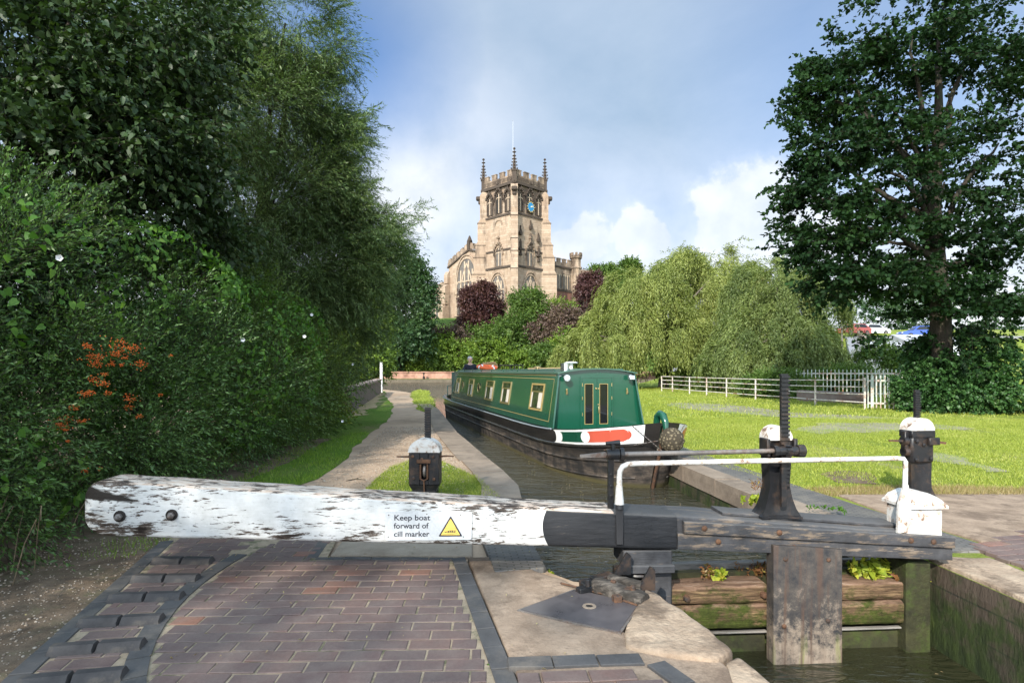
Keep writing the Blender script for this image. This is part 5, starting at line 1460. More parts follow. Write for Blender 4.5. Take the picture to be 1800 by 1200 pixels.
# side windows and coach lines
def side_patch(y0, y1, h0, h1, side, off, t=.0):
    return [cab(side, y0, h0, off), cab(side, y1, h0, off), cab(side, y1, h1, off), cab(side, y0, h1, off)]
def side_frame(y0, y1, h0, h1, wy, wh, side, off):
    fs = []
    for a in ((y0, y0 + wy, h0, h1), (y1 - wy, y1, h0, h1), (y0 + wy, y1 - wy, h0, h0 + wh), (y0 + wy, y1 - wy, h1 - wh, h1)):
        fs.append(side_patch(*a, side, off) + side_patch(*a, side, .001))
    mb = MB()
    for q in fs: mb.add(q, [(0, 1, 2, 3), (4, 7, 6, 5), (0, 4, 5, 1), (1, 5, 6, 2), (2, 6, 7, 3), (3, 7, 4, 0)])
    return mb
WINS = [(.78, 1.62), (3.30, 4.12), (5.05, 5.95), (7.75, 8.45), (10.1, 10.75)]
M_curt = mat_noise('curtain', (.50, .45, .38), (.70, .66, .58), 4, None, rough=.9, bump=0, stretch=(1, 9, 1))
def mat_winpane():
    m = Mat('window_glass', .03, .6); n = m.noise(m.coord((1, 1.8, 1.2)), 2.2, 3, .5, .8); m.color(m.ramp(n, [(.4, (.012, .014, .012)), (.55, (.05, .055, .03)), (.7, (.012, .012, .012))])); m.bump(n, .3, .05); return m.m
M_wpane = mat_winpane()
for side in (-1, 1):
    for wi, (a, b) in enumerate(WINS):
        f = obj('window', side_frame(a, b, .27, .80, .035, .035, side, .018), M_gold if wi == 0 else M_brass, boat)
        mb = MB(); mb.add(side_patch(a + .03, b - .03, .30, .77, side, .006), [(0, 1, 2, 3)]); obj('pane', mb, M_wpane, f)
        mb = MB(); q = side_patch(a + .05, a + .05 + (b - a) * .30, .32, .62, side, .009); mb.add(q, [(0, 1, 2, 3)]); obj('curtain', mb, M_curt, f); mb = MB(); q = side_patch(b - .05 - (b - a) * .12, b - .05, .32, .62, side, .009); mb.add(q, [(0, 1, 2, 3)]); obj('curtain', mb, M_curt, f)
        mb = MB(); q = side_patch(a + .035, b - .035, .625, .65, side, .014); mb.add(q, [(0, 1, 2, 3)]); obj('glazing_bar', mb, M_brass, f)
    for y in (6.9, 9.45):
        c = cab(side, y, .55, .004); Mx = Matrix.Translation(c) @ Matrix.Rotation(R(90) * side, 4, 'Y') @ Matrix.Rotation(0, 4, 'X')
        mb = MB(); mb.lathe([(.155, 0), (.155, .012), (.125, .016), (.12, .004)], Mx, 24); f = obj('porthole', mb, M_brass, boat, smooth=40)
        mb = MB(); mb.lathe([(.12, .001), (.119, .006)], Mx, 24); obj('pane', mb, M_wpane, f)
    mb = side_frame(.26, 11.2, .10, .90, .014, .012, side, .003)
    for h in (.955,): mb.add(side_patch(.15, 11.3, h, h + .012, side, .003), [(0, 1, 2, 3)])
    obj('coach_line', mb, M_gold, cabin)
    mb = MB(); mb.add(side_patch(.13, 11.35, .985, 1.0, side, .004), [(0, 1, 2, 3)]); obj('roof_edge_line', mb, flat('edge_line', (.22, .26, .16), .4), cabin)
# chimney collar and mushroom vents on the roof
c = Vector((-.56, .34, arc_top(.34, -.56) + .01)); mb = MB(); mb.lathe([(.085, 0), (.085, .12), (.09, .125), (.09, .14), (.083, .14), (.083, .12)], Matrix.Translation(c), 20); obj('flue', mb, flat('polished_steel', (.62, .62, .63), .14, .5, .95), boat, smooth=40)
c = Vector((.0, 1.5, arc_top(1.5, 0) + .005)); mb = MB(); mb.lathe([(.04, 0), (.04, .11), (.13, .115), (.15, .13), (.10, .15), (.01, .155)], Matrix.Translation(c), 20); obj('roof_vent', mb, M_wh, boat, smooth=40)
c = Vector((.2, 4.5, arc_top(4.5, .2) + .005)); mb = MB(); mb.lathe([(.05, 0), (.05, .05), (.10, .055), (.10, .07), (.02, .09)], Matrix.Translation(c), 16); obj('roof_vent', mb, M_brass, boat, smooth=40)
# tiller and rail at the stern
mb = MB(); mb.tube([(0, 13.6, .5), (0, 13.6, 1.2), (0, 13.3, 1.42), (0, 12.7, 1.46)], .02, 8); obj('tiller', mb, M_brass, boat, smooth=60)
mb = MB(); mb.tube([(-.8, 13.0, .75), (-.8, 13.0, 1.15), (-.5, 13.5, 1.17), (0, 13.7, 1.18), (.5, 13.5, 1.17), (.8, 13.0, 1.15), (.8, 13.0, .75)], .018, 6); obj('stern_rail', mb, M_green, boat, smooth=60)

BMw = world_of(boat)
# things lying on the roof
def roof_world(x, y, dz=0): return BMw @ Vector((x, y, arc_top(y, x) + .015 + dz))
c = roof_world(-.15, 8.9, .07)
mb = MB(); n_, m_ = 32, 10; vs = []; fs = []
for i in range(n_):
    for k in range(m_):
        a = 2 * math.pi * i / n_; b = 2 * math.pi * k / m_; r_ = .29 + .062 * math.cos(b); vs.append((r_ * math.cos(a), r_ * math.sin(a), .055 * math.sin(b)))
for i in range(n_):
    for k in range(m_): fs.append((i * m_ + k, ((i + 1) % n_) * m_ + k, ((i + 1) % n_) * m_ + (k + 1) % m_, i * m_ + (k + 1) % m_))
lb = thing('lifebuoy', 'orange lifebuoy lying on the far end of the boat roof', 'lifebuoy', c, BA); lb.rotation_euler = (R(8), R(2), BA)
mb.add(vs, fs); obj('ring', mb, flat('buoy_orange', (.72, .12, .025), .5), lb, smooth=60)
mb = MB()
for q in range(4):
    a = q * math.pi / 2 + .5; Mx = Matrix.Rotation(a, 4, 'Z') @ Matrix.Translation((.29, 0, 0))
    vs = []; 
    for yy_ in (-.03, .03):
        for k in range(12): b = 2 * math.pi * k / 12; vs.append(Mx @ Vector((.067 * math.cos(b), yy_, .060 * math.sin(b))))
    mb.add(vs, [(k, (k + 1) % 12, 12 + (k + 1) % 12, 12 + k) for k in range(12)])
obj('band', mb, M_wh, lb, smooth=60)
c = roof_world(.12, 9.6, 0); mb = MB(); rb = random.Random(3)
for k in range(16):
    a = rb.uniform(0, 6.28); r_ = rb.uniform(.03, .16); h_ = rb.uniform(.02, .22)
    mb.tube([c + Vector((r_ * math.cos(a) - .14, r_ * math.sin(a), h_)), c + Vector((r_ * math.cos(a) + .12, r_ * math.sin(a) + .05, h_ + .02))], .035, 7)
top('kindling_pile', mb, mat_noise('split_wood', (.30, .18, .08), (.45, .30, .15), 8, None, rough=.9), 'small pile of split firewood on the boat roof behind the lifebuoy', 'firewood', origin=c)
mb = MB(); a = roof_world(.0, 7.6, .02)
for k in range(4):
    p = roof_world(-.1 + .03 * k, 7.3 - .45 * k, .0); q = roof_world(.25, 7.4 - .45 * k, .0)
    mb.tube([p, p + Vector((0, 0, .12)), q + Vector((0, 0, .12)), q], .012, 5)
for x in (-.1, .12, .25): mb.tube([roof_world(x, 7.4, .12), roof_world(x, 5.9, .12)], .011, 5)
top('roof_rack', mb, M_iron, 'low black wire rack on the boat roof in front of the lifebuoy', 'roof rack', origin=a)
p0, p1 = roof_world(.25, 5.5, .02), roof_world(.22, 2.6, .02)
mb = MB(); mb.tube([p0, p1], .018, 6); mb.tube([p0 + Vector((.05, 0, 0)), p1 + Vector((.06, 0, 0))], .014, 6); top('boat_pole', mb, mat_noise('pole_wood', (.35, .24, .12), (.5, .36, .2), 5, None), 'pair of long wooden boat poles laid along the roof', 'boat pole', origin=p0)

# ------------------------------------------------------------------ the person steering
def skin_mesh(name, chain, mat, parent=None, sub=2, smooth=True):
    """chain: list of (pos, radius, parent index)"""
    me = bpy.data.meshes.new(name); me.from_pydata([c[0] for c in chain], [(i, c[2]) for i, c in enumerate(chain) if c[2] is not None], [])
    o = bpy.data.objects.new(name, me); COL.objects.link(o)
    md = o.modifiers.new('s', 'SKIN'); md.use_smooth_shade = True
    sv = me.skin_vertices[0].data
    for i, c in enumerate(chain):
        r = c[1]; sv[i].radius = (r, r) if not isinstance(r, tuple) else r
        sv[i].use_root = (c[2] is None)
    m2 = o.modifiers.new('d', 'SUBSURF'); m2.levels = sub; m2.render_levels = sub
    dg = bpy.context.evaluated_depsgraph_get(); me2 = bpy.data.meshes.new_from_object(o.evaluated_get(dg))
    bpy.data.objects.remove(o); me2.materials.clear(); me2.materials.append(mat); me2.shade_smooth()
    o = bpy.data.objects.new(name, me2); COL.objects.link(o)
    if parent is not None: o.parent = parent
    return o
pc_ = BMw @ Vector((-.02, 12.45, .52))
M_skin = flat('skin', (.52, .32, .24), .55); M_coat = mat_noise('navy_coat', (.012, .014, .022), (.028, .03, .042), 9, None, rough=.9); M_trous = mat_noise('dark_trousers', (.03, .03, .035), (.05, .05, .055), 9, None, rough=.9)
ps = thing('person', 'grey-haired person in a dark coat steering at the boat stern', 'person', pc_, BA)
S = [((0, 0, .95), (.15, .11), None), ((0, .0, 1.12), (.145, .105), 0), ((0, -.01, 1.30), (.165, .115), 1), ((0, -.01, 1.42), (.13, .09), 2), ((0, -.02, 1.50), .055, 3), ((0, -.04, 1.56), .062, 4), ((0, -.045, 1.63), (.078, .092), 5), ((0, -.04, 1.70), (.072, .085), 6), ((0, -.035, 1.745), .045, 7)]
for s in (-1, 1):
    i = len(S); S += [((s * .17, -.0, 1.41), .065, 3), ((s * .23, -.02, 1.28), .052, i), ((s * .26, -.06, 1.14), .045, i + 1), ((s * .22, -.22, 1.06), .038, i + 2), ((s * .17, -.33, 1.05), .028, i + 3), ((s * .165, -.39, 1.045), (.036, .018), i + 4)]
    h = len(S) - 1
    for f_ in range(4):
        fx = (f_ - 1.5) * .019; k = len(S)
        S += [((s * .165 + fx, -.425, 1.043), .0095, h), ((s * .165 + fx, -.458 + abs(f_ - 1.4) * .006, 1.030), .0085, k), ((s * .165 + fx, -.468 + abs(f_ - 1.4) * .006, 1.008), .0075, k + 1)]
    k = len(S); S += [((s * .165 - s * .038, -.40, 1.040), .010, h), ((s * .165 - s * .05, -.43, 1.028), .0085, k)]
    k = len(S); S += [((s * .09, 0, .86), .095, 0), ((s * .10, -.01, .48), .062, k), ((s * .10, .01, .10), .042, k + 1), ((s * .10, -.04, .045), .042, k + 2), ((s * .10, -.15, .035), .035, k + 3)]
skin_mesh('body', S, M_skin, ps)
S = [((0, 0, .84), (.175, .135), None), ((0, .0, 1.0), (.165, .125), 0), ((0, .0, 1.12), (.165, .12), 1), ((0, -.01, 1.30), (.185, .13), 2), ((0, -.01, 1.42), (.15, .105), 3), ((0, -.02, 1.495), .075, 4)]
for s in (-1, 1):
    i = len(S); S += [((s * .175, -.0, 1.41), .080, 4), ((s * .235, -.02, 1.28), .068, i), ((s * .265, -.06, 1.14), .060, i + 1), ((s * .225, -.22, 1.06), .052, i + 2), ((s * .175, -.32, 1.05), .044, i + 3)]
skin_mesh('coat', S, M_coat, ps)
S = [((0, 0, .92), (.15, .12), None)]
for s in (-1, 1):
    i = len(S); S += [((s * .09, 0, .82), .108, 0), ((s * .10, -.01, .48), .078, i), ((s * .10, .01, .12), .062, i + 1)]
skin_mesh('trousers', S, M_trous, ps)
S = [((0, -.02, 1.62), (.086, .098), None), ((0, -.015, 1.70), (.086, .098), 0), ((0, -.02, 1.765), (.055, .06), 1)]
S = [((0, .03, 1.62), (.095, .085), None), ((0, .0, 1.71), (.112, .115), 0), ((0, -.025, 1.77), (.085, .10), 1)]
skin_mesh('hair', S, mat_noise('grey_hair', (.25, .24, .24), (.42, .41, .41), 20, None, rough=.8), ps)
mb = MB()
mb.tube([(0, -.125, 1.655), (0, -.15, 1.63), (0, -.135, 1.61)], [.008, .017, .008], 8); obj('nose', mb, M_skin, ps, smooth=60)
mb = MB(); 
for s in (-1, 1): mb.lathe([(.012, 0), (.008, .006), (.002, .008)], Matrix.Translation((s * .031, -.126, 1.655)) @ Matrix.Rotation(R(90), 4, 'X'), 10)
mb.box((-.025, -.134, 1.583), (.025, -.122, 1.590)); obj('eyes_and_mouth', mb, flat('face_dark', (.05, .03, .03), .6), ps)
mb = MB()
for s in (-1, 1): mb.tube([(s * .08, -.035, 1.665), (s * .093, -.03, 1.65), (s * .08, -.035, 1.615)], [.01, .016, .008], 8)
obj('ears', mb, M_skin, ps, smooth=60)
for s in (-1, 1):
    mb = MB(); mb.box((s * .10 - .045, -.20, 0), (s * .10 + .045, .05, .07), bev=.02); obj('shoe', mb, M_trous, ps)
# ------------------------------------------------------------------ the church
D0 = 105.0; k0 = D0 / F
CBASE = 9.0
ch0 = P(904, 600, D0); CA = R(45)
church = thing('church', 'sandstone parish church with tall pinnacled clock tower on the hill', 'church', (ch0.x, ch0.y, CBASE), CA)
def mat_sandstone(name, soot, base=((.32, .24, .165), (.44, .35, .26), (.27, .185, .13)), bw=1.1, bh=.42):
    m = Mat(name, .9, .15)
    o = m.tc.outputs['Object']; X, Y, Z = m.sep(o)[:3]
    uv = m.n.new('ShaderNodeCombineXYZ'); m.l.new(m.math('ADD', X, m.math('MULTIPLY', Y, 1.0)), uv.inputs[0]); m.l.new(Z, uv.inputs[1])
    br = m.n.new('ShaderNodeTexBrick'); br.inputs['Scale'].default_value = 1; br.inputs['Brick Width'].default_value = bw; br.inputs['Row Height'].default_value = bh
    br.inputs['Mortar Size'].default_value = .02; br.inputs['Bias'].default_value = 0.0
    setin(br, 'Color1', base[0]); setin(br, 'Color2', base[1]); setin(br, 'Mortar', tuple(c * .75 for c in base[0])); m.l.new(uv.outputs[0], br.inputs[0])
    n = m.noise(m.coord((1, 1, .35)), .35, 8, .7); n2 = m.noise(m.coord((1, 1, 1)), 1.6, 8, .75); n3 = m.noise(m.coord((1, 1, .25)), .9, 8, .72)
    col = m.mix(m.ramp(n, [(.35, 0), (.7, .75)]), br.outputs[0], base[2])
    col = m.mix(m.ramp(n2, [(.42, 0), (.72, .6)]), col, (.20, .14, .10))
    f = m.ramp(m.math('ADD', n3, soot), [(.53, 0), (.76, .9)])
    col = m.mix(f, col, (.036, .029, .025))
    m.color(col); m.bump(n2, .6, .08); m.bump(br.outputs['Fac'], -.4, .03); return m.m
M_sand = mat_sandstone('sandstone', .02)
M_sandt = mat_sandstone('sooty_sandstone', .14)
M_soot = mat_sandstone('carved_stone_black', .46)
M_tracery = flat('tracery_stone', (.40, .31, .22), .9)
M_lead = mat_noise('leaded_glass', (.06, .052, .045), (.15, .125, .10), 1.4, None, rough=.45, spec=.5, bump=.3, bd=.05)
M_louv = flat('belfry_louvre', (.02, .018, .016), .9)
def part(nm, mb, m, parent=church, **kw): return obj(nm, mb, m, parent, **kw)
def zz(py, d=D0): return H - (py - CY) / F * d - CBASE   # local height of a pixel row
def FR(a, off, z): return Vector((a, -off, z))           # right-hand face, plane y=0
def FL(a, off, z): return Vector((-off, a, z))           # left-hand face, plane x=0
SD = 7.9
Z = dict(base=-3.5, s1=zz(468), s2=zz(437), s3=zz(374), corn=zz(321), top=zz(297), mer=zz(305))
mb = MB(); mb.box((.0, .0, Z['base']), (SD, SD, Z['s3'])); tower = part('tower', mb, M_sand)
mb = MB(); mb.box((.15, .15, Z['s3']), (SD - .15, SD - .15, Z['corn'])); part('belfry', mb, M_sandt, tower)
def course(mb, z, h, out, x0=0, x1=SD): mb.box((x0 - out, x0 - out, z), (x1 + out, x1 + out, z + h))
mb = MB(); course(mb, Z['s1'], .35, .18); course(mb, Z['s2'], .3, .12); course(mb, Z['s3'] - .1, .35, .16); course(mb, Z['corn'] - .15, .5, .35)
course(mb, 1.2, .4, .22); part('string_course', mb, M_soot, tower)
# parapet
def crenel(mb, x0, x1, y0, y1, z0, z1, zm, nm, th=.35, gap=.42):
    """battlemented wall along a straight run"""
    dx, dy = x1 - x0, y1 - y0; L = math.hypot(dx, dy); ux, uy = dx / L, dy / L; nx_, ny_ = -uy, ux
    M = Matrix(((ux, nx_, 0, x0), (uy, ny_, 0, y0), (0, 0, 1, 0), (0, 0, 0, 1)))
    mb.box((0, -th / 2, z0), (L, th / 2, z1), M)
    p = L / nm
    for k in range(nm):
        a = k * p + p * gap / 2; mb.box((a, -th / 2 - .004, z1), (a + p * (1 - gap), th / 2 + .004, zm), M)
        mb.box((a - .06, -th / 2 - .07, zm), (a + p * (1 - gap) + .06, th / 2 + .07, zm + .14), M)
mb = MB(); e = .0
for a in ((e, e, SD - e, e), (SD - e, e, SD - e, SD - e), (SD - e, SD - e, e, SD - e), (e, SD - e, e, e)):
    crenel(mb, a[0], a[2], a[1], a[3], Z['corn'] + .3, Z['mer'] - .1, Z['top'] - .1, 4)
pr = part('parapet', mb, M_sandt, tower)
mb = MB()
for T in (FR, FL):
    for k in range(22):
        a = .55 + k * (SD - 1.1) / 21; lo, hi = T(a - .05, .175, Z['corn'] + .55), T(a + .05, .26, Z['mer'] - .35)
        mb.box((min(lo.x, hi.x), min(lo.y, hi.y), lo.z), (max(lo.x, hi.x), max(lo.y, hi.y), hi.z))
part('parapet_ribs', mb, M_soot, tower)
# pinnacles
def pinnacle(x, y, z0, z1, parent, r=.55):
    mb = MB(); Mx = Matrix.Translation((x, y, 0)) @ Matrix.Rotation(R(45), 4, 'Z')
    hgt = z1 - z0; zb = z0 + hgt * .38
    mb.lathe([(r * .95, z0), (r * .95, zb - .25), (r * 1.25, zb - .2), (r * 1.25, zb), (r * .85, zb + .1), (r * .42, zb + (z1 - zb) * .55), (r * .16, z1 - .55), (r * .14, z1)], Mx @ Matrix.Rotation(R(45), 4, 'Z'), 4)
    for i in range(5):
        t_ = i / 5; zz_ = zb + .25 + (z1 - zb - .9) * t_; rr_ = r * (.95 - .75 * t_)
        for q in range(4):
            a = q * math.pi / 2 + R(45); c_ = Mx @ Vector((rr_ * math.cos(a - R(45)), rr_ * math.sin(a - R(45)), zz_)); mb.box((c_.x - .11, c_.y - .11, c_.z - .1), (c_.x + .11, c_.y + .11, c_.z + .14), bev=.05)
    mb.box((x - .26, y - .26, z1 - .62), (x + .26, y + .26, z1 - .42), bev=.06); mb.box((x - .1, y - .1, z1 - .1), (x + .1, y + .1, z1 + .25)); mb.box((x - .25, y - .06, z1 + .0), (x + .25, y + .06, z1 + .12)); mb.box((x - .05, y - .26, z1 + .005), (x + .05, y + .26, z1 + .115))
    return part('pinnacle', mb, M_soot, parent)
for x, y in ((0, 0), (SD, 0), (0, SD), (SD, SD)): pinnacle(x, y, Z['corn'], Z['top'] + 3.45, tower)
# diagonal buttresses
for (x, y), a in (((0, 0), 225), ((SD, 0), 315), ((0, SD), 135), ((SD, SD), 45)):
    mb = MB(); Mx = Matrix.Translation((x, y, 0)) @ Matrix.Rotation(R(a), 4, 'Z')
    wd = .62
    steps = [(Z['base'], Z['s1'], 2.15), (Z['s1'], Z['s2'], 1.75), (Z['s2'], Z['s3'] - 4.0, 1.45), (Z['s3'] - 4.0, Z['s3'], 1.05), (Z['s3'], Z['corn'] - .2, .62)]
    for i, (z0, z1, p) in enumerate(steps):
        mb.box((-.8, -wd, z0), (p, wd, z1 - .6), Mx)
        nxt = steps[i + 1][2] if i < 4 else .2
        mb.add([Mx @ Vector(v) for v in [(-.8, -wd, z1 - .6), (p, -wd, z1 - .6), (nxt, -wd, z1), (-.8, -wd, z1), (-.8, wd, z1 - .6), (p, wd, z1 - .6), (nxt, wd, z1), (-.8, wd, z1)]],
               [(0, 1, 2, 3), (4, 7, 6, 5), (1, 5, 6, 2), (2, 6, 7, 3)])
        wd -= .004
    bt_ = part('buttress', mb, M_sand, tower)
    mb = MB(); 
    for i, (z0, z1, p) in enumerate(steps[:-1]): mb.box((-.4, -.68, z1 - .68), (p + .08, .68, z1 - .58), Mx)
    mb.box((-.2, -.5, Z['corn'] - 1.6), (1.35, .5, Z['corn'] - .9), Mx, bev=.15); mb.box((.3, -.35, Z['corn'] - 2.3), (.95, .35, Z['corn'] - 1.6), Mx, bev=.15)
    part('carving', mb, M_soot, bt_)
def arch(w, h, spring=None, n=7, sharp=1.0):
    """pointed arch outline centred on 0, foot at 0"""
    hw = w / 2; rise = min(h * .5, w * .86 * sharp) if spring is None else h - spring
    sp_ = h - rise; pts = [(-hw, 0), (hw, 0), (hw, sp_)]
    for i in range(1, n): t_ = i / n; pts.append((hw * math.cos(t_ * math.pi / 2) ** .85, sp_ + rise * math.sin(t_ * math.pi / 2) ** 1.15))
    pts.append((0, h))
    for i in range(n - 1, 0, -1): t_ = i / n; pts.append((-hw * math.cos(t_ * math.pi / 2) ** .85, sp_ + rise * math.sin(t_ * math.pi / 2) ** 1.15))
    pts.append((-hw, sp_)); return pts
def gothic(parent, T, a, z, w, h, lights=2, glass=None, hood=True, framem=None, fw=.22, rel=.0, crockets=False, transom=False):
    """window: deep set moulding ring, glass, mullions and tracery"""
    o_ = arch(w + 2 * fw, h + fw * 1.5); i_ = arch(w, h); n = len(o_)
    mb = MB(); vs = []; fs = []
    for (u, v) in o_: vs += [T(a + u, rel + .003, z + v - fw * .4), T(a + u, rel + .16, z + v - fw * .4)]
    for (u, v) in i_: vs += [T(a + u, rel + .16, z + v), T(a + u, rel + .01, z + v)]
    o2 = 2 * n
    for k in range(n):
        k2 = (k + 1) % n
        fs += [(2 * k, 2 * k2, 2 * k2 + 1, 2 * k + 1), (2 * k + 1, 2 * k2 + 1, o2 + 2 * k2, o2 + 2 * k), (o2 + 2 * k, o2 + 2 * k2, o2 + 2 * k2 + 1, o2 + 2 * k + 1)]
    mb.add(vs, fs)
    if hood:
        hp = [p for p in arch(w + 2 * fw + .5, h + fw * 1.5 + .35)[2:]]
        hp = [q for q in hp]
        for p, q in zip(hp, hp[1:]):
            mb.add([T(a + p[0], rel, z + p[1]), T(a + q[0], rel, z + q[1]), T(a + q[0] * .93, rel, z + q[1] - .2), T(a + p[0] * .93, rel, z + p[1] - .2)] + [T(a + p[0], rel + .24, z + p[1]), T(a + q[0], rel + .24, z + q[1]), T(a + q[0] * .93, rel + .24, z + q[1] - .2), T(a + p[0] * .93, rel + .24, z + p[1] - .2)],
                   [(0, 1, 2, 3), (4, 5, 6, 7), (0, 1, 5, 4), (1, 2, 6, 5), (2, 3, 7, 6), (3, 0, 4, 7)])
    if crockets:
        for k in range(-3, 4):
            t_ = abs(k) / 3.4; c_ = T(a + k * w * .22, rel + .25, z + h + fw * 1.5 + .55 - (t_ ** 1.6) * w * .95); mb.box(tuple(c_ - Vector((.17, .17, .2))), tuple(c_ + Vector((.17, .17, .25))), bev=.07)
        c_ = T(a, rel + .2, z + h + fw + 1.3); mb.box(tuple(c_ - Vector((.14, .14, .7))), tuple(c_ + Vector((.14, .14, .5))), bev=.05); mb.box(tuple(c_ - Vector((.3, .3, .0))), tuple(c_ + Vector((.3, .3, .25))), bev=.08)
    f = part('window', mb, framem or M_sand, parent)
    mb = MB(); mb.prism(arch(w - .01, h - .01), rel + .012, rel + .03, lambda u, v, hh: T(a + u, hh, z + v)); part('pane', mb, glass or M_lead, f)
    mb = MB(); m_ = .06 + w * .016; rise = min(h * .5, w * .86)
    def bar_(p, q, wd=m_):
        d = Vector((q[0] - p[0], q[1] - p[1])); n_ = Vector((-d.y, d.x)).normalized() * wd
        mb.add([T(a + x, y_, z + v) for y_ in (rel + .03, rel + .10) for x, v in ((p[0] + n_.x, p[1] + n_.y), (q[0] + n_.x, q[1] + n_.y), (q[0] - n_.x, q[1] - n_.y), (p[0] - n_.x, p[1] - n_.y))], [(0, 1, 2, 3), (4, 5, 6, 7), (0, 1, 5, 4), (1, 2, 6, 5), (2, 3, 7, 6), (3, 0, 4, 7)])
    sp_ = h - rise; lw = w / lights
    for k in range(1, lights):
        u = -w / 2 + k * lw; top_ = sp_ + rise * max(.1, (1 - (abs(u) / (w / 2)) ** 1.7)) * .97; bar_((u, 0), (u, top_))
    for k in range(lights):
        u = -w / 2 + (k + .5) * lw; hh = lw * .9; y_ = sp_ - hh * .1
        prev = None
        for (p, q) in arch(lw, hh + .001)[2:]:
            cur = (u + p, y_ + q - hh * .3)
            if prev: bar_(prev, cur, m_ * .7)
            prev = cur
    if lights > 2:
        for s in (-1, 1):
            prev = None
            for i in range(9):
                t_ = i / 8; cur = (s * (w * .25 - w * .25 * math.cos(t_ * math.pi / 2) * 1.0 + .0) - s * .0, sp_ + rise * .15 + rise * .72 * math.sin(t_ * math.pi / 2))
                cur = (s * (w / 2 - w * .02) * (1 - t_) * .5 + 0, sp_ + rise * (.1 + .72 * t_ ** .7))
                if prev: bar_(prev, cur, m_ * .8)
                prev = cur
    if transom: bar_((-w / 2, h * .34), (w / 2, h * .34))
    part('tracery', mb, M_tracery, f); return f
# tower openings
for T in (FR, FL):
    gothic(tower, T, SD / 2 + .1, Z['base'] + 5.2, 3.5, zz(484) - Z['base'] - 5.2 + .4, 4, hood=True)
    gothic(tower, T, SD / 2 - .1, zz(466) + .3, 1.45, zz(434) - zz(466) + .1, 2, crockets=True, fw=.25, framem=M_sandt)
    gothic(tower, T, SD / 2 + .0, zz(373) + .55, 1.25, 3.3 + .2, 2, glass=M_louv, framem=M_soot, rel=-.148, crockets=True)
    for s in (-1, 1): gothic(tower, T, SD / 2 + s * 2.35, zz(373) + .55, 1.2, 3.0, 2, glass=M_soot, framem=M_soot, rel=-.148, crockets=True)
mb = MB(); prev = None   # blind relieving arch on the left face
for p, q in zip(arch(1.9, 1.6)[2:], arch(1.9, 1.6)[3:]):
    mb.add([FL(3.9 + x, y_, zz(396) + v) for y_ in (.0, .1) for x, v in ((p[0], p[1]), (q[0], q[1]), (q[0] * .86, q[1] - .16), (p[0] * .86, p[1] - .16))], [(4, 5, 6, 7), (0, 1, 5, 4), (2, 3, 7, 6)])
part('relieving_arch', mb, M_sandt, tower)
# niches with statues on the clock face side
for a, y0, y1 in ((SD / 2, 424, 388), (1.35, 438, 402), (SD - 1.9, 444, 408)):
    z0, z1 = zz(y0), zz(y1); mb = MB()
    mb.box(tuple(FR(a - .42, .45, z0) ), tuple(FR(a + .42, 0, z0 + .35)), bev=.05)
    mb.prism([(-.28, 0), (.28, 0), (.34, .4), (0, 1.0), (-.34, .4)], .02, .45, lambda u, v, h: FR(a + u, h, z1 - .9 + v)); mb.box(tuple(FR(a - .08, .3, z1 + .0)), tuple(FR(a + .08, .1, z1 + .75)))
    mb.prism([(-.3, -.9), (.3, -.9), (0, 0)], .02, .4, lambda u, v, h: FR(a + u, h, z0 + v))
    nc = part('niche', mb, M_soot, tower)
    mb = MB(); zc_ = z0 + .35; q = FR(a, .26, zc_)
    mb.lathe([(.2, 0), (.22, .3), (.17, .9), (.2, 1.15), (.08, 1.3), (.12, 1.42), (.1, 1.6), (.02, 1.66)], Matrix.Translation(q), 10); part('statue', mb, M_soot, nc, smooth=40)
# clock
ck = FR(SD / 2 - .05, 0, zz(365, 108)); Tc = Matrix.Translation(ck + Vector((0, -.25, 0))) @ Matrix.Rotation(R(90), 4, 'X')
mb = MB(); mb.lathe([(.80, -.2), (.80, .038), (.74, .042)], Tc, 32); cf = part('clock', mb, flat('clock_blue', (.02, .19, .38), .4), church)
mb = MB()
for k in range(12):
    a = k * math.pi / 6; Mx = Tc @ Matrix.Rotation(a, 4, 'Z'); mb.box((-.06, .74, .035), (.06, 1.0, .06), Mx)
    mb.box((-.02, .78, .061), (.02, .96, .066), Mx)
part('numerals', mb, flat('clock_gold', (.62, .46, .12), .4), cf)
mb = MB(); mb.lathe([(1.04, .0), (1.04, .030), (.60, .030), (.60, .0)], Tc, 32); part('dial_back', mb, flat('clock_black', (.02, .02, .02), .6), cf)
mb = MB(); mb.box((-.04, -.12, .07), (.04, .66, .085), Tc @ Matrix.Rotation(R(-78), 4, 'Z')); mb.box((-.055, -.1, .088), (.055, .42, .10), Tc @ Matrix.Rotation(R(-50), 4, 'Z')); part('clock_hands', mb, flat('clock_hand', (.75, .70, .5), .4), cf)
# flagpole
mb = MB(); pf_ = (SD / 2 - .3, SD / 2 - .0); mb.tube([(pf_[0], pf_[1], Z['corn'] - .5), (pf_[0], pf_[1], zz(214, 110.5))], [.05, .025], 8); mb.lathe([(.02, 0), (.09, .08), (.02, .16)], Matrix.Translation((pf_[0], pf_[1], zz(214, 110.5))), 8); part('flagpole', mb, flat('pole_grey', (.45, .46, .48), .5), tower, smooth=60)
mb = MB(); mb.box((.3, .3, Z['corn'] + .2), (SD - .3, SD - .3, Z['corn'] + .35)); part('tower_roof', mb, M_lead, tower)

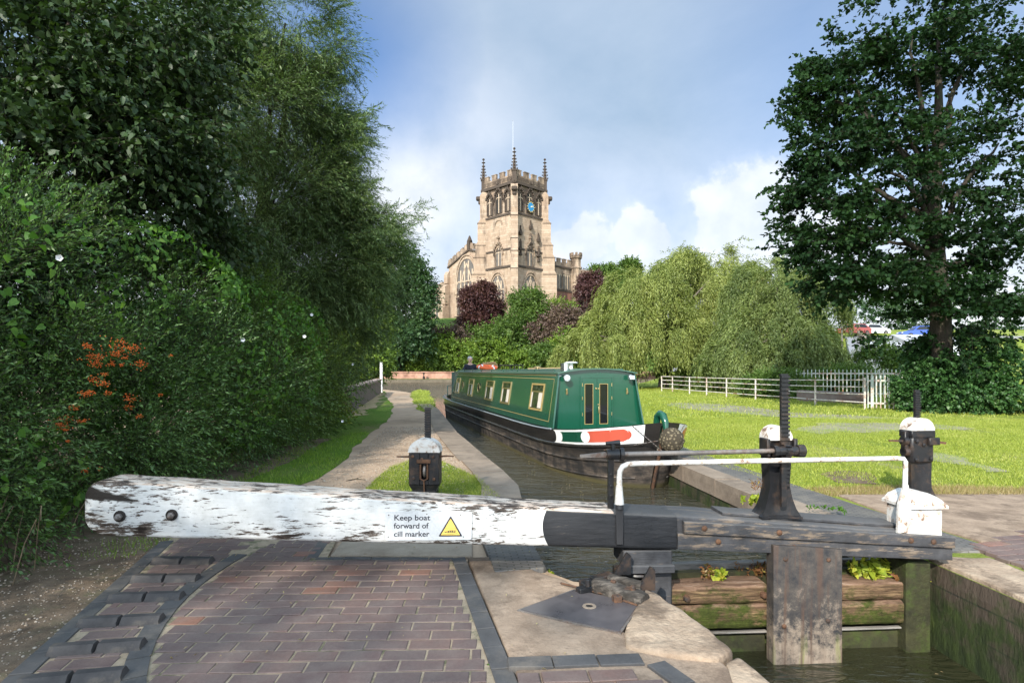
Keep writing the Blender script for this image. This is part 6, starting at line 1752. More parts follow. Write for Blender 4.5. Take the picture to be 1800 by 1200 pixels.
# west front gables, left of the tower
gy0, gy1, gy2 = SD + .1, 19.0, 26.6
zA, zB, zC = zz(441, 112), zz(436, 114), zz(468, 118.5)
xw = .9
def TW_(a, off, z): return Vector((xw - off, a, z))
pk = 12.9
ztr = zC
mb = MB(); outline = [(gy0, -5), (gy1, -5), (gy1, zC), (pk, zB), (gy0, zA - .3)]
mb.prism(outline, 0, -32, lambda u, v, h: Vector((xw - h, u, v))); nave = part('nave', mb, M_sand)
mb = MB(); lo = [(gy1, -5), (gy2, -5), (gy2, zz(513, 123)), (gy1, zz(497, 118.5))]
mb.prism(lo, 0, -30, lambda u, v, h: Vector((xw + .3 - h, u, v))); aisle = part('aisle', mb, M_sand)
def sloped_crenel(mb, a0, z0, a1, z1, x, nm, h=1.15, th=.35):
    for k in range(nm):
        p0, p1 = k / nm, (k + 1) / nm
        for f0, f1, hh in ((p0, p1, h * .62), (p0 + .16 / nm, p1 - .22 / nm, h)):
            A, B = a0 + (a1 - a0) * f0, a0 + (a1 - a0) * f1; ZA, ZB = z0 + (z1 - z0) * f0, z0 + (z1 - z0) * f1
            b0 = 0 if hh < h else h * .62
            mb.add([Vector((xx, yy__, zq)) for xx in (x - .12, x + th) for yy__, zq in ((A, ZA + b0), (B, ZB + b0), (B, ZB + hh), (A, ZA + hh))], [(0, 1, 2, 3), (4, 7, 6, 5), (0, 4, 5, 1), (1, 5, 6, 2), (2, 6, 7, 3), (3, 7, 4, 0)])
mb = MB(); sloped_crenel(mb, gy1 + .2, zC, pk + .3, zB, xw, 5); sloped_crenel(mb, pk - .3, zB, gy0, zA - .3, xw, 4)
part('parapet', mb, M_sandt, nave)
mb = MB(); mb.box((xw - .3, pk - .35, zB - .1), (xw + .5, pk + .35, zB + 1.5)); mb.lathe([(.5, zB + 1.5), (.35, zB + 1.9), (.1, zB + 2.5)], Matrix.Translation((xw + .1, pk, 0)), 8)
for (A, ZA), (B, ZB) in (((gy1 + .2, zC), (pk, zB)), ((pk, zB), (gy0, zA - .3))):
    mb.add([Vector((xx, yy__, zq)) for xx in (xw - .28, xw + .05) for yy__, zq in ((A, ZA - .35), (B, ZB - .35), (B, ZB - .05), (A, ZA - .05))], [(0, 1, 2, 3), (4, 7, 6, 5), (0, 4, 5, 1), (2, 6, 7, 3)])
part('gable_coping', mb, M_soot, nave)
mb = MB(); sloped_crenel(mb, gy2, zz(513, 123), gy1 + .5, zz(497, 118.5), xw + .3, 5, .8); part('parapet', mb, M_sandt, aisle)
gothic(nave, TW_, 13.6, 3.0, 5.6, zz(456, 116) - 3.0, 5, fw=.35, transom=True)
def TA_(a, off, z): return Vector((xw + .3 - off, a, z))
gothic(aisle, TA_, 23.0, 2.6, 3.2, zz(521, 121) - 2.6, 3, fw=.3)
for a_ in (gy1 + .1, gy2 - .2):
    mb = MB(); hgt_ = zC - 1.0 if a_ < 22 else zz(520, 123)
    for z0, z1, p in ((-4, hgt_ * .45, 1.9), (hgt_ * .45, hgt_ * .8, 1.3), (hgt_ * .8, hgt_, .7)):
        mb.add([Vector((xw - xx, a_ + yy__, zq)) for yy__ in (-.55, .55) for xx, zq in ((-.5, z0), (p, z0), (p, z1 - .7), (.3, z1), (-.5, z1))], [(0, 1, 2, 3, 4), (9, 8, 7, 6, 5), (0, 5, 6, 1), (1, 6, 7, 2), (2, 7, 8, 3), (3, 8, 9, 4)])
    part('buttress', mb, M_sand, nave if a_ < 22 else aisle)
# clerestory range right of the tower
x0c, x1c, yc = SD + .05, 19.2, 1.5
zt = zz(466, 115)
mb = MB(); mb.box((x0c, yc, -5), (x1c, 24.0, zt)); cl = part('clerestory', mb, M_sandt)
mb = MB(); crenel(mb, x0c, x1c, yc + .1, yc + .1, zt, zt + .7, zt + 1.35, 7); crenel(mb, x1c - .1, x1c - .1, yc, 24, zt, zt + .7, zt + 1.35, 12); part('parapet', mb, M_sandt, cl)
def TR_(a, off, z): return Vector((a, yc - off, z))
def square_win(parent, T, a, z, w, h, lights):
    mb = MB()
    for q in ((-w / 2 - .15, -.15, w / 2 + .15, 0), (-w / 2 - .15, h, w / 2 + .15, h + .2), (-w / 2 - .15, 0, -w / 2, h), (w / 2, 0, w / 2 + .15, h)):
        mb.prism([(q[0], q[1]), (q[2], q[1]), (q[2], q[3]), (q[0], q[3])], .003, .12, lambda u, v, hh: T(a + u, hh, z + v))
    f = part('window', mb, M_sandt, parent)
    mb = MB(); mb.prism([(-w / 2, 0), (w / 2, 0), (w / 2, h), (-w / 2, h)], .004, .02, lambda u, v, hh: T(a + u, hh, z + v)); part('pane', mb, M_lead, f)
    mb = MB()
    for k in range(1, lights): u0 = -w / 2 + k * w / lights; mb.prism([(u0 - .06, 0), (u0 + .06, 0), (u0 + .06, h), (u0 - .06, h)], .021, .09, lambda u, v, hh: T(a + u, hh, z + v))
    for k in range(lights):
        u0 = -w / 2 + (k + .5) * w / lights; s_ = w / lights; mb.prism([(u0 - s_ / 2 + .06, h), (u0, h - .01), (u0 - s_ / 2 + .06, h - .5)], .021, .08, lambda u, v, hh: T(a + u, hh, z + v)); mb.prism([(u0 + s_ / 2 - .06, h), (u0 + s_ / 2 - .06, h - .5), (u0, h - .01)], .021, .08, lambda u, v, hh: T(a + u, hh, z + v))
    part('tracery', mb, M_tracery, f)
for a_, w_ in ((9.6, 2.5), (13.2, 2.3), (15.7, 2.0), (17.9, .9)): square_win(cl, TR_, a_, zz(506, 115), w_, zz(480, 115) - zz(506, 115), 3 if w_ > 1 else 1)
mb = MB(); mb.box((x0c - .1, yc - .2, zt - .35), (x1c + .2, yc + .1, zt - .05)); mb.box((x0c - .05, yc - .25, zz(511, 115)), (x1c + .2, yc + .1, zz(511, 115) + .3)); part('string_course', mb, M_soot, cl)
mb = MB(); mb.box((x0c, yc - .12, -5), (x1c + .1, yc + .05, zz(511, 115))); part('brick_plinth', mb, mat_sandstone('red_brick_wall', -.02, ((.20, .085, .06), (.26, .12, .085), (.14, .07, .055)), .5, .16), cl)
mb = MB(); ztt = zz(447, 118); Mt = Matrix.Translation((18.2, 1.1, 0))
mb.lathe([(1.05, -5), (1.05, zt - .2), (1.25, zt - .1), (1.25, zt + .15), (1.0, zt + .25), (1.0, ztt - .9), (1.25, ztt - .7), (1.25, ztt - .3), (1.0, ztt - .3), (1.0, ztt - .35)], Mt, 8, R(22.5)); tu = part('stair_turret', mb, M_sandt)
mb = MB()
for k in range(8): a = k * math.pi / 4; mb.box((.98, -.24, ztt - .31), (1.24, .24, ztt + .35), Mt @ Matrix.Rotation(a, 4, 'Z'))
part('merlons', mb, M_sandt, tu)
# chancel with slate roof, further right
mb = MB(); mb.box((x1c + .05, 4.2, -5), (38, 18, zz(505, 126))); chn = part('chancel', mb, M_sand)
mb = MB(); zr0, zr1 = zz(503, 126), zz(476, 130)
mb.prism([(3.8, zr0), (18.4, zr0), (11.1, zr1)], x1c + .06, 38.3, lambda u, v, h: Vector((h, u, v))); part('roof', mb, mat_noise('slate', (.13, .14, .16), (.24, .25, .27), 3, (.19, .17, .15), rough=.55, bump=.6, bd=.05, stretch=(1, 1, 3)), chn)

# ------------------------------------------------------------------ red wall and posts on the far bank
def mat_brickwall(name, a, b, mo):
    m = Mat(name, .9, .15); X, Y, Z_ = m.sep(m.tc.outputs['Object'])[:3]
    uv = m.n.new('ShaderNodeCombineXYZ'); m.l.new(m.math('ADD', X, Y), uv.inputs[0]); m.l.new(Z_, uv.inputs[1])
    br = m.n.new('ShaderNodeTexBrick'); br.inputs['Scale'].default_value = 1; br.inputs['Brick Width'].default_value = .24; br.inputs['Row Height'].default_value = .08; br.inputs['Mortar Size'].default_value = .008
    setin(br, 'Color1', a); setin(br, 'Color2', b); setin(br, 'Mortar', mo); m.l.new(uv.outputs[0], br.inputs[0]); n = m.noise(m.coord(), .9, 8, .7)
    m.color(m.mix(m.ramp(n, [(.4, 0), (.65, .7)]), br.outputs[0], (.13, .07, .05))); m.bump(n, .5, .05); return m.m
M_redwall = mat_brickwall('red_wall_brick', (.40, .19, .13), (.48, .26, .19), (.42, .32, .25))
xa, xb = P(672, 0, 80).x, P(1230, 0, 80).x
mb = MB(); mb.box((-60, 80.2, .3), (xb, 80.6, 1.28)); mb.box((-60, 80.1, 1.28), (xb + .1, 80.7, 1.40)); top('boundary_wall', mb, M_redwall, 'low pink-red brick wall along the far canal bank', 'wall')
c = P(745, 668, 79.3); mb = MB(); mb.lathe([(.16, .0), (.16, .25), (.07, .32), (.07, .62), (.17, .68), (.17, .78), (.05, .82)], Matrix.Translation((c.x, 79.3, .46)), 12); top('mooring_bollard', mb, M_iron, 'small mooring bollard on the far canal bank', 'bollard')
c = P(1082, 650, 79.4); mb = MB(); mb.box((c.x - .15, 79.3, .46), (c.x + .15, 79.5, 1.9)); mb.box((c.x - .5, 79.28, 1.2), (c.x + .05, 79.34, 1.8)); top('white_post', mb, M_wpaint, 'white notice post on the far canal bank', 'post')
# parapet beside the towpath
w0, w1 = G(616, 727), G(670, 690.5)
def mat_boards():
    m = Mat('weathered_boards', .95, .1); s = m.noise(m.coord((5, 5, .3)), 3, 6, .7); n = m.noise(m.coord(), 2, 8, .7)
    m.color(m.mix(m.ramp(n, [(.4, 0), (.7, .6)]), m.ramp(s, [(.35, (.11, .085, .07)), (.65, (.26, .21, .18))]), (.17, .15, .13))); m.bump(s, .5, .02); return m.m
pw = thing('parapet_wall', 'weathered grey-brown parapet wall with stone top beside the towpath', 'wall', w0)
d_ = (w1 - w0); L_ = d_.length; Mx = Matrix.Translation(w0) @ d_.to_track_quat('X', 'Z').to_matrix().to_4x4()
mb = MB(); mb.box((.0, .0, -.1), (L_, .30, .74), Mx); obj('wall', mb, mat_boards(), pw, world=True)
mb = MB(); n_ = 12
for k in range(n_): mb.box((L_ * k / n_ + .01, -.05, .741), (L_ * (k + 1) / n_ - .01, .36, .84), Mx, bev=.01)
obj('coping', mb, mat_noise('coping_pink', (.26, .19, .165), (.36, .28, .245), 3, None, rough=.95), pw, world=True)
mb = MB(); mb.box((-.32, -.06, -.1), (-.002, .34, .86), Mx, bev=.02); obj('end_post', mb, M_stone, pw, world=True)
q = G(666, 690.5); mb = MB(); mb.box((q.x - .07, q.y + .6, GZ - .1), (q.x + .07, q.y + .74, 1.84 + .35)); top('white_post', mb, M_wpaint, 'thin white post at the far end of the towpath parapet', 'post')

# ------------------------------------------------------------------ fences on the right
M_rail = mat_noise('flaking_rail_paint', (.50, .44, .38), (.66, .62, .56), 6, (.33, .17, .11), rough=.7, bump=.2, fine=50)
fp = [G(1163, 688), G(1182, 689), G(1212, 692.5), G(1242, 695), G(1277, 698), G(1328, 702.5), G(1376, 706), G(1433, 712), G(1520, 719)]
fn = thing('field_fence', 'four-rail pale metal field fence along the sunlit grass', 'fence', fp[0])
for i, p in enumerate(fp):
    hgt_ = .97 if i < 8 else 1.12
    if i: d_ = (fp[i] - fp[i - 1]).normalized()
    mb = MB(); mb.box((p.x - .028, p.y - .02, GZ - .2), (p.x + .028, p.y + .02, GZ + hgt_)); obj('post', mb, M_rail, fn, world=True)
for zz_ in (.95, .72, .48, .22):
    mb = MB(); pts = [p + Vector((0, -.03, zz_ * (1.0 + .10 * max(0, i - 6) / 2))) for i, p in enumerate(fp)]; mb.tube(pts, .020, 6); obj('rail', mb, M_rail, fn, world=True)
M_pal = mat_noise('palisade_paint', (.36, .46, .40), (.55, .56, .50), 9, (.36, .17, .10), rough=.7, bump=.2, fine=50)
def palisade(name, label, a, b, n, h, gate_posts=()):
    t = thing(name, label, 'palisade fence', a, 0, 'palisade fences behind the grass'); d = (b - a); L = d.length; Mx = Matrix.Translation(a) @ d.to_track_quat('X', 'Z').to_matrix().to_4x4()
    for k in range(n):
        x = L * k / (n - 1); w_ = .019 if k not in gate_posts else .045; mb = MB()
        mb.prism([(x - w_, .05), (x + w_, .05), (x + w_, h - .06), (x, h), (x - w_, h - .06)], -.012, .012, lambda u, v, hh: Mx @ Vector((u, hh, v))); obj('pale', mb, M_pal, t, world=True)
    for z in (.22, h - .22): mb = MB(); mb.box((0, .013, z - .03), (L, .05, z + .03), Mx); obj('rail', mb, M_rail, t, world=True)
palisade('palisade_fence', 'near palisade fence of rusty pale uprights beside the ivy', G(1526, 719), G(1625, 722), 14, 1.24, (1,))
q0, q1 = P(1400, 702, 31), P(1620, 700, 29); q0.z = q1.z = hill_z(q0.x, q0.y)
palisade('palisade_fence', 'far palisade fence seen through the field fence', q0, q1, 32, 1.42)
# brick abutment below the far fence
a, b = P(1400, 690, 27.5), P(1523, 690, 24.2)
mb = MB(); dd = b - a; Mx = Matrix.Translation((a.x, a.y, 0)) @ Vector((dd.x, dd.y, 0)).to_track_quat('X', 'Z').to_matrix().to_4x4(); mb.box((0, 0, .2), (dd.length, .35, .85), Mx, bev=.02); top('brick_abutment', mb, mat_brickwall('grey_brick', (.16, .12, .11), (.24, .19, .165), (.2, .18, .16)), 'old brick abutment behind the right end of the field fence', 'wall')

# ------------------------------------------------------------------ road, sheds and cars at the upper right
def GH(px, py, d): p = P(px, py, d); return p
rd = [P(1486, 592, 72), P(1508, 592, 72), P(1545, 642, 50), P(1500, 642, 50)]
M_asph = mat_noise('asphalt', (.20, .205, .215), (.27, .275, .285), 4, None, rough=.9, bump=.3, fine=60)
def patch_obj(name, pts, mat): mb = MB(); mb.add(pts, [tuple(range(len(pts)))]); return struct(name, mb, mat, rec=False)
mb = MB(); a_, b_, c_, e_ = rd; 
vs = []
for i in range(9):
    t_ = i / 8; l = e_.lerp(a_, t_); r_ = c_.lerp(b_, t_); w_ = (r_ - l); vs += [l, r_]
mb.add(vs, [(2 * i, 2 * i + 1, 2 * i + 3, 2 * i + 2) for i in range(8)])
mb.add([v - Vector((0, 0, 5)) for v in vs], [(2 * i, 2 * i + 2, 2 * i + 3, 2 * i + 1) for i in range(8)])
o = len(vs); mb.f += [(2 * i, 2 * i + 2, o + 2 * i + 2, o + 2 * i) for i in range(8)] + [(2 * i + 1, o + 2 * i + 1, o + 2 * i + 3, 2 * i + 3) for i in range(8)] + [(0, o, o + 1, 1)]; mb.mi += [0] * 17
struct('road', mb, M_asph)
mb = MB(); pts = [rd[2].lerp(rd[1], t_) + Vector((.1, 0, .35)) for t_ in (0, .33, .66, 1)]; 
for p, q in zip(pts, pts[1:]): bar(mb, p, q, .35, .8)
top('ramp_wall', mb, M_stone, 'pale stone wall edging the road that climbs to the right', 'wall')
# car park deck, sheds
c = P(1560, 592, 74); mb = MB(); mb.box((c.x - 5.6, 70, -1), (c.x + 45, 86, c.z - .1)); struct('pavement', mb, M_asph)
def shed(px0, px1, pyt, pyb, d, dep, label, seed):
    a, b = P(px0, pyt, d), P(px1, pyb, d); t = thing('shed', label, 'shed', ((a.x + b.x) / 2, d, b.z), 0, 'pale sheds beyond the canal')
    mb = MB(); mb.box((a.x, d, b.z - 2), (b.x, d + dep, a.z)); obj('wall', mb, mat_noise('shed_wall%d' % seed, (.42, .46, .52), (.58, .60, .64), 2, None, rough=.8, stretch=(6, 1, .4)), t, world=True)
    mb = MB(); mb.prism([(-.3, a.z), (dep + .3, a.z), (dep / 2, a.z + .9)], a.x - .3, b.x + .3, lambda u, v, h: Vector((h, d + u, v))); obj('roof', mb, mat_noise('shed_roof%d' % seed, (.30, .31, .33), (.42, .43, .45), 2, None, rough=.7, stretch=(6, 1, 1)), t, world=True)
    mb = MB(); w_ = (b.x - a.x); mb.box((a.x + w_ * .3, d - .03, b.z + .05), (a.x + w_ * .55, d - .002, a.z - .3)); obj('door', mb, M_wpaint, t, world=True)
shed(1556, 1600, 618, 648, 46, 4, 'low white-grey shed left of the dark tree trunk', 1)
shed(1606, 1690, 604, 640, 50, 5, 'longer pale shed mostly behind the dark tree', 2)
def car(px, py, d, rz, colr, label):
    p = P(px, py, d); t = thing('parked_car', label, 'car', p, rz, 'cars parked up the slope')
    mb = MB(); pl = [(-2.0, .30), (2.05, .30), (2.1, .62), (1.95, .82), (1.0, .95), (.45, 1.40), (-1.15, 1.42), (-1.75, .98), (-2.05, .90)]
    mb.prism(pl, -.80, .80, lambda u, v, h: Vector((u, h, v)))
    for v in mb.v:
        if v.z > 1.0: v.y *= .82
    obj('body', mb, paint('car_paint%d' % px, colr, .2), t, smooth=30)
    mb = MB(); mb.prism([(-1.42, .98), (.82, .98), (.40, 1.34), (-1.10, 1.35)], -.815, .815, lambda u, v, h: Vector((u, h * (.995 - .135 * (v - .98) / .37), v)))
    mb.add([(.47, -.6, 1.37), (.47, .6, 1.37), (1.01, .72, .98), (1.01, -.72, .98), (-1.18, -.6, 1.39), (-1.18, .6, 1.39), (-1.76, .7, 1.0), (-1.76, -.7, 1.0)], [(0, 1, 2, 3), (4, 5, 6, 7)]); obj('window', mb, M_glassd, t)
    for x in (-1.3, 1.3):
        for y in (-.74, .74):
            mb = MB(); mb.lathe([(.31, -.1), (.33, -.06), (.33, .06), (.31, .1)], Matrix.Translation((x, y, .33)) @ Matrix.Rotation(R(90), 4, 'X'), 16); wl_ = obj('wheel', mb, flat('tyre%d%d%d' % (px, x > 0, y > 0), (.02, .02, .02), .8), t, smooth=40)
            mb = MB(); mb.lathe([(.19, -.105), (.19, .105)], Matrix.Translation((x, y, .33)) @ Matrix.Rotation(R(90), 4, 'X'), 12); obj('rim', mb, M_steel, wl_)
    for y in (-.6, .6): mb = MB(); mb.box((2.03, y - .16, .62), (2.09, y + .16, .76)); obj('headlight', mb, flat('lens%d%d' % (px, y > 0), (.7, .7, .7), .2), t)
car(1500, 590, 73.5, R(200), (.28, .05, .04), 'dark red car at the top of the road')
car(1533, 590, 76, R(15), (.60, .61, .62), 'pale car between the red car and the blue car')
car(1618, 596, 66, R(170), (.02, .07, .40), 'blue car half hidden behind the dark tree')
c = P(1480, 640, 52); tz = P(1480, 505, 52); mb = MB(); mb.tube([(c.x, c.y, c.z - 1), (c.x, c.y, tz.z)], [.11, .07], 8); lp = thing('street_lamp', 'grey street lamp post at the foot of the sloping road', 'street lamp', c); obj('pole', mb, M_steel, lp, world=True, smooth=60)
mb = MB(); mb.tube([(c.x, c.y, tz.z), (c.x + .1, c.y, tz.z + .3), (c.x + .9, c.y, tz.z + .45)], .05, 6); mb.box((c.x + .8, c.y - .15, tz.z + .38), (c.x + 1.5, c.y + .15, tz.z + .52), bev=.04); obj('lamp_head', mb, M_steel, lp, world=True)
# ------------------------------------------------------------------ foliage materials
ML_fire = leaf_mat('firethorn_leaf', [(0, (.038, .08, .024)), (.5, (.076, .148, .040)), (.85, (.12, .21, .054)), (1, (.20, .27, .066))], .25, .4)
ML_bind = leaf_mat('bindweed_leaf', [(0, (.04, .11, .014)), (.6, (.085, .20, .025)), (1, (.16, .28, .05))], .45, .5)
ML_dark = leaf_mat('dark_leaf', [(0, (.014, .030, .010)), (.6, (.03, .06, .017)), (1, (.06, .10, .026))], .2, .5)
ML_willowl = leaf_mat('osier_leaf', [(0, (.05, .09, .032)), (.5, (.10, .16, .056)), (.85, (.165, .23, .08)), (1, (.24, .27, .095))], .35, .45)
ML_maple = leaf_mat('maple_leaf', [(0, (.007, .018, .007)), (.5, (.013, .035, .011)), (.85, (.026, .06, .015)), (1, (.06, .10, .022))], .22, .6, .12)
ML_weep = leaf_mat('weeping_willow_leaf', [(0, (.12, .155, .035)), (.5, (.21, .25, .062)), (.85, (.30, .335, .095)), (1, (.42, .41, .15))], .3, .5)
ML_green = leaf_mat('shrub_leaf', [(0, (.045, .08, .018)), (.5, (.088, .15, .03)), (.85, (.14, .21, .045)), (1, (.24, .28, .07))], .3, .5)
ML_bright = leaf_mat('bright_shrub_leaf', [(0, (.08, .14, .02)), (.5, (.14, .22, .03)), (.85, (.21, .28, .045)), (1, (.32, .30, .06))], .3, .5)
ML_purple = leaf_mat('copper_beech_leaf', [(0, (.035, .016, .018)), (.5, (.080, .036, .036)), (.85, (.14, .068, .055)), (1, (.21, .12, .08))], .25, .45)
ML_mauve = leaf_mat('purple_shrub_leaf', [(0, (.07, .045, .038)), (.5, (.13, .085, .07)), (.85, (.19, .14, .09)), (1, (.24, .22, .08))], .25, .6)
ML_dgreen = leaf_mat('bank_tree_leaf', [(0, (.02, .05, .018)), (.5, (.042, .09, .03)), (.85, (.08, .14, .04)), (1, (.15, .19, .05))], .25, .5)
M_bark = mat_noise('bark', (.022, .018, .014), (.06, .047, .036), 6, (.04, .045, .025), rough=.95, bump=.9, bd=.02, stretch=(3, 3, .6), fine=30)
M_barkg = mat_noise('pale_bark', (.09, .08, .06), (.18, .15, .12), 6, None, rough=.95, bump=.9, bd=.02, stretch=(3, 3, .6), fine=30)

# ------------------------------------------------------------------ hedge of shrubs on the left
def shrub(name, label, cat, base, blobs, mat, seed, group=None, twig_r=0.0, **kw):
    return tree(name, label, cat, base, blobs, mat, M_bark, seed, trunk_r=kw.pop('trunk_r', .05), group=group, twig_r=twig_r, **kw)
hb = dict(sub=70, twigs=26, leaves=13, twig_len=.34, leaf=(.042, .015), droop=.12, subr=.24, shell=.72, curl=.35, up=.25)
shrub('firethorn_shrub', 'dense dark firethorn shrub with orange berry clusters at the left', 'shrub', (-4.7, 4.9, GZ),
      [((-4.75, 4.3, 1.3), (1.25, 1.2, 1.35), 1.3), ((-5.0, 5.3, 2.0), (1.35, 1.2, 1.4), 1.3), ((-4.6, 6.2, 1.2), (1.15, 1.2, 1.2), 1.1), ((-4.9, 3.0, 1.7), (1.3, 1.0, 1.7), .9)], ML_fire, 101, twig_r=.0022, **hb)
hb2 = dict(hb); hb2.update(sub=62, leaf=(.045, .017), twig_len=.40)
shrub('evergreen_shrub', 'small-leaved dark evergreen shrub in the middle of the hedge', 'shrub', (-4.9, 8.4, GZ),
      [((-4.85, 7.6, 1.3), (1.35, 1.3, 1.3), 1.2), ((-5.3, 8.0, 2.35), (1.4, 1.4, 1.15), 1.2), ((-4.75, 9.3, 1.35), (1.35, 1.3, 1.25), 1.1), ((-5.6, 6.6, 2.9), (1.2, 1.2, 1.0), 1.0)], ML_fire, 102, twig_r=.0025, **hb2)
hb3 = dict(hb); hb3.update(sub=50, leaf=(.06, .026), twig_len=.45, twigs=24)
shrub('hedge_shrub', 'rounded mid-green shrub at the far end of the towpath hedge', 'shrub', (-5.2, 11.6, GZ),
      [((-5.0, 11.0, 1.4), (1.35, 1.3, 1.35), 1.2), ((-5.6, 11.4, 2.6), (1.5, 1.5, 1.2), 1.2), ((-5.0, 12.9, 1.4), (1.3, 1.3, 1.3), 1.1)], ML_green, 103, twig_r=.003, **hb3)
shrub('hedge_shrub', 'loose yellow-green shrub between the hedge and the parapet wall', 'shrub', (-6.2, 16.5, GZ),
      [((-5.9, 15.4, 1.5), (1.4, 1.6, 1.4), 1.0), ((-6.4, 17.5, 1.9), (1.4, 1.6, 1.8), 1.0), ((-7.2, 20, 2.2), (1.5, 2, 2.0), 1.0), ((-8.3, 25, 2.2), (1.6, 2.4, 2.2), .9)], ML_bright, 104, twig_r=.004, sub=42, twigs=22, leaves=12, twig_len=.5, leaf=(.085, .04), droop=.2, subr=.28, shell=.7, curl=.2)
# bindweed that climbs over the hedge, with its leaves and white flowers
def surface_pts(blobs, n, rng, cond=None):
    out = []
    for c, r, w_ in blobs:
        d = rand_dirs(int(n * w_), rng); p = np.array(c) + d * np.array(r) * (1.0 + .08 * rng.random((len(d), 1)))
        out.append(np.concatenate([p, d], axis=1))
    a = np.concatenate(out); a = a[(a[:, 3] > -.2)]
    return a
rng = np.random.default_rng(7)
vine_blobs = [((-4.85, 8.9, 1.9), (1.42, 1.6, 1.5), 1), ((-5.2, 8.2, 2.6), (1.45, 1.5, 1.15), 1.6), ((-5.0, 10.9, 1.9), (1.42, 1.6, 1.5), 1.2), ((-5.3, 12.4, 2.3), (1.4, 1.6, 1.3), 1), ((-5.0, 5.2, 2.3), (1.4, 1.2, 1.3), .35), ((-4.75, 4.5, 1.2), (1.3, 1.4, 1.1), .3)]
a = surface_pts(vine_blobs, 3200, rng)
kk = np.array([noise.noise(Vector(p[:3] * 1.5)) for p in a]); a = a[kk > rng.normal(size=len(a)) * .12 + .02]
B = a[:, :3]; nrm = unit(a[:, 3:] + rng.normal(size=B.shape) * .45 + np.array([.2, -.2, .3])); dr = unit(np.cross(nrm, rand_dirs(len(B), rng)) + np.array([0, 0, -.5]))
v, f = broad_leaf_geo(B, dr, nrm, .048 + .035 * rng.random(len(B)), .045 + .03 * rng.random(len(B)), False, rng)
bw = thing('bindweed_vine', 'bright green bindweed with heart-shaped leaves and white trumpet flowers over the hedge', 'climbing plant', (-4.0, 8.8, GZ))
o = np_mesh('foliage', v, f, ML_bind, np.repeat(rng.random(len(B)), 3), bw)
mb = MB()
for (px, py, d) in ((104, 453, 5.0), (427, 597, 7.6), (535, 591, 9.6), (548, 553, 10.4), (602, 740, 12.2), (620, 640, 13.0)):
    p = P(px, py, d); dirn = (Vector((0, 0, H)) - p).normalized(); Mx = Matrix.Translation(p) @ dirn.to_track_quat('Z', 'Y').to_matrix().to_4x4()
    r_ = .026
    vs = [Mx @ Vector((0, 0, -.03))] + [Mx @ Vector((r_ * (1 + .1 * math.cos(5 * k * math.pi / 5)) * math.cos(k * math.pi / 5), r_ * (1 + .1 * math.cos(5 * k * math.pi / 5)) * math.sin(k * math.pi / 5), .01 + .004 * (k % 2))) for k in range(10)]
    mb.add(vs, [(0, 1 + k, 1 + (k + 1) % 10) for k in range(10)])
obj('flowers', mb, flat('flower_white', (.82, .82, .84), .6), bw, world=True, rec=False)
# berries in flat clusters on the firethorn
fs_ = [o_ for o_ in COL.objects if o_.name == 'firethorn_shrub'][0]
import bmesh as _bm
ico = _bm.new(); _bm.ops.create_icosphere(ico, subdivisions=1, radius=1.0); iv = np.array([v.co[:] for v in ico.verts]); iff = np.array([[v.index for v in f.verts] for f in ico.faces]); ico.free()
cl_px = [(152, 608, 7), (212, 608, 16), (232, 612, 10), (205, 622, 8), (165, 628, 12), (170, 640, 8), (247, 640, 10), (220, 628, 4), (195, 640, 5), (213, 642, 4), (150, 692, 8), (165, 668, 7), (180, 675, 8), (160, 690, 6), (228, 700, 8), (228, 716, 6), (183, 658, 5), (110, 740, 12), (106, 748, 7), (115, 754, 6), (145, 740, 5), (244, 732, 4), (150, 828, 5), (175, 824, 4), (130, 715, 6), (300, 625, 3), (282, 693, 3), (190, 690, 5), (120, 775, 4)]
BP = []; 
for px, py, r_ in cl_px:
    d = 4.55 + (px - 100) / 200 * .9 + rng.normal() * .05; c = P(px, py, d)
    while True:
        # pull the cluster onto the shrub's face
        x_face = -3.50 + .06 * rng.normal(); d = x_face / ((px - CX) / F); c = P(px, py, d); break
    n_ = int(r_ * 5); s_ = r_ / F * d * 1.2
    q = np.array(c) + rng.normal(size=(n_, 3)) * np.array([.4 * s_, s_ * .8, s_ * .35]); BP.append(q)
BP = np.concatenate(BP); rad = .0045 + .002 * rng.random(len(BP))
v = (BP[:, None, :] + iv[None] * rad[:, None, None]).reshape(-1, 3); f = (np.arange(len(BP))[:, None, None] * len(iv) + iff[None]).reshape(-1, 3)
o = np_mesh('berries', v, f, mat_noise('berry_orange', (.45, .075, .014), (.60, .14, .02), 30, None, rough=.35, bump=0), None, fs_); o.data.shade_smooth()
# brambles and dead stems at the hedge foot
mb = MB(); rb = random.Random(9)
for k in range(6):
    p = Vector((-3.55 + rb.uniform(-.2, .25), 4.2 + rb.uniform(-.2, .6), GZ)); q = p + Vector((rb.uniform(-.3, .4), rb.uniform(-.3, .3), rb.uniform(.3, .8)))
    mid = p.lerp(q, .6) + Vector((rb.uniform(.0, .2), 0, .25)); mb.tube([p, p.lerp(mid, .5) + Vector((0, 0, .06)), mid, q], [.004, .0035, .003, .0015], 5)
top('bramble_stems', mb, mat_noise('dry_stem', (.15, .11, .07), (.25, .19, .12), 9, None), 'dry pale bramble stems arching at the foot of the left hedge', 'plant')

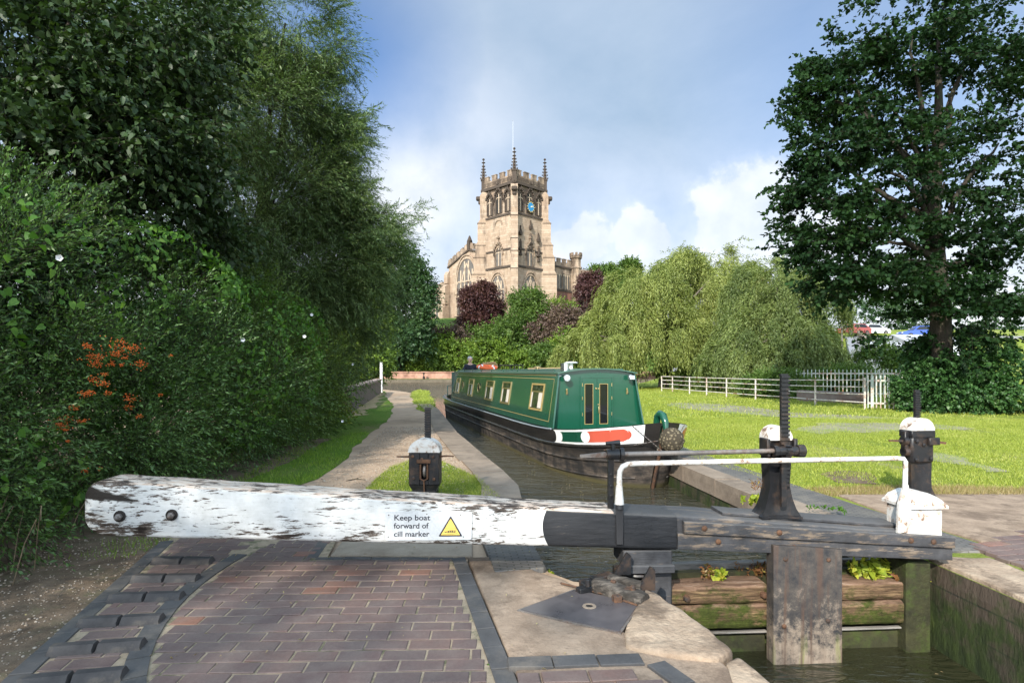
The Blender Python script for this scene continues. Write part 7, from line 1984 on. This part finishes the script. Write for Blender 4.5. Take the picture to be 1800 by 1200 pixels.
# trees on the left
tree('osier_tree', 'tall fine-leaved willow filling the upper left and reaching over the towpath', 'tree', (-6.6, 14.0, GZ),
     [pb(400, 180, 13, 130, 130, 1.7, 1.2), pb(505, 210, 14, 95, 100, 1.6, 1.0), pb(540, 330, 14.5, 75, 90, 1.4, 1.0), pb(430, 350, 13.5, 130, 120, 1.6, 1.3), pb(580, 470, 15, 80, 90, 1.3, 1.0), pb(480, 480, 14, 120, 100, 1.5, 1.2),
      pb(645, 425, 15.5, 50, 30, .8, .35), pb(630, 520, 16, 45, 80, 1.0, .6), pb(585, 175, 14.5, 32, 50, .8, .25), pb(330, 60, 13, 170, 120, 1.9, 1.2), pb(500, 40, 13.5, 110, 110, 1.6, 1.0), pb(590, 270, 15, 36, 60, .9, .4), pb(600, 370, 15, 40, 55, .9, .5), pb(660, 500, 16, 40, 60, .9, .5),
      pb(540, 600, 15.5, 100, 90, 1.3, .8), pb(360, 520, 13, 110, 100, 1.4, .9)],
     ML_willowl, M_bark, 201, trunk_r=.19, fork=(-6.3, 14.1, 3.2), twig_r=.003, sub=60, twigs=28, leaves=18, twig_len=.65, leaf=(.088, .0165), droop=.35, subr=.20, shell=.45, curl=.55, up=.35)
# long shoots that break the outline
rng = np.random.default_rng(77)
def shoots(parent_name, mat, specs, leaf, seed, tw=.004, per=26, side=7, droop=.25, kind='quad'):
    r2 = np.random.default_rng(seed); V = []; Fs = []; T = []; TWs = []; off = 0
    for (x0, y0, x1, y1, d, nsub) in specs:
        a = np.array(P(x0, y0, d)); b = np.array(P(x1, y1, d + r2.normal() * .3)); L = np.linalg.norm(b - a); ax = (b - a) / L
        starts = [a]; ends = [b]
        for k in range(nsub):
            t_ = .15 + .8 * r2.random(); s = a + (b - a) * t_; dd = ax * .8 + rand_dirs(1, r2)[0] * .65 + np.array([0, 0, -.1]); dd /= np.linalg.norm(dd); starts.append(s); ends.append(s + dd * L * (.18 + .25 * r2.random()))
        for s, e in zip(starts, ends):
            l = np.linalg.norm(e - s); n = max(6, int(l / leaf[0] * per / 6)); t_ = np.linspace(.05, 1, n)[:, None]; m = (s + e) / 2 + np.array([0, 0, l * .06]); e2 = e - np.array([0, 0, l * droop * .3])
            pos = s * (1 - t_) ** 2 + m * 2 * t_ * (1 - t_) + e2 * t_ ** 2; tg = np.tile((e2 - s) / l, (n, 1)); ld = unit(tg + rand_dirs(n, r2) * .9 + np.array([0, 0, -.15]))
            nn_ = unit(r2.normal(size=(n, 3)) * .6 + np.array([0, 0, 1])); sz = .7 + .6 * r2.random(n)
            if kind == 'quad': v, f = leaf_geo(pos, ld, nn_, leaf[0] * sz, leaf[1] * sz, r2); T.append(r2.random(n))
            else: v, f = broad_leaf_geo(pos, ld, nn_, leaf[0] * sz, leaf[1] * sz, True, r2); T.append(np.repeat(r2.random(n), 3))
            V.append(v); Fs.append(f + off); off += len(v); TWs.append(np.stack([s, m, e2]))
    par = [o_ for o_ in COL.objects if o_.name == parent_name][0]
    np_mesh('shoot_leaves', np.concatenate(V), np.concatenate(Fs), mat, np.concatenate(T), par)
    tv, tf = twig_geo(np.array(TWs), tw, tw * .4); np_mesh('shoot_stems', tv, tf, M_bark, None, par)
sp_ = []
for x0, y0, x1, y1 in ((600, 400, 735, 392), (610, 420, 715, 410), (620, 390, 690, 365), (600, 440, 700, 430), (640, 410, 722, 400), (560, 250, 665, 222), (570, 230, 640, 190), (570, 270, 660, 250), (560, 160, 625, 140), (550, 140, 600, 118), (560, 330, 672, 320), (570, 345, 668, 350), (580, 300, 650, 285), (560, 200, 655, 205), (600, 460, 690, 470), (590, 380, 660, 345), (560, 120, 612, 95), (540, 60, 605, 40), (600, 500, 690, 505), (600, 540, 680, 560)):
    for q in range(6): sp_.append((x0 + rng.normal() * 14, y0 + rng.normal() * 12, x1 + rng.normal() * 9 - 6 * q, y1 + rng.normal() * 13, 14.3 + rng.normal() * .5, 8))
shoots('osier_tree', ML_willowl, sp_, (.085, .016), 5, .003, per=40)
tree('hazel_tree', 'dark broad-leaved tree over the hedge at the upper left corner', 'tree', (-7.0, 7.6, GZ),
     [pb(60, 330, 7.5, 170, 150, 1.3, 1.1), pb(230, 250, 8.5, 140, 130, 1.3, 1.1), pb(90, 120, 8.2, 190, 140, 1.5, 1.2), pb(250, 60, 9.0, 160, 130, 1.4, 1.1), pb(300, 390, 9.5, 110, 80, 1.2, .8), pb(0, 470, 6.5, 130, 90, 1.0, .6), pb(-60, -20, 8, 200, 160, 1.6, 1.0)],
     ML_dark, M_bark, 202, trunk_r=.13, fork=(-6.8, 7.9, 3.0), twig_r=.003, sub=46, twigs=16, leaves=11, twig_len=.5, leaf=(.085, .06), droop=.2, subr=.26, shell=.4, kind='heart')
# shade trees of the lane behind the camera
for i, (x, y, z, s_) in enumerate(((-9.8, -16.0, 13.6, 3.0), (-14.5, -14.0, 13.0, 3.0), (-8.5, .2, 5.0, 1.8))):
    tree('lane_tree', ['tall thin-crowned tree far behind the viewpoint', 'tall tree further left behind the viewpoint', 'leafy tree left of the hedge outside the frame'][i], 'tree', (x, y, GZ), [((x, y, z), (s_, s_, s_ * .9), 1), ((x + .9, y + .5, z + 1.1), (s_ * .7, s_ * .7, s_ * .6), .6), ((x - .6, y - .7, z - 1.3), (s_ * .8, s_ * .8, s_ * .6), .7)],
         ML_dark, M_bark, 300 + i, trunk_r=.14, group='trees of the lane behind the viewpoint', sub=34, twigs=9, leaves=8, twig_len=.8, leaf=(.16, .11), droop=.2, subr=.30, shell=.45, kind='heart')
tree('evergreen_shrub', 'tall dark shrub standing behind the berry-bearing firethorn', 'shrub', (-6.9, 5.5, GZ), [((-6.9, y_, 1.5), (1.2, 1.4, 1.5), 1) for y_ in (3.2, 5.2, 7.2, 9.4, 11.6)] + [((-6.4, 4.4, 3.0), (1.2, 1.5, .9), .8)], ML_fire, M_bark, 311, trunk_r=.05, sub=34, twigs=16, leaves=10, twig_len=.4, leaf=(.09, .05), droop=.1, subr=.34, shell=.4)
tree('lane_hedge', 'dense hedge running on behind the viewpoint', 'hedge', (-4.9, -1.0, GZ), [((-4.9, y_, 1.3), (1.2, 1.3, 1.1), 1) for y_ in (-6, -4, -2, 0, 1.6)], ML_dark, M_bark, 310, trunk_r=.05, sub=24, twigs=14, leaves=9, twig_len=.4, leaf=(.10, .06), droop=.1, subr=.32, shell=.5)

# far-left trees beyond the towpath
tree('bank_tree', 'tall dark green tree with leaning trunk left of the church', 'tree', P(706, 668, 82) - Vector((0, 0, .4)),
     [pb(690, 470, 84, 45, 40, 4, 1), pb(715, 540, 83, 40, 55, 4, 1.2), pb(665, 540, 84, 40, 60, 4, 1.2), pb(715, 600, 82, 40, 35, 3.5, .9), pb(670, 600, 83, 40, 40, 3.5, .9), pb(735, 510, 85, 25, 45, 3, .8)],
     ML_dgreen, M_bark, 203, trunk_r=.28, trunk_pts=([P(707, 670, 82), P(700, 640, 82), P(692, 600, 82), P(688, 540, 83), P(692, 480, 84)], [.42, .33, .28, .2, .08]), sub=46, twigs=16, leaves=10, twig_len=1.3, leaf=(.36, .22), droop=.25, subr=.27, shell=.6)
tree('bank_tree', 'yellow-green leafy tree behind the towpath hedge', 'tree', P(640, 672, 50), [pb(610, 520, 48, 50, 80, 3, 1.1), pb(640, 600, 46, 36, 50, 2.6, 1), pb(655, 560, 52, 25, 40, 2, .7), pb(655, 628, 45, 22, 26, 1.6, .5), pb(600, 610, 44, 50, 50, 3, 1)],
     ML_bright, M_bark, 204, trunk_r=.18, sub=46, twigs=18, leaves=10, twig_len=.8, leaf=(.22, .12), droop=.25, subr=.27, shell=.6)
tree('bank_tree', 'dark tree mass further left behind the hedge trees', 'tree', P(560, 668, 55), [pb(560, 570, 56, 80, 60, 4, 1.2), pb(470, 560, 56, 80, 60, 4, 1.2), pb(560, 620, 55, 80, 50, 4, 1)], ML_dgreen, M_bark, 205, trunk_r=.25, sub=36, twigs=16, leaves=9, twig_len=1.2, leaf=(.34, .22), subr=.3, shell=.6)

# ------------------------------------------------------------------ planting on the church hill
def bush(px, py, d, rx, ry, mat, seed, name, label, cat='shrub', leaf=(.30, .19), w=1.0, rd=None, extra=(), sub=46, group='shrubs on the church bank', tl=1.15, **kw):
    x = (px - CX) / F * d; gz_ = hill_z(x, d)
    return tree(name, label, cat, (x, d, gz_), [pb(px, py, d, rx, ry, rd, w)] + [pb(*e) for e in extra], mat, M_bark, seed, trunk_r=.12, group=group, sub=sub, twigs=18, leaves=9, twig_len=tl, leaf=leaf, droop=.25, subr=.26, shell=.50, **kw)
bush(843, 540, 95, 26, 22, ML_purple, 401, 'copper_beech', 'dark purple tree in front of the great west window', 'tree', extra=((836, 566, 94, 22, 16), (852, 518, 95, 15, 15), (868, 545, 95, 13, 13), (828, 522, 95, 11, 10)), group=None)
bush(1047, 524, 97, 28, 27, ML_purple, 402, 'copper_beech', 'dark purple tree at the right end of the church', 'tree', extra=((1040, 500, 98, 18, 14),), group=None)
bush(934, 566, 92, 26, 30, ML_green, 403, 'maple_tree', 'round green tree right in front of the tower foot', 'tree', extra=((925, 530, 93, 24, 20),), group=None)
bush(888, 594, 88, 34, 40, ML_green, 404, 'maple_tree', 'darker green tree low in front of the tower', 'tree', extra=((862, 605, 87, 24, 30),), group=None)
bush(800, 604, 90, 38, 22, ML_mauve, 405, 'purple_shrub', 'dull purple shrub below the west aisle')
bush(762, 596, 93, 22, 18, ML_mauve, 421, 'purple_shrub', 'small purple shrub at the foot of the aisle wall')
bush(968, 590, 89, 32, 30, ML_mauve, 406, 'purple_shrub', 'purplish shrub between the green tree and the willow', extra=((990, 565, 90, 30, 20),))
bush(985, 550, 96, 22, 20, ML_bright, 407, 'leafy_shrub', 'yellow-green shrub under the clerestory')
bush(800, 628, 85, 45, 24, ML_bright, 408, 'leafy_shrub', 'bright green shrub low on the bank above the person')
bush(770, 645, 84, 30, 20, ML_green, 409, 'leafy_shrub', 'grey-green shrub by the red wall left of the person', leaf=(.24, .1))
bush(735, 648, 83, 20, 16, ML_bright, 410, 'leafy_shrub', 'clipped round green bush by the red wall')
bush(868, 625, 85, 35, 24, ML_bright, 411, 'leafy_shrub', 'bright shrub behind the boat roof, left of its centre')
bush(920, 640, 84, 30, 16, ML_bright, 412, 'leafy_shrub', 'low spreading shrub behind the middle of the boat roof')
bush(960, 632, 84, 36, 20, ML_green, 413, 'leafy_shrub', 'mid-green shrub at the left foot of the willow')
bush(1000, 615, 86, 30, 28, ML_bright, 414, 'leafy_shrub', 'yellowish shrub half under the willow')
bush(732, 622, 88, 26, 30, ML_green, 415, 'leafy_shrub', 'tall green shrub between the leaning trunk and the purple shrub')
bush(770, 615, 88, 24, 20, ML_bright, 416, 'leafy_shrub', 'small yellow-green shrub under the purple shrub')
bush(828, 600, 92, 20, 18, ML_green, 417, 'leafy_shrub', 'leafy shrub below the purple tree')
bush(1062, 482, 135, 28, 10, ML_green, 418, 'distant_tree', 'distant green tree top above the chancel roof', 'tree', extra=((1108, 476, 134, 14, 16), (1098, 500, 130, 26, 18)), group='trees behind the church', leaf=(.45, .3), tl=1.3)
bush(1205, 476, 120, 30, 22, ML_dgreen, 419, 'distant_tree', 'dark tree top behind the willow crown', 'tree', extra=((1180, 488, 120, 30, 20),), group='trees behind the church', leaf=(.45, .3), tl=1.3)
bush(1112, 530, 115, 30, 36, ML_green, 420, 'distant_tree', 'green tree between chancel and willow', 'tree', group='trees behind the church', leaf=(.4, .26), tl=1.2)
bush(1520, 560, 120, 120, 34, ML_dgreen, 422, 'distant_tree', 'distant trees behind the parked cars', 'tree', extra=((1680, 560, 120, 120, 40), (1860, 560, 120, 130, 50)), group='trees beyond the car park', leaf=(.45, .3), tl=1.4)

# ------------------------------------------------------------------ weeping willows
wk = dict(n=10500, length=2.6, per=17, leaf=(.21, .050), sway=.13)
tree('weeping_willow', 'broad pale green weeping willow right of the church', 'willow tree', (11.5, 46, hill_z(11.5, 46)),
     [pb(1130, 515, 44, 62, 50, 2.6, 1.1), pb(1215, 500, 46, 75, 58, 3, 1.3), pb(1270, 475, 47, 50, 52, 2.4, 1.0), pb(1060, 590, 42, 48, 34, 2, .8), pb(1170, 580, 43, 75, 48, 2.6, 1.2), pb(1250, 580, 45, 65, 50, 2.6, 1.0), pb(1105, 555, 43, 55, 45, 2.2, .8), pb(1020, 610, 42, 34, 22, 1.4, .4)],
     ML_weep, M_barkg, 501, trunk_r=.35, fork=(11.6, 46, 4.2), weep=wk, sub=15, twigs=14, leaves=9, twig_len=.6, leaf=(.20, .055), droop=.5, subr=.3, shell=.55)
wk2 = dict(n=8500, length=2.3, per=16, leaf=(.19, .048), sway=.13)
ML_weep2 = leaf_mat('grey_willow_leaf', [(0, (.08, .115, .034)), (.5, (.145, .19, .055)), (.85, (.22, .27, .08)), (1, (.32, .33, .12))], .3, .5)
tree('weeping_willow', 'darker weeping willow behind the field fence, near the dark tree', 'willow tree', (17.2, 38, hill_z(17.2, 38)),
     [pb(1350, 510, 39, 62, 50, 2.2, 1.2), pb(1410, 530, 38, 60, 52, 2.2, 1.1), pb(1340, 590, 37, 70, 45, 2.2, 1.1), pb(1420, 605, 36, 50, 45, 1.8, 1.0), pb(1300, 625, 36, 55, 34, 1.8, .8), pb(1370, 640, 35, 60, 30, 1.6, .7)],
     ML_weep2, M_barkg, 502, trunk_r=.28, fork=(17.0, 38, 3.8), weep=wk2, sub=14, twigs=14, leaves=9, twig_len=.55, leaf=(.18, .05), droop=.5, subr=.3, shell=.55)
for i, (px, py, d, rx, ry, m_, lb_) in enumerate(((1255, 672, 42, 60, 20, ML_green, 'low green bush behind the left half of the field fence'), (1370, 680, 30, 60, 22, ML_green, 'low bush behind the fence below the darker willow'), (1190, 650, 46, 30, 14, ML_bright, 'yellow flowering bush at the shaded lawn edge'), (1545, 640, 36, 36, 30, ML_green, 'grey-green bush behind the palisade fence'), (1490, 668, 32, 40, 20, ML_green, 'small bush between the two palisade fences'), (1600, 640, 38, 36, 24, ML_dgreen, 'bush below the pale sheds'))):
    tree('low_bush', lb_, 'bush', ((px - CX) / F * d, d, hill_z((px - CX) / F * d, d)), [pb(px, py, d, rx, ry, 1.2, 1)], m_, M_bark, 520 + i, trunk_r=.04, group='low bushes behind the fences', sub=70, twigs=16, leaves=9, twig_len=.4, leaf=(.13, .07), droop=.2, subr=.26, shell=.6)

# ------------------------------------------------------------------ big dark tree and ivy at the right
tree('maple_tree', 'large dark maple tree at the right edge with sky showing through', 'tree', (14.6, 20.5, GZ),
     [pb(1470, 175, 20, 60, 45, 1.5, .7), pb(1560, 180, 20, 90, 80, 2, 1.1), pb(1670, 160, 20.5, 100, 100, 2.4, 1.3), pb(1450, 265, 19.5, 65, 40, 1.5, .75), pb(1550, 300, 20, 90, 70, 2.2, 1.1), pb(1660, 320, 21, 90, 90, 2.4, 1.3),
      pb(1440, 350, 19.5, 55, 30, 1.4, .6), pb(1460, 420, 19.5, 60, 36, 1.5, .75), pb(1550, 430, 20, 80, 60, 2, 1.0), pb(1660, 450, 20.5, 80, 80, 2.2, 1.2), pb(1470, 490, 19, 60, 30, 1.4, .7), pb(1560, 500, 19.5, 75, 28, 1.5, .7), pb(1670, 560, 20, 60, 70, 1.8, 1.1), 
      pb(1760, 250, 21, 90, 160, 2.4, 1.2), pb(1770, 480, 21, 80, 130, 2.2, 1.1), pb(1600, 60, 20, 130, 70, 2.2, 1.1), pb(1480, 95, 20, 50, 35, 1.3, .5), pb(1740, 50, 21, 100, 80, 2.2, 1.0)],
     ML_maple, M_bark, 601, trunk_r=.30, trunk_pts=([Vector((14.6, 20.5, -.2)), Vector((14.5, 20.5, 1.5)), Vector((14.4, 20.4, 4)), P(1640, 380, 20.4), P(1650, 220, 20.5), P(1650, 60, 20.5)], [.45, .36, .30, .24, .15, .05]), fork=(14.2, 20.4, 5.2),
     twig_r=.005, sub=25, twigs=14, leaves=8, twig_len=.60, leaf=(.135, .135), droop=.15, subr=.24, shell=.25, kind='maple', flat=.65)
sp_ = []
rng = np.random.default_rng(78)
for x0, y0, x1, y1 in ((1460, 130, 1425, 115), (1450, 205, 1390, 196), (1440, 210, 1398, 160), (1440, 260, 1358, 196), (1430, 280, 1385, 240), (1440, 345, 1342, 325), (1430, 360, 1380, 350), (1440, 300, 1395, 280), (1450, 420, 1352, 388), (1450, 440, 1358, 432), (1440, 450, 1375, 462), (1460, 480, 1400, 500), (1460, 165, 1405, 152), (1560, 590, 1500, 605), (1440, 400, 1390, 402)):
    for q in range(3): sp_.append((x0 + rng.normal() * 8, y0 + rng.normal() * 6, x1 + rng.normal() * 7 + 6 * q, y1 + rng.normal() * 8, 19.6 + rng.normal() * .4, 5))
shoots('maple_tree', ML_maple, sp_, (.14, .14), 6, .006, per=14, kind='maple')
ML_ivy = leaf_mat('ivy_leaf', [(0, (.02, .055, .015)), (.6, (.045, .11, .028)), (1, (.12, .20, .06))], .2, .45, .3)
tree('ivy_bush', 'glossy ivy mound at the foot of the dark tree', 'bush', (14.2, 20, GZ), [pb(1640, 695, 20.5, 50, 40, 1.1, 1.2), pb(1690, 680, 20, 60, 55, 1.2, 1.2), pb(1760, 680, 20, 70, 60, 1.3, 1.0), pb(1665, 630, 21, 50, 50, 1.2, .8)],
     ML_ivy, M_bark, 602, trunk_r=.05, sub=60, twigs=16, leaves=10, twig_len=.3, leaf=(.085, .08), droop=.3, subr=.26, shell=.75, kind='heart')

# ------------------------------------------------------------------ small plants on the gate and lockside
def tuft(px, py, d, n, hgt, mat, name, label, cat, leafsz, seed, spread=.05, group=None, heart=False):
    r2 = np.random.default_rng(seed); base = P(px, py, d); t = thing(name, label, cat, base, 0, group); b = np.array(base)
    st = b + r2.normal(size=(n, 3)) * np.array([spread, spread * .5, .003]); tip = st + np.stack([r2.normal(size=n) * .3, r2.normal(size=n) * .25, .6 + .6 * r2.random(n)], 1) * hgt
    mid = (st + tip) / 2 + r2.normal(size=(n, 3)) * hgt * .08; TW = np.stack([st, mid, tip], 1); tv, tf = twig_geo(TW, .0015, .0008); np_mesh('stem', tv, tf, mat, None, t)
    k = 9; ii = np.repeat(np.arange(n), k); tt = np.tile(np.linspace(.2, 1, k), n)[:, None]; pos = st[ii] * (1 - tt) + tip[ii] * tt; ld = unit(rand_dirs(len(ii), r2) + np.array([0, 0, .35])); N = unit(r2.normal(size=pos.shape) + np.array([0, -.5, 1]))
    s = leafsz * (.6 + .8 * r2.random(len(ii)))
    if heart: v, f = broad_leaf_geo(pos, ld, N, s, s * .8, False, r2); T = np.repeat(r2.random(len(ii)), 3)
    else: v, f = leaf_geo(pos, ld, N, s, s * .45, r2); T = r2.random(len(ii))
    np_mesh('foliage', v, f, mat, T, t); return t
ML_red = leaf_mat('reddish_weed', [(0, (.16, .07, .035)), (.5, (.26, .12, .05)), (1, (.30, .28, .07))], .3)
ML_lime = leaf_mat('lime_weed', [(0, (.14, .20, .02)), (.5, (.26, .32, .03)), (.8, (.42, .42, .05)), (1, (.40, .18, .05))], .3)
GR = 'weeds growing on the rotten gate planks'
tuft(1248, 1020, 4.55, 16, .11, ML_red, 'weed', 'tallest reddish weed on the left gate plank', 'weed', .028, 1, .03, GR)
tuft(1268, 1019, 4.52, 10, .06, ML_lime, 'weed', 'lime green weed beside the tallest reddish weed', 'weed', .035, 2, .03, GR, True)
tuft(1303, 1010, 4.62, 6, .09, ML_red, 'weed', 'thin reddish weed in the middle of the left plank', 'weed', .02, 3, .015, GR)
tuft(1334, 1012, 4.6, 12, .09, ML_red, 'weed', 'bushy reddish weed against the broad upright board', 'weed', .025, 4, .03, GR)
tuft(1545, 1018, 4.62, 26, .12, ML_lime, 'weed', 'large leafy weed on the right gate plank', 'weed', .055, 5, .09, GR, True)
tuft(1590, 1022, 4.6, 20, .08, ML_red, 'weed', 'brownish weed trailing at the right end of the plank', 'weed', .035, 6, .06, GR, True)
tuft(1622, 1034, 4.5, 12, .07, ML_lime, 'weed', 'small yellow weed against the mossy lock wall', 'weed', .03, 7, .03, GR)
tuft(1505, 1010, 4.6, 8, .09, ML_lime, 'weed', 'single upright green weed left of the large leafy weed', 'weed', .045, 8, .02, GR, True)
GR2 = 'weeds in the lockside joints'
tuft(966, 1017, 4.35, 8, .03, ML_lime, 'weed', 'yellow-green weed at the canal edge by the collar anchor', 'weed', .03, 9, .04, GR2, True)
tuft(1135, 1056, 3.86, 8, .03, ML_lime, 'weed', 'green weed at the tip of the rough corner stone', 'weed', .02, 10, .02, GR2, True)
tuft(855, 1180, 2.93, 10, .025, ML_bind, 'weed', 'mossy weed in the kerb joint at the picture bottom', 'weed', .015, 11, .02, GR2)
tuft(1325, 885, 6.3, 10, .06, ML_lime, 'weed', 'bright weed hanging from the right canal kerb', 'weed', .04, 12, .06, GR2, True)
tuft(1332, 862, 6.7, 12, .12, ML_red, 'weed', 'orange-brown weed on the right canal kerb', 'weed', .03, 13, .06, GR2)
tuft(1477, 898, 5.9, 8, .03, ML_bind, 'weed', 'flat green weed on the ribbed bricks beyond the gate', 'weed', .03, 14, .04, GR2)
tuft(1435, 893, 6.0, 6, .02, ML_bind, 'weed', 'faint green weed right of the gate paddle gear', 'weed', .03, 15, .05, GR2)
# fallen twig on the towpath
q = G(608, 845); mb = MB(); mb.tube([q, q + Vector((.12, .05, .02)), q + Vector((.26, .02, .01))], [.008, .006, .003], 5); mb.tube([q + Vector((.12, .05, .02)), q + Vector((.16, .14, .03))], [.005, .002], 5)
top('fallen_twig', mb, M_bark, 'small dark twig lying on the gravel towpath', 'twig')
# fallen leaves
r2 = np.random.default_rng(31); n = 260; x = r2.uniform(-3.4, .8, n); y = r2.uniform(2.6, 9, n); m_ = (x < np.interp(y, [2, 4, 5, 8], [.9, .5, .05, -.1]))
x, y = x[m_], y[m_]; n = len(x); pos = np.stack([x, y, np.full(n, GZ + .045)], 1); ld = rand_dirs(n, r2); ld[:, 2] *= .15; v, f = leaf_geo(pos, ld, unit(r2.normal(size=(n, 3)) * .25 + np.array([0, 0, 1])), .012 + .018 * r2.random(n), .006 + .008 * r2.random(n), r2)
o = np_mesh('leaf_litter', v, f, leaf_mat('litter_leaf', [(0, (.16, .10, .05)), (.6, (.34, .26, .14)), (1, (.42, .38, .12))], .1), r2.random(n)); o['kind'] = 'stuff'
r2 = np.random.default_rng(33); n = 420; x = r2.uniform(.2, 3.2, n); y = r2.uniform(1.2, 15, n); lo_ = y < 4.2; m_ = np.where(lo_, (x > 1.0) & (x < 3.2), (x > np.interp(y, [4, 10, 15], [.3, -.4, -1.3])) & (x < np.interp(y, [4, 9, 15], [3.0, 2.4, 2.0])) & (y > 5)); x, y, lo_ = x[m_], y[m_], lo_[m_]; n = len(x)
pos = np.stack([x, y, np.where(lo_, -.236, .004)], 1); ld = rand_dirs(n, r2); ld[:, 2] *= .02; v, f = leaf_geo(pos, ld, np.tile([0, 0, 1.0], (n, 1)), .02 + .02 * r2.random(n), .008 + .008 * r2.random(n), r2, .02)
o = np_mesh('floating_leaves', v, f, MATS['litter_leaf'], r2.random(n)); o['kind'] = 'stuff'
# gravel stones along the path and soil
r2 = np.random.default_rng(32); n = 26000; x = r2.uniform(-3.8, -.2, n); y = r2.uniform(2.0, 15, n)
m_ = (x < -2.35) & (y < 5.2) | (y > 5.35) & (x < -.55 - np.maximum(y - 9, 0) * .2) & (x > -2.5 - np.maximum(y - 9, 0) * .1)
x, y = x[m_], y[m_]; n = len(x); rad = (.003 + .007 * r2.random(n) ** 2) * (1 + np.maximum(y - 6, 0) * .06)
BPp = np.stack([x, y, np.full(n, GZ + .008) + rad * .3], 1); sc_ = rad[:, None, None] * (np.array([1, 1, .6]) * (.7 + .6 * r2.random((n, 1, 3))))
v = (BPp[:, None] + iv[None] * sc_).reshape(-1, 3); f = (np.arange(n)[:, None, None] * len(iv) + iff[None]).reshape(-1, 3)
o = np_mesh('gravel', v, f, leaf_mat('gravel_stone', [(0, (.16, .12, .09)), (.5, (.30, .24, .18)), (1, (.46, .40, .33))], .0), np.repeat(r2.random(n), len(iff))); o['kind'] = 'stuff'
